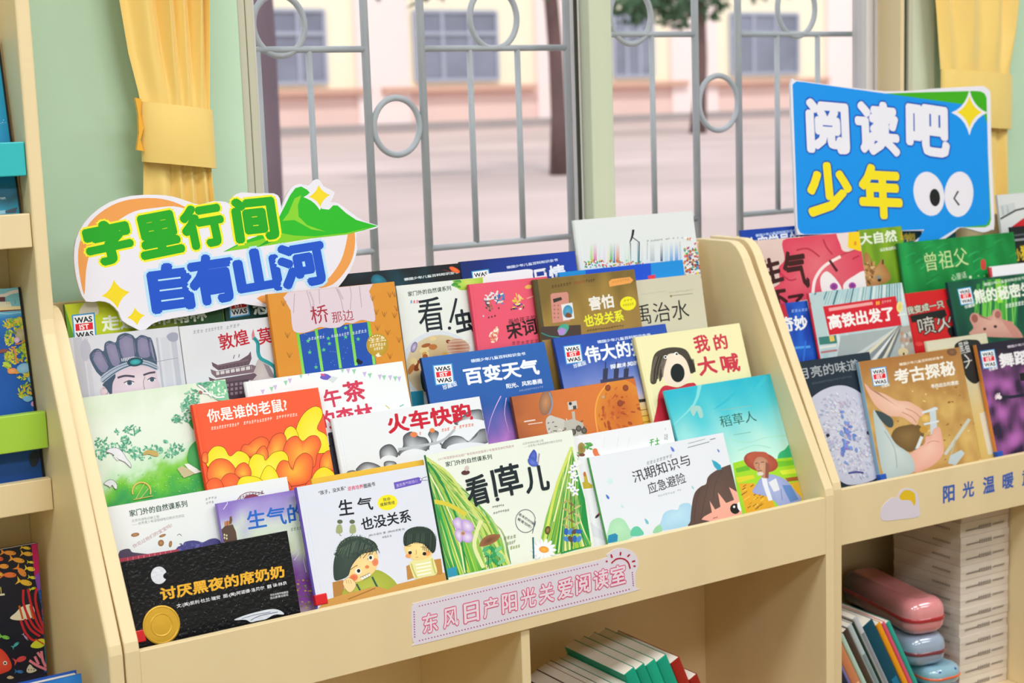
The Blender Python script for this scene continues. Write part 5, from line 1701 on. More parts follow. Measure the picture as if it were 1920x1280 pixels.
def a_song(a):
    a.text('画给孩子的', (378, 912), (580, 878), 40, '5a2232', .015, res=2)
    a.text('宋词', (372, 1030), (596, 982), 128, '2c1a20', .028)
    a.marks((395, 1065), (600, 1045), 24, '6a2a3a', 6)
    def fig(pts, r, cols, n):
        for (x, y, rx, ry) in pts:
            a.leaves(x, y, rx, ry, n, r, cols)
    fig([(215, 720, 22, 40), (265, 700, 30, 45)], 15, ['e6e6ea', 'd8dce2', '3a4a6a', 'a06a4a'], 14)
    fig([(310, 700, 40, 30), (300, 745, 28, 14)], 15, ['2f6aa8', '3f84c4', 'e6d8c8'], 12)
    fig([(230, 790, 24, 24)], 13, ['8a6a58', 'b09a88', '5a4a48'], 8)
    fig([(440, 720, 40, 35)], 15, ['eaa860', 'f0c890', 'e0c050'], 14)
    fig([(450, 780, 45, 22)], 14, ['5a4ab0', 'e8d860', 'f0e6d8', '3a3a4a'], 14)
    fig([(260, 1000, 35, 45), (285, 960, 18, 25)], 15, ['f0d8c0', 'f4e8dc', 'e0a880', 'd87060'], 14)
    for x, y in ((225, 860), (248, 855), (272, 848), (300, 790), (185, 850), (395, 800)):
        a.ell(x, y, 6, 8, 'c0c8d8' if x < 200 else '5a2a3a', n=6)
    a.blob([(495, 632), (520, 615), (548, 622), (540, 642), (510, 645)], 'f0b860')
    a.line([(510, 718), (560, 700)], 8, 'f0a8a0')
book(I4, 3, 1, 10.5, 'pink picture book with small painted figures and dark title', ZT, (75, 613), None, x1=.925, base='e75872', spine='c83a54', art=a_song, th=.008)
def a_afraid(a):
    def g(s, t):
        return stops(1 - t + nz(s * 2, t, 4, 3) * .25, [(0, '7b6432'), (.25, 'a08140'), (.45, '9a7a44'), (.7, '80683a'), (1, '6e5a34')])
    a.grad(g, 26, 26)
    a.poly([(560, 580), (590, 575), (640, 930), (600, 940)], '52492e')
    a.marks((695, 638), (845, 614), 20, '3a301c', 7)
    a.marks((860, 612), (950, 598), 20, '9a3a2c', 5)
    a.marks((952, 596), (1022, 588), 20, '3a301c', 4)
    a.poly([(1125, 590), (1150, 572), (1285, 556), (1310, 580), (1290, 602), (1132, 630)], 'eaa253')
    a.marks((1150, 600), (1280, 580), 14, 'c07830', 7)
    a.line([(1310, 580), (1330, 590)], 4, '6a3a20')
    a.poly([(688, 692), (700, 680), (812, 668), (822, 684), (836, 886), (704, 902)], 'cf8d82')
    a.poly([(706, 722), (768, 706), (776, 728), (712, 750)], '35302a')
    for r in range(4):
        for c in range(2):
            a.ell(718 + c * 28, 770 + r * 30, 7, 7, 'a8665c', n=8)
    a.poly([(768, 764), (852, 748), (868, 868), (784, 884)], 'e0dfe2')
    a.ell(818, 815, 36, 48, '3f8cb8', 6, ccol='5aa4c8')
    a.blob([(800, 850), (810, 825), (835, 830), (850, 850), (830, 862)], '7a4a30')
    a.poly([(605, 930), (915, 915), (920, 1000), (625, 1030)], '4a3a36')
    a.line([(620, 975), (680, 1000), (760, 1010)], 8, '2f8a80', smooth=3)
    a.blob([(742, 950), (770, 915), (812, 910), (826, 935), (800, 985), (760, 992)], '4aa892')
    a.poly([(740, 960), (770, 935), (808, 950), (790, 988), (755, 994)], 'b08ad0')
    a.text('害怕', (985, 812), (1168, 785), 108, 'e9e5e0', .035)
    a.text('也没关系', (945, 935), (1243, 888), 92, 'e9e636', .035)
    a.ell(1270, 755, 60, 52, 'efe626', -6)
    a.marks((1235, 745), (1305, 732), 16, '8a8420', 3)
    a.marks((1230, 778), (1312, 762), 16, '8a8420', 5)
    a.marks((960, 965), (1240, 925), 12, '3a301c', 14)
book(I4, 3, 0, 10.6, 'brown picture book with a pink telephone and yellow title', ZT, (562, 580), (1317, 495), base='86703a', spine='5a4a26', art=a_afraid, th=.009)
def a_yu(a):
    a.grad(lambda s, t: stops(1 - t + nz(s * 2, t, 3, 3) * .12, [(0, 'cec9b6'), (.35, 'd2cdb6'), (.55, 'd3d0c4'), (.75, 'd2d5da'), (1, 'cfd4dc')]), 16, 20)
    a.text('禹治水', (1335, 918), (1735, 868), 150, '16181a', .0)
    a.marks((1370, 690), (1560, 665), 8, 'b0ab98', 10)
    a.marks((1570, 680), (1760, 655), 9, 'a09a86', 12)
    a.line([(1580, 700), (1755, 680)], 4, '8a867a')
    a.ell(1593, 700, 7, 9, '8a7a30')
book(I4, 3, 1, 10.8, 'beige picture book with black handwritten title, beside the right panel', ZT, None, (1812, 530), x0=1.03, base='cfcab6', art=a_yu, hard=False, th=.007)
def a_blue(a):
    a.poly([(950, 480), (1440, 420), (1450, 700), (960, 700)], '1950d2')
    a.poly([(1418, 548), (1475, 538), (1478, 570), (1424, 578)], 'd83a50')
book(I4, 3, 2, 10, 'bright two-tone blue book seen as a strip below the white book', ZT, (752, 522), (1680, 428), base='1b8cdc', art=a_blue, hard=False, th=.006)
def a_crowd(a):
    for x, c, w_ in ((262, '9ccc3c', 26), (298, 'd85a92', 34), (340, 'd8d4e8', 20), (390, 'ded2ea', 26), (430, 'e8d8b0', 18), (460, '46ac40', 30), (490, '3a5ab4', 18), (524, 'd8763c', 34), (600, 'd0e0d4', 20), (632, 'c0e0a8', 14), (765, 'd2dad4', 18), (870, 'b8bcc0', 44), (962, '37587a', 26), (1010, 'b4cce0', 40), (1060, '6aa4da', 34), (1112, '5a94dc', 36), (1150, 'a8c8e8', 24)):
        y0, y1 = (395, 600) if x < 700 else (388, 585)
        a.line([(x, y0), (x, y1)], w_, 'dfe3e6', c)
    a.line([(650, 400), (655, 600)], 9, '26303a', 'a8c0cc')
    a.line([(728, 395), (732, 600)], 22, 'b8c0c6', '3a8ea4')
    a.line([(740, 395), (738, 600)], 9, '26303a', '26586a')
    a.line([(820, 395), (818, 570)], 5, '9aa0a6')
    a.line([(1145, 385), (1148, 560)], 6, 'b0b6bc')
    a.poly([(668, 268), (692, 268), (684, 320), (668, 365), (645, 402), (640, 398), (660, 330)], '1a1c20')
    a.line([(672, 345), (708, 372), (742, 398)], 9, '1a1c20')
    for p, q, n in (((812, 388), (835, 386), 1), ((850, 388), (972, 372), 7), ((1003, 370), (1042, 364), 3), ((1070, 362), (1090, 358), 1), ((1115, 360), (1132, 356), 1), ((1160, 356), (1176, 352), 1)):
        a.marks(p, q, 14, '6a6e74', n, 2.5)
    CC = ['d8403a', 'e8c832', '3a8ab8', '4aa84a', '2a3a5a', 'e88a3a', 'd86a9a', 'f2f2f2', '3aa8a0', 'b0382e']
    a.dots([(a.rnd.uniform(190, 800), a.rnd.uniform(575, 645)) for _ in range(110)], 9, CC)
    a.dots([(a.rnd.uniform(1185, 1345), a.rnd.uniform(440, 760)) for _ in range(150)], 11, CC)
    a.dots([(1200 + i * 22 + a.rnd.uniform(-12, 12), 345 + i * 14 + a.rnd.uniform(-20, 20)) for i in range(7)], 12, CC)
    a.dots([(a.rnd.uniform(1330, 1420), a.rnd.uniform(740, 1220)) for _ in range(90)], 13, CC)
    a.poly([(1370, 1085), (1420, 1080), (1430, 1220), (1385, 1225)], '2b9ad8')
book(I4, 3, 4, 10, 'tall white book with a black stroke figure and coloured streaks, highest at the back', ZW, (85, 185), (1270, 70), base='dfe3e6', art=a_crowd, th=.009)
def a_navy(a):
    a.grad(lambda s, t: mix(lin('0d1c52'), lin('1b3fae'), max(0, min(1, .9 * s * t + .2 + nz(s, t, 3, 2) * .3))), 16, 16)
    a.text(SERIES, (360, 497), (745, 437), 22, 'cdd8f0', .03, res=1)
    a.was([(95, 514), (226, 496), (250, 640), (118, 660)])
    a.blob([(200, 560), (225, 532), (400, 512), (540, 498), (555, 540), (540, 640), (220, 660)], 'e6e9f2')
    a.text('日情', (585, 640), (815, 600), 150, 'e6e9f4', .03, res=2)
    a.marks((640, 522), (668, 516), 22, '2a3a8a', 1, 6)
book(I4, 3, 3, 10, 'dark navy science book at the back, left of the tall white book', ZT, (10, 452), (870, 352), base='0d1c52', art=a_navy, hard=False, th=.008)
def a_night(a):
    a.grad(lambda s, t: mix(lin('12161e'), lin('0f4a5c'), max(0, min(1, nz(s * 2, t * 2, 3, 6) * 1.4))), 24, 20)
    a.blob([(965, 230), (975, 175), (1020, 160), (1080, 190), (1100, 240), (1010, 260)], '1a5a70', ccol='2a86a0')
    a.text(SERIES, (1255, 218), (1735, 152), 25, 'd6dde2', .03, res=1)
    a.blob([(1650, 100), (1680, 92), (1730, 118), (1745, 140), (1715, 148), (1675, 132)], 'e8562c', ccol='f07a3c')
    a.line([(1600, 120), (1650, 135), (1700, 140)], 4, '8a2a24')
book(I4, 3, 3, 10, 'black science book at the back with a small orange fish, beside the navy book', ZS, None, (1735, 62), x0=.40, base='12161e', art=a_night, hard=False, th=.008)
def a_rain(a):
    def g(s, t):
        n = nz(s * 2, t * 2, 3, 3) * .35 + nz(s, t, 10, 1) * .15
        return mix(mix(lin('aac01c'), lin('d2d61e'), .5 + n), lin('1f5226'), max(0, min(1, s * 1.8 - .55 + n)))
    a.grad(g, 40, 24)
    a.poly([(15, 740), (60, 735), (130, 960), (60, 960)], '5f9a1c')
    a.blob([(150, 800), (190, 725), (240, 720), (260, 800)], 'ded8c8')
    a.was([(106, 806), (240, 791), (252, 945), (120, 960)])
    a.text('走进热带雨林', (285, 905), (895, 838), 92, 'eaf0e2', .035)
book(I4, 3, 4, 10, 'lime green rainforest science book behind the oval sign, left end of the back row', ZQ, (15, 750), None, x0=.02, x1=.285, base='a8bc1c', spine='3a6a1c', art=a_rain, hard=False, th=.008)
def a_teal2(a):
    a.was([(1012, 690), (1128, 674), (1142, 806), (1026, 824)])
    a.text('恐龙世界', (1165, 812), (1560, 760), 100, 'e6ece6', .035)
    a.text(SERIES, (1180, 690), (1500, 645), 20, 'd6dde2', .03, res=1)
book(I4, 3, 4, 10, 'dark green science book almost hidden behind the oval sign and the orange curtain book', ZQ, None, None, x0=.288, x1=.397, vt=.335, base='123f38', art=a_teal2, hard=False, th=.008)

# ---------------- right unit
def a_moon(a):
    a.text('月亮的味道', (78, 394), (560, 310), 92, 'aab0b6', .01)
    a.marks((180, 428), (500, 368), 14, '5a6270', 18)
    P = [(150, 590), (215, 505), (330, 448), (440, 438), (540, 478), (620, 555), (665, 700), (705, 840), (770, 1030), (770, 1080), (730, 1150), (640, 1205), (500, 1232), (415, 1205), (340, 1120), (280, 950), (200, 740)]
    a.blob(P, 'c3c4d8', ccol='cbcddd')
    for i in range(520):
        an, r = a.rnd.uniform(0, 6.28), sqrt(a.rnd.random()) * .93
        x, y = 470 + 245 * r * cos(an) + (r * sin(an)) * 90, 835 + 375 * r * sin(an)
        a.ell(x, y, a.rnd.uniform(6, 17), a.rnd.uniform(4, 10), a.rnd.choice(['b6b4cf', 'd3d5e4', 'b0b8d2', 'c9c0d6', 'dcdce6', 'a6aecb', 'bdb2cc', 'd6d2de']), an * 50, n=8)
    for i in range(40):
        x, y = 450 + a.rnd.gauss(0, 30), 830 + a.rnd.gauss(0, 85)
        a.ell(x, y, 20, 10, a.rnd.choice(['6f8ed2', '8a7ccc', '5f7cc8', '7a9ad8']), a.rnd.uniform(0, 90), n=8)
    a.ell(306, 836, 14, 14, '22263a')
    a.ell(630, 816, 16, 13, '22263a')
    a.line([(470, 1138), (530, 1128), (590, 1135)], 14, '4a4a94', smooth=3)
book(MR, 1, 1, 16, 'dark blue picture book with a large speckled pale moon, left end of its row', ZM, (45, 265), (637, 155), x0=.004, base='1f2b3b', art=a_moon, th=.008)
def a_arch(a):
    def g(s, t):
        n = nz(s * 2, t * 3, 3, 3) * .5 + nz(s, t, 12, 1) * .35 + nz(s, t, 28, 4) * .15
        return mix(mix(lin('a9793f'), lin('d9b36a'), .55 + n), lin('a8703c'), max(0, min(1, (t - .62) * 2.6)))
    a.grad(g, 50, 60)
    for i in range(60):
        a.ell(a.rnd.uniform(750, 1560), a.rnd.uniform(440, 1080), a.rnd.uniform(6, 18), a.rnd.uniform(4, 9), a.rnd.choice(['8a5c30', 'e2c688', '7a5028', 'c89a54']), a.rnd.uniform(-30, 30), n=7)
    a.ell(1300, 170, 40, 30, '6a4a34', 10, ccol='8a6244')
    a.was([(646, 302), (772, 283), (796, 430), (672, 446)])
    a.text('珍藏版', (740, 460), (805, 440), 26, 'ece6dc', .02, res=2)
    a.text(SERIES, (880, 282), (1232, 222), 24, 'ecdcc4', .03, res=1)
    a.text('考古探秘', (850, 434), (1335, 352), 124, 'efe9e0', .035)
    a.text('寻找远古的遗迹', (1135, 462), (1355, 428), 34, 'efe9e0', .03, res=1)
    a.blob([(815, 840), (850, 780), (930, 755), (1020, 750), (1075, 790), (1060, 880), (980, 965), (900, 945), (840, 890)], '6d5330', ccol='8a6c40')
    a.blob([(680, 640), (740, 650), (820, 700), (830, 760), (790, 770), (720, 700)], '3c4a50')
    a.blob([(600, 420), (665, 480), (750, 500), (860, 555), (950, 565), (1020, 600), (1070, 640), (1075, 690), (1040, 690), (1020, 750), (985, 745), (900, 690), (800, 680), (700, 610), (640, 520)], 'e2b099', ccol='ecc4b0')
    a.line([(930, 620), (1000, 650), (1045, 690)], 6, 'c07a68', smooth=3)
    a.line([(900, 650), (980, 690), (1015, 735)], 6, 'c07a68', smooth=3)
    a.poly([(1120, 625), (1170, 605), (1185, 825), (1130, 830)], 'c6d0d8')
    a.line([(1060, 655), (1185, 620)], 20, 'd4dce2')
    a.line([(1075, 748), (1195, 722)], 16, 'd4dce2')
    a.ell(1090, 700, 38, 32, 'd6a950', ccol='e6c478')
    a.ell(1075, 790, 34, 28, 'c4943c')
    a.line([(1060, 845), (1015, 955)], 26, 'd6dee4')
    a.ell(1016, 950, 14, 10, '2a8a9a')
    a.blob([(950, 1010), (1010, 950), (1080, 900), (1090, 850), (1140, 830), (1150, 790), (1195, 770), (1215, 810), (1225, 880), (1235, 970), (1180, 1050), (1100, 1100), (1000, 1130)], 'e4a898', ccol='eec0ae')
    a.line([(1100, 900), (1150, 880), (1200, 890)], 5, 'c4806e', smooth=3)
    a.blob([(670, 660), (720, 700), (780, 790), (850, 900), (940, 965), (985, 1020), (1000, 1120), (900, 1160), (760, 1180)], 'b3c2c4', ccol='c8d2d2')
    a.line([(760, 800), (840, 940), (860, 1100)], 6, '93a4a8', smooth=3)
    a.line([(1440, 705), (1340, 850), (1245, 990)], 26, 'c6c8bc')
    a.line([(1330, 870), (1290, 1000)], 14, 'b8b09a')
    a.poly([(1285, 1000), (1375, 950), (1402, 980), (1330, 1075), (1270, 1060)], 'bccbd2')
book(MR, 1, 0, 15.5, 'sandy brown archaeology book with hands holding a measuring tool', ZM, (552, 245), (1362, 134), base='bf9450', spine='8cb4d0', art=a_arch, th=.010, lab=('bluelabel', .070, .016, .016), hard=False)
def a_cat(a):
    a.grad(lambda s, t: mix(lin('cdc5a8'), lin('d9b96c'), max(0, min(1, (.75 - t) * 3))), 8, 20)
    a.poly([(1085, 85), (1560, 0), (1580, 60), (1100, 170)], 'cfc8b2')
    a.blob([(1320, 130), (1370, 80), (1460, 70), (1530, 100), (1560, 300), (1500, 420), (1420, 380), (1370, 250)], '202022', ccol='2c2c2e')
    a.text('黑猫', (1372, 190), (1450, 170), 100, 'dcdcda', .0, res=2)
    a.line([(1400, 190), (1440, 240), (1410, 300)], 9, 'd6d6d2', smooth=3)
    a.line([(1395, 250), (1460, 235)], 7, 'd6d6d2')
    a.poly([(1520, 660), (1580, 640), (1660, 980), (1590, 990)], 'd9d2bd')
book(MR, 1, 1, 16, 'tan and black picture book squeezed between the sandy brown and purple books', ZM, (1092, 84), None, x1=.545, base='cdc5a8', art=a_cat, th=.008)
def a_dance(a):
    def g(s, t):
        n = nz(s * 2, t * 3, 3, 3) * 1.0 + nz(s, t, 11, 1) * .5
        return mix(mix(lin('2c1c3a'), lin('b565b4'), max(0, min(1, .40 + n))), lin('241c30'), max(0, min(1, (t - .72) * 4 + .1)))
    a.grad(g, 24, 44)
    a.was([(1524, 162), (1640, 145), (1668, 290), (1552, 306)])
    a.text('珍藏版', (1600, 325), (1670, 304), 28, 'e6e2ea', .02, res=2)
    a.text(SERIES, (1745, 140), (2080, 84), 22, 'c8bcd0', .03, res=1)
    a.text('舞蹈世界', (1690, 300), (2160, 224), 118, 'e9e5ec', .035)
    a.line([(1660, 520), (1760, 530), (1890, 510)], 24, '1f2036', smooth=3)
    for k in range(5):
        an = radians(150 + k * 30)
        a.line([(1680, 530), (1680 + 38 * cos(an), 530 + 34 * sin(an))], 9, 'ecdce6')
    a.ell(1682, 532, 18, 16, 'ecdce6')
    a.poly([(1840, 340), (1900, 330), (1900, 400), (1850, 400)], '17141c')
def top_of(fr, tier, layer, tilt, th, zm, p):
    Y0, z0, zb = TIERS[tier]
    t = radians(tilt)
    zb2 = zb + th * sin(t) + .0006
    pl = fr @ Matrix.Translation((0, Y0 + layer * .0115 + (zb2 - z0) * math.tan(t), zb2)) @ Matrix.Rotation(-t, 4, 'X')
    return Art(MB(), pl).zm(*zm).uv(p)
def book_r(tier, layer, tilt, label, zm, tl, w_, **k):
    u, v = top_of(MR, tier, layer, tilt, k.get('th', .009), zm, tl)
    return book(MR, tier, layer, tilt, label, zm, tl, None, x1=u + w_, **k)
book_r(1, 0, 15.5, 'dark purple dance science book at the right edge of the photo', ZM, (1492, 112), .262, base='2a2038', spine='e08a3c', art=a_dance, th=.010, lab=('bluelabel', .070, .016, .016), hard=False)

def a_qimiao(a):
    a.grad(lambda s, t: mix(lin('1238a0'), lin('1f62d0'), max(0, min(1, .4 + nz(s, t * 2, 4, 4)))), 16, 20)
    a.poly([(440, 700), (600, 676), (632, 800), (590, 860), (500, 960), (440, 900)], 'b8203c')
    a.poly([(590, 940), (640, 920), (600, 1010)], 'd87030')
    a.text('奇妙', (572, 925), (805, 905), 128, 'ececf0', .035)
    a.marks((655, 755), (800, 740), 22, 'a8c4f0', 5)
    a.line([(600, 1075), (700, 1060), (820, 1050)], 20, '4a9ae8', smooth=3)
    a.line([(640, 960), (660, 1180)], 26, '3a84e0')
    a.line([(780, 1000), (760, 1180)], 14, '2a70d8')
book(MR, 2, 1, 15, 'blue and red science book half hidden behind the station book', ZK, None, (792, 655), x0=.004, base='1238a0', art=a_qimiao, hard=False, th=.007)
def a_rail(a):
    a.grad(lambda s, t: mix(lin('a9c4cc'), lin('cfd8da'), .5 + nz(s * 3, t * 3, 4, 4)), 20, 24)
    for i in range(40):
        x = 830 + i * 21
        a.line([(x + 60, 480), (x - 30 + i * 3, 690)], a.rnd.uniform(5, 16), a.rnd.choice(['4f8f9c', '86b4bc', 'd6e0e2', '3c7480', '9ec8d0', '6aa4ae']))
    a.poly([(815, 610), (930, 600), (975, 1000), (880, 1000)], 'b4c8cc')
    for x, c in ((1050, 'd8dcde'), (1130, 'c8d0d4'), (1300, 'bcc8cc')):
        a.line([(x, 930), (x + 40, 1150)], 22, c)
    a.poly([(890, 970), (1040, 950), (1050, 1020), (900, 1035)], '3a7a74')
    a.poly([(980, 960), (1020, 955), (1030, 1000), (990, 1008)], 'e0c060')
    a.line([(900, 1060), (1040, 1040)], 20, 'e0dcd8')
    a.line([(910, 1100), (1050, 1080)], 16, 'b86a70')
    a.poly([(1080, 960), (1600, 880), (1640, 1190), (1040, 1190)], 'a3adb0')
    for x, c, w_ in ((1180, 'c8ccce', 26), (1270, 'd9d2b8', 26), (1340, '848c92', 30), (1400, 'e0e0e0', 24), (1450, '5f676e', 30), (1490, 'd6d0c0', 22), (1530, '6a7278', 20)):
        a.line([(1600, 870), (x - 60, 1190)], w_, c)
    a.poly([(1590, 880), (1700, 860), (1720, 1180), (1590, 1190)], 'a8a098')
    for i in range(16):
        a.ell(a.rnd.uniform(1600, 1700), a.rnd.uniform(900, 1150), 14, 20, a.rnd.choice(['8a6a58', 'c8c8c4', '5a6a74', 'b88a70']), n=8)
    a.poly([(928, 706), (1552, 616), (1602, 866), (982, 952)], 'd01a30')
    a.poly([(975, 720), (1350, 665), (1356, 690), (982, 748)], 'e8a0a0')
    a.marks((1380, 690), (1415, 684), 26, 'f0c040', 2, 6)
    a.marks((1430, 680), (1515, 668), 22, 'e8b8b4', 4)
    a.text('高铁出发了', (985, 906), (1545, 822), 128, 'efeaea', .04)
    a.ell(1585, 710, 26, 48, 'e8d890', 0, ccol='d8c060')
    a.line([(1570, 780), (1640, 770)], 14, 'e0e4e4')
    a.ell(1615, 1095, 44, 36, 'd6c49c')
    a.ell(1620, 1112, 8, 12, '2a2420')
book(MR, 2, 0, 15, 'picture book of a railway station with a red title banner', ZK, (806, 602), (1602, 492), base='a9c4cc', spine='d0203a', art=a_rail, th=.008)
def a_fire(a):
    a.poly([(280, 905), (560, 850), (580, 905), (300, 960)], '1a1a1c')
    a.text('我变成一只', (262, 900), (560, 838), 66, 'c9cbb8', .03, out='17171a', ow=.06, res=2)
    a.text('喷火龙', (365, 1062), (780, 985), 140, 'cfc9c0', .0, out='17171a', ow=.06, res=2)
    a.blob([(500, 880), (545, 860), (560, 900), (540, 930), (510, 920)], '17171a')
    a.blob([(570, 790), (620, 760), (640, 830), (620, 880)], '3a4a30')
    a.blob([(580, 1020), (620, 990), (650, 1040), (620, 1080)], '17171a')
    a.ell(355, 1130, 30, 16, 'e04a40')
book(MR, 2, 1, 15, 'red picture book with outlined white characters, left of the bear book', ZL, (236, 726), (590, 688), base='cb1a22', spine='cb1a22', art=a_fire, th=.007)
def a_bear(a):
    a.grad(lambda s, t: mix(lin('0c3e36'), lin('1c6a48'), max(0, min(1, .35 + nz(s * 2, t, 3, 4) * .9))), 20, 24)
    for i in range(40):
        x = a.rnd.uniform(800, 1130)
        a.line([(x + a.rnd.uniform(-20, 20), a.rnd.uniform(600, 800)), (x, 1000)], a.rnd.uniform(8, 24), a.rnd.choice(['4aa83a', '6ac04a', '2f8a3e', '8ad060', '1f7a44']))
    a.line([(985, 610), (1005, 800)], 44, '7cc83a', '9ad84a')
    a.was([(660, 690), (768, 671), (800, 802), (690, 822)])
    a.text('珍藏版', (725, 850), (805, 826), 30, 'e6eee6', .02, res=2)
    a.text(SERIES, (875, 668), (1200, 612), 26, 'c8d8c8', .03, res=1)
    a.text('熊的秘密生活', (808, 812), (1360, 722), 116, 'e9ede2', .035)
    a.marks((1045, 840), (1195, 812), 30, 'd8e4d8', 6, 6)
    a.blob([(775, 1060), (790, 1000), (760, 930), (780, 885), (820, 885), (850, 915), (930, 905), (945, 865), (985, 850), (1015, 880), (1020, 930), (1080, 950), (1140, 1000), (1180, 1060), (1150, 1080)], 'c78f84', ccol='d8a89a')
    a.ell(800, 925, 26, 34, '9a5650', -10)
    a.ell(985, 895, 24, 30, 'a8645c', 10)
    a.ell(965, 990, 14, 12, '3a2a28')
    a.ell(880, 1010, 12, 12, '3a2a28')
    a.poly([(1020, 945), (1100, 950), (1170, 1080), (1110, 1080)], 'c8887c')
book_r(2, 0, 15, 'dark green science book with a brown bear cub, right edge of its row', ZL, (582, 636), .262, base='0c3e36', spine='123a4a', art=a_bear, hard=False, th=.008)
def a_strip(a):
    a.poly([(910, 500), (930, 485), (1000, 475), (1000, 500)], 'f0d020')
    a.poly([(915, 520), (935, 515), (945, 590), (925, 595)], 'c83040')
book_r(2, 1, 15.5, 'white booklet edge with yellow and red corner behind the bear book', ZL, (915, 512), .2, base='e6e5ec', spine='c83040', art=a_strip, hard=False, th=.007)

def a_mad(a):
    a.grad(lambda s, t: mix(lin('d9beb8'), lin('e4cfc8'), .5 + nz(s, t, 4, 3)), 8, 8)
    a.blob([(585, 140), (760, 110), (900, 60), (1065, 60), (1075, 160), (1100, 230), (1180, 235), (1260, 225), (1310, 560), (1200, 620), (830, 640), (560, 680), (500, 560), (560, 500), (545, 380), (600, 300)], 'd8405c', ccol='e06a78')
    for p in ([(700, 225), (800, 210), (900, 280)], [(930, 130), (960, 200), (1010, 260)], [(560, 420), (640, 480), (700, 470)], [(1180, 300), (1240, 270)]):
        a.line(p, 14, 'b82c48', smooth=3)
    a.blob([(1045, 60), (1160, 50), (1170, 190), (1120, 235), (1085, 190)], 'e6d5d4')
    a.poly([(1148, 50), (1235, 40), (1258, 235), (1140, 200)], 'f2cc1c')
    a.ell(1205, 165, 12, 18, 'e0902a')
    a.line([(842, 590), (862, 470), (940, 360), (1078, 278)], 26, 'f3dede', smooth=5)
    a.blob([(905, 470), (955, 405), (1020, 450), (1085, 540), (1080, 600), (1000, 600), (930, 600)], 'eee4e6')
    a.blob([(1108, 510), (1200, 440), (1290, 405), (1310, 540), (1200, 590), (1115, 580)], 'eee4e6')
    a.ell(1022, 535, 34, 32, 'b84aa8', ccol='5a2a7a')
    a.ell(1180, 528, 32, 30, 'b84aa8', ccol='5a2a7a')
    a.line([(985, 310), (1050, 405)], 22, '4a1420')
    B = '3c1216'
    a.text('生', (425, 535), (600, 485), 235, B, .045, res=2)
    a.text('气', (618, 580), (825, 545), 345, B, .035, res=2)
    a.text('不', (480, 760), (640, 735), 190, B, .045, res=2)
    a.text('了', (650, 770), (790, 745), 160, B, .045, res=2)
book(MR, 3, 0, 11, 'pink picture book with big angry white eyes, beside the left panel of the right shelf', ZK, None, (1238, 62), x0=.01, base='d9beb8', art=a_mad, th=.009)
def a_nature(a):
    a.grad(lambda s, t: mix(lin('4f7e1c'), lin('86ac24'), max(0, min(1, .35 + nz(s * 2, t, 3, 2) * .8 + (t - .6)))), 14, 16)
    a.text('大自然', (1250, 182), (1568, 148), 104, 'e4ead8', .035)
    a.text('认识身边的动物', (1420, 238), (1585, 212), 32, 'dfe6d2', .03, res=1)
    a.marks((1590, 130), (1620, 124), 70, 'd8a82c', 1, 10)
    a.blob([(1250, 560), (1290, 480), (1300, 380), (1275, 290), (1300, 240), (1335, 290), (1345, 370), (1400, 345), (1425, 310), (1445, 300), (1455, 345), (1490, 400), (1508, 460), (1480, 495), (1420, 520), (1380, 580)], 'a6703e', ccol='c49662')
    a.leaves(1330, 400, 45, 100, 30, 20, ['8a5a30', 'c89460', '6a4426', 'd8b080'])
    a.ell(1412, 478, 16, 16, '20181a')
    a.ell(1405, 455, 26, 14, '8a8a80')
    a.line([(1440, 345), (1442, 305)], 14, '3a2a20')
book(MR, 3, 1, 11, 'green science book with a squirrel, below the blue sign', ZK, (1232, 52), (1600, 15), base='5f8e1e', art=a_nature, hard=False, th=.007)
def a_grand(a):
    a.grad(lambda s, t: mix(lin('07702f'), lin('1fa050'), max(0, min(1, .45 + nz(s * 5, t * 2 + s * 2, 2.2, 4) * .9))), 40, 24)
    for i in range(40):
        x, y = a.rnd.uniform(230, 1100), a.rnd.uniform(270, 680)
        a.line([(x, y), (x + 50, y - 30), (x + 90, y - 34)], a.rnd.uniform(4, 12), a.rnd.choice(['0a7a36', '2aa85a', '0f6a30', '36b468']), smooth=3, taper=True)
    a.text('曾祖父', (415, 552), (755, 498), 150, 'c3dc9c', .0)
    a.text('心里话', (618, 626), (738, 598), 52, 'dcebd0', .0, res=2)
    a.ell(766, 595, 11, 12, 'dcebd0')
    for x in (830, 878):
        a.ell(x, 585, 7, 8, '9acb90', n=8)
    a.blob([(850, 465), (882, 458), (888, 525), (856, 532)], 'cf3f3c')
book(MR, 3, 0, 11, 'wide green picture book with pale handwritten characters and a red seal', ZL, (190, 332), (1108, 225), base='0c8a3e', spine='0a6a30', art=a_grand, th=.009)
def a_space(a):
    a.text(SERIES, (352, 112), (700, 66), 26, 'b9d0f4', .03, res=1)
    a.text('太空学员的', (285, 235), (740, 175), 120, 'e6ecf6', .03, res=2)
book(MR, 3, 4, 10, 'deep blue science book at the back, left of the blue sign', ZK, (5, 72), None, x0=.004, x1=.265, base='1440a6', art=a_space, hard=False, th=.008)
def a_back(a):
    a.text('动物', (150, 330), (330, 300), 70, 'd8c040', .03, res=2)
book(MR, 3, 4, 10, 'dark teal book behind the tail of the blue sign', ZL, (190, 232), (640, 190), x0=.27, base='174f63', art=a_back, hard=False, th=.007)
def a_house(a):
    a.poly([(1000, 20), (1120, 0), (1130, 70), (1010, 110)], 'c8ccd0')
    a.line([(1005, 130), (1130, 60), (1260, 30)], 14, '2a2228')
    a.poly([(1080, 205), (1180, 130), (1260, 90), (1260, 190), (1100, 215)], 'd01c2c')
    a.line([(1020, 30), (1030, 100)], 5, '8a9096')
    a.line([(1060, 25), (1070, 90)], 5, '8a9096')
book_r(3, 5, 10, 'pale book with black roof line and red corner behind the right end of the sign', ZL, (980, -62), .22, base='d9dadc', art=a_house, hard=False, th=.008)
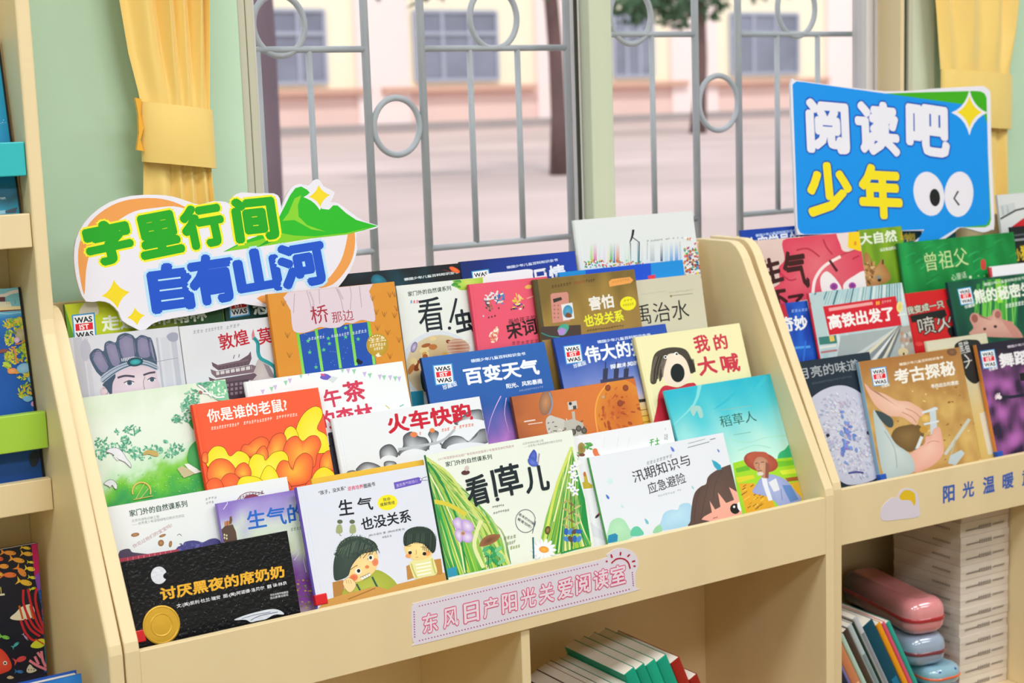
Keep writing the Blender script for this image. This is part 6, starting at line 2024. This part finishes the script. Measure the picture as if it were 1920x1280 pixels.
def a_dark(a):
    a.line([(1120, 300), (1250, 285)], 16, '8f949c')
    a.line([(1115, 262), (1250, 245)], 12, '5a6068')
    a.text('小', (1130, 470), (1180, 462), 100, 'e6c62e', .03, res=2)
    a.text('狗', (1180, 462), (1240, 452), 120, 'e6c62e', .03, res=2)
book_r(3, 2, 10.5, 'black book with yellow characters behind the wide green book', ZL, (1085, 195), .2, base='1a1b1f', art=a_dark, hard=False, th=.007)

# ================================================================ LEFT UNIT BOOKS
GLF = 'picture books in the tall shelf at the left edge'
TIERS[11] = (.236, 1.25, 1.2215)
TIERS[12] = (.236, .84, .8145)
TIERS[13] = (.262, .60, .4565)
TIERS[14] = (.072, .57, .4565)
ZO, ZV, ZP, ZU = (0, 0, 3.048), (0, 500, 6.4), (0, 960, 4.0), (0, 560, 1.777)
def book_l(tier, tilt, label, zm, tr, w_, h=None, **k):
    Y0, z0, zb = TIERS[tier]
    t = radians(tilt)
    th = k.get('th', .009)
    zb2 = zb + th * sin(t) + .0006
    pl = Matrix.Translation((0, Y0 + (zb2 - z0) * math.tan(t), zb2)) @ Matrix.Rotation(-t, 4, 'X')
    u, v = Art(MB(), pl).zm(*zm).uv(tr)
    u = min(u, -.0485)
    return book(I4, tier, 0, tilt, label, zm, x0=u - w_, x1=u, vt=h or v, group=GLF, **k)
def a_sea(a):
    a.rect = (a.rect[0], a.w - .0035, a.rect[2], a.rect[3])
    a.grad(lambda s, t: stops(1 - t + nz(s * 2, t, 4, 2) * .05, [(0, '1fa8cc'), (.5, '128fc2'), (.72, '0f7fb0'), (.8, '20607a'), (.86, '1a8aa6'), (1, '1583a8')]), 16, 30)
    a.dots([(20, 685), (15, 700), (5, 705), (30, 700)], 2.5, ['d8ecf4'])
    a.text('ten', (2, 1140), (32, 1137), 14, 'd8ecf4', .02, res=1)
    a.blob([(20, 1215), (55, 1195), (85, 1188), (100, 1185), (95, 1200), (85, 1215)], '3c4a5c')
    a.poly([(-10, 1205), (30, 1200), (32, 1220), (-10, 1225)], '8ab8c8')
book_l(11, 10.5, 'turquoise sea picture book behind the teal rail, at the left edge', ZO, (70, 800), .24, h=.30, base='14181c', art=a_sea, th=.010)
def a_ship(a):
    a.rect = (a.rect[0], a.w - .0035, a.rect[2], a.rect[3])
    a.grad(lambda s, t: stops(1 - t, [(0, '7fc4d6'), (.11, '86c8da'), (.125, '3f9ad0'), (.15, '1f6cc0'), (.25, '1254a8'), (.6, '0f56ae'), (1, '0f4c9c')]), 6, 50)
    a.line([(-20, 350), (60, 340), (130, 310), (200, 295), (290, 283)], 40, 'e9ddd6', smooth=4)
    a.line([(40, 345), (90, 320)], 30, 'e9ddd6')
    a.poly([(-40, 365), (60, 360), (66, 416), (-40, 420)], '6a3438')
    a.poly([(-40, 425), (115, 416), (140, 475), (-40, 485)], 'ece4cc')
    a.poly([(-40, 482), (255, 470), (258, 512), (-40, 530)], 'f2dcae')
    a.poly([(-40, 525), (258, 510), (250, 522), (-40, 545)], '6a2c2c')
    a.line([(250, 415), (255, 470)], 4, '3a3a4a')
    a.poly([(250, 420), (274, 428), (252, 440)], '3a3a4a')
    for x in (80, 105, 180):
        a.line([(x, 395), (x + 2, 450)], 3, '5a4a4a')
    a.line([(-20, 555), (100, 565), (200, 552), (310, 545)], 8, 'a8d8e8', smooth=3)
    G = ['a6bc2e', '86ae30', 'd8c038', '6a9c34', 'c8cc48', 'e0a838']
    for cx, cy, rx, ry, n in ((160, 660, 90, 50, 40), (270, 640, 50, 40, 24), (90, 690, 60, 50, 24), (230, 720, 90, 60, 34), (120, 850, 60, 90, 40), (290, 800, 60, 90, 40), (90, 1080, 30, 60, 24), (200, 1060, 110, 110, 60), (310, 980, 50, 90, 40), (350, 1120, 40, 100, 40), (300, 1260, 120, 90, 60), (80, 1180, 50, 30, 20), (430, 1400, 60, 120, 50), (330, 1500, 110, 110, 60), (500, 1900, 60, 150, 40)):
        a.leaves(cx, cy, rx, ry, n, 24, G)
    a.blob([(185, 770), (230, 750), (290, 755), (305, 820), (270, 880), (210, 880), (180, 830)], 'a49a78', ccol='b8ac88')
    a.ell(175, 792, 22, 22, '6f7a52')
    a.ell(200, 880, 34, 36, 'c9a2c4', 20, ccol='e0c4dc')
    a.line([(180, 930), (260, 910), (345, 830)], 16, 'd8863a', smooth=4)
    a.line([(165, 960), (190, 1100), (205, 1160)], 22, 'd8863a', smooth=4)
    a.blob([(-10, 1000), (60, 985), (95, 1005), (60, 1025), (-10, 1035)], '8a4a44')
    a.blob([(200, 1210), (260, 1160), (330, 1160), (370, 1190), (360, 1240), (300, 1275), (230, 1270)], '7cb0d4', ccol='9cc8e4')
    a.blob([(90, 1230), (140, 1215), (190, 1225), (200, 1270), (140, 1285), (95, 1275)], 'e28a4a', ccol='eaa86a')
    a.blob([(30, 1150), (70, 1140), (110, 1170), (140, 1205), (100, 1205), (50, 1180)], 'b8cc44')
    a.blob([(330, 1330), (370, 1310), (430, 1320), (450, 1360), (400, 1390), (340, 1375)], '74aed2')
    a.blob([(270, 1570), (320, 1550), (380, 1560), (390, 1590), (330, 1620), (280, 1600)], '7cb4dc')
    a.blob([(380, 1620), (430, 1600), (460, 1640), (420, 1680), (370, 1660)], 'd498c8')
    a.blob([(350, 2260), (430, 2200), (470, 2260), (450, 2360), (380, 2400)], '1f2a38')
    a.blob([(500, 2380), (560, 2360), (580, 2420), (530, 2460)], 'a894c8')
book_l(12, 10, 'busy undersea picture book with a ship, behind the lime green rail', ZV, (284, 238), .27, base='111a24', art=a_ship, th=.010)
def a_fish(a):
    a.poly([(232, 225), (300, 225), (390, 1200), (330, 1200)], '1a4f9c')
    a.poly([(230, 235), (284, 228), (305, 520), (268, 560)], 'c41f64')
    a.poly([(262, 480), (302, 440), (308, 560), (272, 620)], '8a4ab0')
    a.blob([(305, 740), (335, 710), (340, 760), (315, 770)], 'b83a88')
    a.poly([(330, 1000), (362, 980), (372, 1180), (345, 1180)], '1f7a96')
    for i in range(16):
        a.line([(285 + i * 3, 520 + i * 30), (315 + i * 3, 500 + i * 34)], 5, a.rnd.choice(['c86ab8', '4a6ac8', '6a8ad8', '8a5ab0']))
    a.poly([(-60, 295), (236, 250), (256, 470), (310, 700), (345, 1180), (-60, 1330)], '1d1e2b')
    def fish(x, y, l, h, c, rot):
        ca, sa = cos(radians(rot)), sin(radians(rot))
        T = lambda p: (x + p[0] * ca - p[1] * sa, y + p[0] * sa + p[1] * ca)
        a.poly([T((-l * .40, 0)), T((-l * .85, -h * .8)), T((-l * .7, 0)), T((-l * .85, h * .8))], c)
        a.ell(x, y, l / 2, h / 2, c, rot)
        a.ell(*T((l * .32, -h * .1)), 4, 4, '1d1e2b', n=8)
    for x, y, l, h, c, r in ((75, 305, 90, 34, 'e8943c', 5), (200, 268, 60, 22, 'ecc23a', 8), (210, 312, 70, 32, 'e8b03a', 6), (140, 360, 90, 36, 'e8a03c', 12), (-5, 350, 60, 34, 'd8562c', 0), (235, 375, 40, 18, 'e0cc3a', 5), (30, 405, 70, 36, 'e8983c', 2), (232, 425, 60, 32, 'e8c83a', 10), (165, 450, 80, 44, 'e08838', 45), (75, 470, 96, 40, 'e0703a', 0), (245, 490, 44, 22, 'd8d43a', 10), (195, 528, 90, 42, 'e8b83a', 14), (250, 570, 40, 18, 'd8d43a', -20), (5, 466, 40, 20, 'e0b43a', 0), (42, 938, 60, 28, '7ac04a', 12), (122, 990, 50, 22, '4ab0b0', -40), (160, 1100, 76, 40, 'd84a4a', -20), (150, 1195, 50, 24, '3a78b8', 5), (195, 940, 50, 14, 'b8a0c8', 50)):
        fish(x, y, l, h, c, r)
    a.blob([(75, 795), (120, 750), (160, 710), (230, 690), (260, 740), (240, 790), (150, 810)], 'ece0c4')
    for x in (150, 190, 230):
        a.line([(x - 6, 700), (x + 20, 800)], 15, 'c8642c')
    for p in ([(175, 580), (180, 700), (250, 850), (325, 910)], [(208, 575), (235, 700), (280, 830), (330, 900)], [(275, 570), (265, 660), (300, 800), (330, 870)], [(155, 810), (190, 900), (250, 960), (320, 950)], [(185, 800), (230, 880), (300, 930)]):
        a.line(p, 18, 'c92a34', smooth=5)
    a.blob([(228, 1005), (270, 960), (330, 950), (330, 1000), (280, 1020)], 'd8dc3a')
    a.line([(265, 950), (330, 990)], 10, 'c8502c')
    a.blob([(-60, 1040), (0, 1020), (60, 1080), (88, 1160), (40, 1200), (-60, 1210)], 'd8412f', ccol='e0553a')
    a.ell(38, 1130, 15, 15, 'f0e8d8')
    a.ell(38, 1131, 8, 8, '1d1e2b')
    for p in ([(220, 1110), (280, 1150), (350, 1180)], [(260, 1080), (290, 1140)], [(310, 1040), (320, 1110), (345, 1160)], [(280, 1050), (310, 1090)]):
        a.line(p, 20, 'e8849a', smooth=3)
    a.blob([(205, 1165), (225, 1140), (250, 1165), (275, 1185), (230, 1205), (200, 1195)], 'd8d0b8')
    for x in (215, 235, 255):
        a.ell(x, 1180, 5, 5, '4a4a4a', n=8)
    a.line([(-10, 620), (35, 615)], 14, 'e0d8c0')
    a.line([(4, 560), (10, 615)], 6, 'd8c060')
    a.blob([(50, 1240), (75, 1225), (105, 1240), (75, 1250)], 'c8b088')
book_l(13, -1.5, 'dark underwater fish picture book with magenta edge, lower left corner', ZP, (282, 231), .26, base='23243a', art=a_fish, th=.008, hard=False)
def a_blue2(a):
    a.grad(lambda s, t: mix(lin('1a66c4'), lin('2f86dc'), max(0, min(1, .5 + nz(s, t, 5, 2)))), 10, 10)
    a.blob([(90, 1285), (150, 1270), (210, 1280), (180, 1330), (110, 1330)], '1f3f5c', ccol='4a7a6a')
book_l(14, 4, 'bright blue hardback at the bottom left, in front of the fish book', ZP, (608, 1209), .22, base='1c50b0', spine='16307a', art=a_blue2, th=.026)

# ================================================================ LOWER COMPARTMENTS
def leaning(fr, x, phi, th, dp, h, y, label, cover, group, inner=None, zb=.0803, spine=None, art=None):
    root = empty('leaning_book', fr @ Matrix.Translation((x, y, zb)) @ Matrix.Rotation(-radians(phi), 4, 'Y'))
    tag(root, label, 'book', group)
    mb = MB()
    b = .0009
    c = lin(cover)
    ns = 6
    arc = [(th * (.5 - .5 * cos(pi * k / ns)), -.0035 * sin(pi * k / ns)) for k in range(ns + 1)]
    pr = arc + [(th, dp), (th - b, dp), (th - b, b)] + [(b, b), (b, dp), (0, dp)]
    mb.prism(pr, 'z', 0, h, c)
    if spine:
        z0, z1, col = spine
        mb.box(th * .25, th * .75, -.0042, -.0030, h * z0, h * z1, lin(col))
    mb.build('cover', 'print', root)
    MB().box(b + .0003, th - b - .0003, b + .0003, dp - .002, .001, h - .0006).build('pages', 'paper', root)
    return root
GT = 'books leaning in the middle lower compartment'
phi = 23.0
cp, sp = cos(radians(phi)), sin(radians(phi))
LB = [('15171c', .030, .255, 'black book leaning at the far left of the lower compartment'),
      ('b99a92', .022, .268, 'dusty pink book leaning beside the black one'),
      ('0e4a3c', .012, .275, 'thin dark green book between the dusty pink and the teal ones'),
      ('12a083', .020, .272, 'shorter teal book next to the thin dark green one'),
      ('14a586', .018, .276, 'second shorter teal book leaning on the first'),
      ('12a083', .026, .300, 'first of the tall teal books, its top edge slightly lower'),
      ('10997c', .022, .304, 'second tall teal book, leftmost but one of the tall ones'),
      ('15a888', .024, .306, 'third tall teal book, between the second and the last one'),
      ('12a083', .026, .308, 'last tall teal book, leaning just left of the dark red ones'),
      ('a3251a', .024, .296, 'dark red book leaning right of the teal ones'),
      ('9c2219', .022, .250, 'shorter dark red book at the right end of the leaning row')]
tot = sum(b[1] for b in LB) / cp
xr = 1.003 + .30 * sp - .026 * cp + .026 / cp + (.024 + .022) / cp + .012
x = xr - tot
for col, th, h, lb in LB:
    leaning(I4, x, phi, th - .0004, .19, h, .03, lb, col, GT)
    x += th / cp

GR2 = 'books leaning in the right lower compartment'
phi2 = 28.0
cp2, sp2 = cos(radians(phi2)), sin(radians(phi2))
RB = [('20263f', .020, .205, 'navy book leaning lowest at the left of the right compartment', None),
      ('7a78b4', .008, .218, 'thin violet book between the navy and the orange ones', None),
      ('d0845a', .022, .232, 'orange-brown book leaning in the right compartment', (.2, .5, 'e8c8a0')),
      ('b9d6c8', .012, .244, 'pale mint book beside the orange-brown one', None),
      ('4a3a30', .014, .252, 'dark brown book leaning between two pale ones', None),
      ('b8c6cc', .014, .262, 'pale grey-blue book right of the dark brown one', (.3, .7, '7f9498')),
      ('1c3a30', .006, .268, 'thin dark green book beside the white-lettered one', None),
      ('c9ccd4', .014, .278, 'whitish book with grey lettering, tallest of the leaning ones', (.25, .85, '8a8f98')),
      ('084a60', .030, .252, 'thick dark teal book leaning right of the whitish one', (.1, .4, '1f7aa0')),
      ('f0a01e', .014, .248, 'yellow-orange book leaning right of the dark teal one', None),
      ('e05a78', .010, .248, 'pink book leaning between the yellow and the turquoise ones', None),
      ('2fa898', .012, .246, 'turquoise book at the right end of the leaning row', None)]
# the thick dark teal book's upper left corner sits at local x .10, z .295
k_ = 8
x = .100 + RB[k_][2] * sp2
for j in range(k_ - 1, -1, -1):
    x -= RB[j][1] / cp2
for j, (col, th, h, lb, spn) in enumerate(RB):
    if x - h * sp2 > -.35:
        if x > .012:
            hh = min(h, (x - .004) / sp2)
            leaning(MR, x, phi2, th - .0004, .16, hh, .035, lb, col, GR2, spine=spn)
    x += th / cp2

# ---- stack of cartons
GB = 'pale cartons stacked in the right lower compartment'
ORD = ['topmost', 'second', 'third', 'fourth', 'fifth', 'sixth', 'seventh', 'eighth', 'ninth', 'tenth', 'eleventh', 'twelfth', 'bottom']
bh = .0322
X0, X1, Y0_, Y1_ = .408, .556, .06, .262
for i in range(13):
    z0 = .0806 + (12 - i) * bh
    rr = random.Random(i)
    dx, dy = rr.uniform(-.0015, .0015), rr.uniform(-.0015, .0015)
    fr = MR @ Matrix.Translation((X0 + dx, Y0_ + dy, z0))
    mb = MB()
    wd, dp, hh = X1 - X0, Y1_ - Y0_, bh - .0006
    mb.box(0, wd, 0, dp, 0, hh * .52, lin('dccfc2'))
    mb.box(-.0006, wd + .0006, -.0006, dp + .0006, hh * .52, hh, lin('e2d6ca'))
    a = Art(mb, fr)
    y = -.0012
    ink = lin('7a6e68')
    def stroke(u0, v0, u1, v1, w_=.0016):
        dxx, dzz = u1 - u0, v1 - v0
        l = sqrt(dxx * dxx + dzz * dzz)
        nx, nz_ = -dzz / l * w_ / 2, dxx / l * w_ / 2
        mb.add([(u0 + nx, y, v0 + nz_), (u0 - nx, y, v0 - nz_), (u1 - nx, y, v1 - nz_), (u1 + nx, y, v1 + nz_)], [(0, 1, 2, 3)], ink)
    u = .016
    for _ in range(7):
        stroke(u, hh * .40, u + .006, hh * .46, .0022)
        u += .0055
    for _ in range(6):
        stroke(u + .002, hh * .36, u + .003, hh * .66)
        stroke(u, hh * .52, u + .006, hh * .53)
        stroke(u + .0005, hh * .38, u + .006, hh * .38)
        u += .0066
    u += .004
    for _ in range(8):
        stroke(u, hh * .42, u + .004, hh * .56, .0018)
        u += .0045
    xs = -.0012
    for k in range(9):
        yy = .03 + k * .006
        mb.add([(xs, yy, hh * .36), (xs, yy + .003, hh * .36), (xs, yy + .003, hh * .5), (xs, yy, hh * .5)], [(0, 1, 2, 3)], lin('8a807a'))
    o = mb.build('carton', 'carton', fix=False)
    o.matrix_world = fr
    tag(o, 'pale printed carton, %s of the stack in the right lower compartment' % (ORD[i] + ('' if i in (0, 12) else ' from the top')), 'carton', GB)

# ---- pencil cases beside the cartons
def case(z0, z1, w_, l_, label, main, second, zip_, off, rot, face=False):
    fr = MR @ Matrix.Translation((.318 + off[0], .185 + off[1], z0)) @ Matrix.Rotation(radians(rot), 4, 'Z')
    root = empty('pencil_case', fr)
    tag(root, label, 'pencil case', 'soft pencil cases stacked beside the cartons')
    h = z1 - z0
    r = min(h * .42, .03)
    def soft(name, w2, l2, za, zb, rc, rt, colf, lab=None):
        """cushion-like body: rounded rectangle outline, rounded over at top and bottom"""
        nu = 64
        def P(s, t):
            z = za + (zb - za) * t
            e = max(0.0, max(za + rt - z, z - (zb - rt))) / rt if rt else 0
            ins = rt * (1 - sqrt(max(0, 1 - min(1, e) ** 2)))
            hx, hy, rr_ = w2 - ins, l2 - ins, max(rc - ins * .6, .004)
            an = 2 * pi * s
            q = [(1, 1), (-1, 1), (-1, -1), (1, -1)][min(3, int(s * 4))]
            return (q[0] * (hx - rr_) + rr_ * cos(an), q[1] * (hy - rr_) + rr_ * sin(an), z)
        mb = MB()
        ts = [0, .03, .08, .15, .25, .4, .5, .6, .75, .85, .92, .97, 1]
        mb.grid(lambda s, t: P(s, ts[int(round(t * 12))]), nu, 12, lambda s, t: colf(P(s, ts[int(round(t * 12))])))
        for tz in (0, 1):
            ring = [P(i / nu, tz) for i in range(nu)]
            mb.add(ring, [tuple(range(nu))], colf((0.02, -l2, ring[0][2])))
        o = mb.build(name, 'vinyl', root, smooth=True)
        if lab: o['label'] = lab
        return o
    cm, cs2 = lin(main), lin(second) if second else None
    def cf(p):
        if second and p[0] < -w_ * .02 and p[1] > -l_ * .14 and p[2] < h * .985:
            return cs2
        return cm
    soft('body', w_ / 2, l_ / 2, 0, h, .035, min(h * .4, .026), cf)
    soft('zipper', w_ / 2 + .0016, l_ / 2 + .0016, h * .40, h * .52, .0355, .002, lambda p: lin(zip_), 'coloured zipper band')
    if face:
        for sx in (-.02, .02):
            mb = MB()
            mb.grid(lambda s, t: (sx + .008 * sin(pi * t) * cos(2 * pi * s), -l_ / 2 + .010 + .007 * sin(pi * t) * sin(2 * pi * s), h - .009 + .005 * cos(pi * t)), 14, 8, lambda s, t: lin('1a3f9a'))
            mb.build('eye', 'vinyl', root, smooth=True)['label'] = 'blue button eye'
    return root
case(.0806, .122, .100, .25, 'blue pencil case with orange zipper, bottom of the stack', '4a86c8', None, 'f0602a', (.032, -.030), -3)
case(.1225, .165, .098, .25, 'light blue pencil case with button eyes and orange zipper, third from top', '8fb8cc', None, 'f0602a', (.032, -.034), -4, True)
case(.1655, .236, .102, .29, 'grey blue pencil case in clear wrap, just under the pink one', '9aa8c0', '2a3050', '7a2f3c', (.018, .004), -11)
case(.2365, .315, .102, .29, 'pink and navy pencil case in clear wrap, top of the stack', 'e28f94', '1c2048', 'b0202c', (.016, .006), -11)
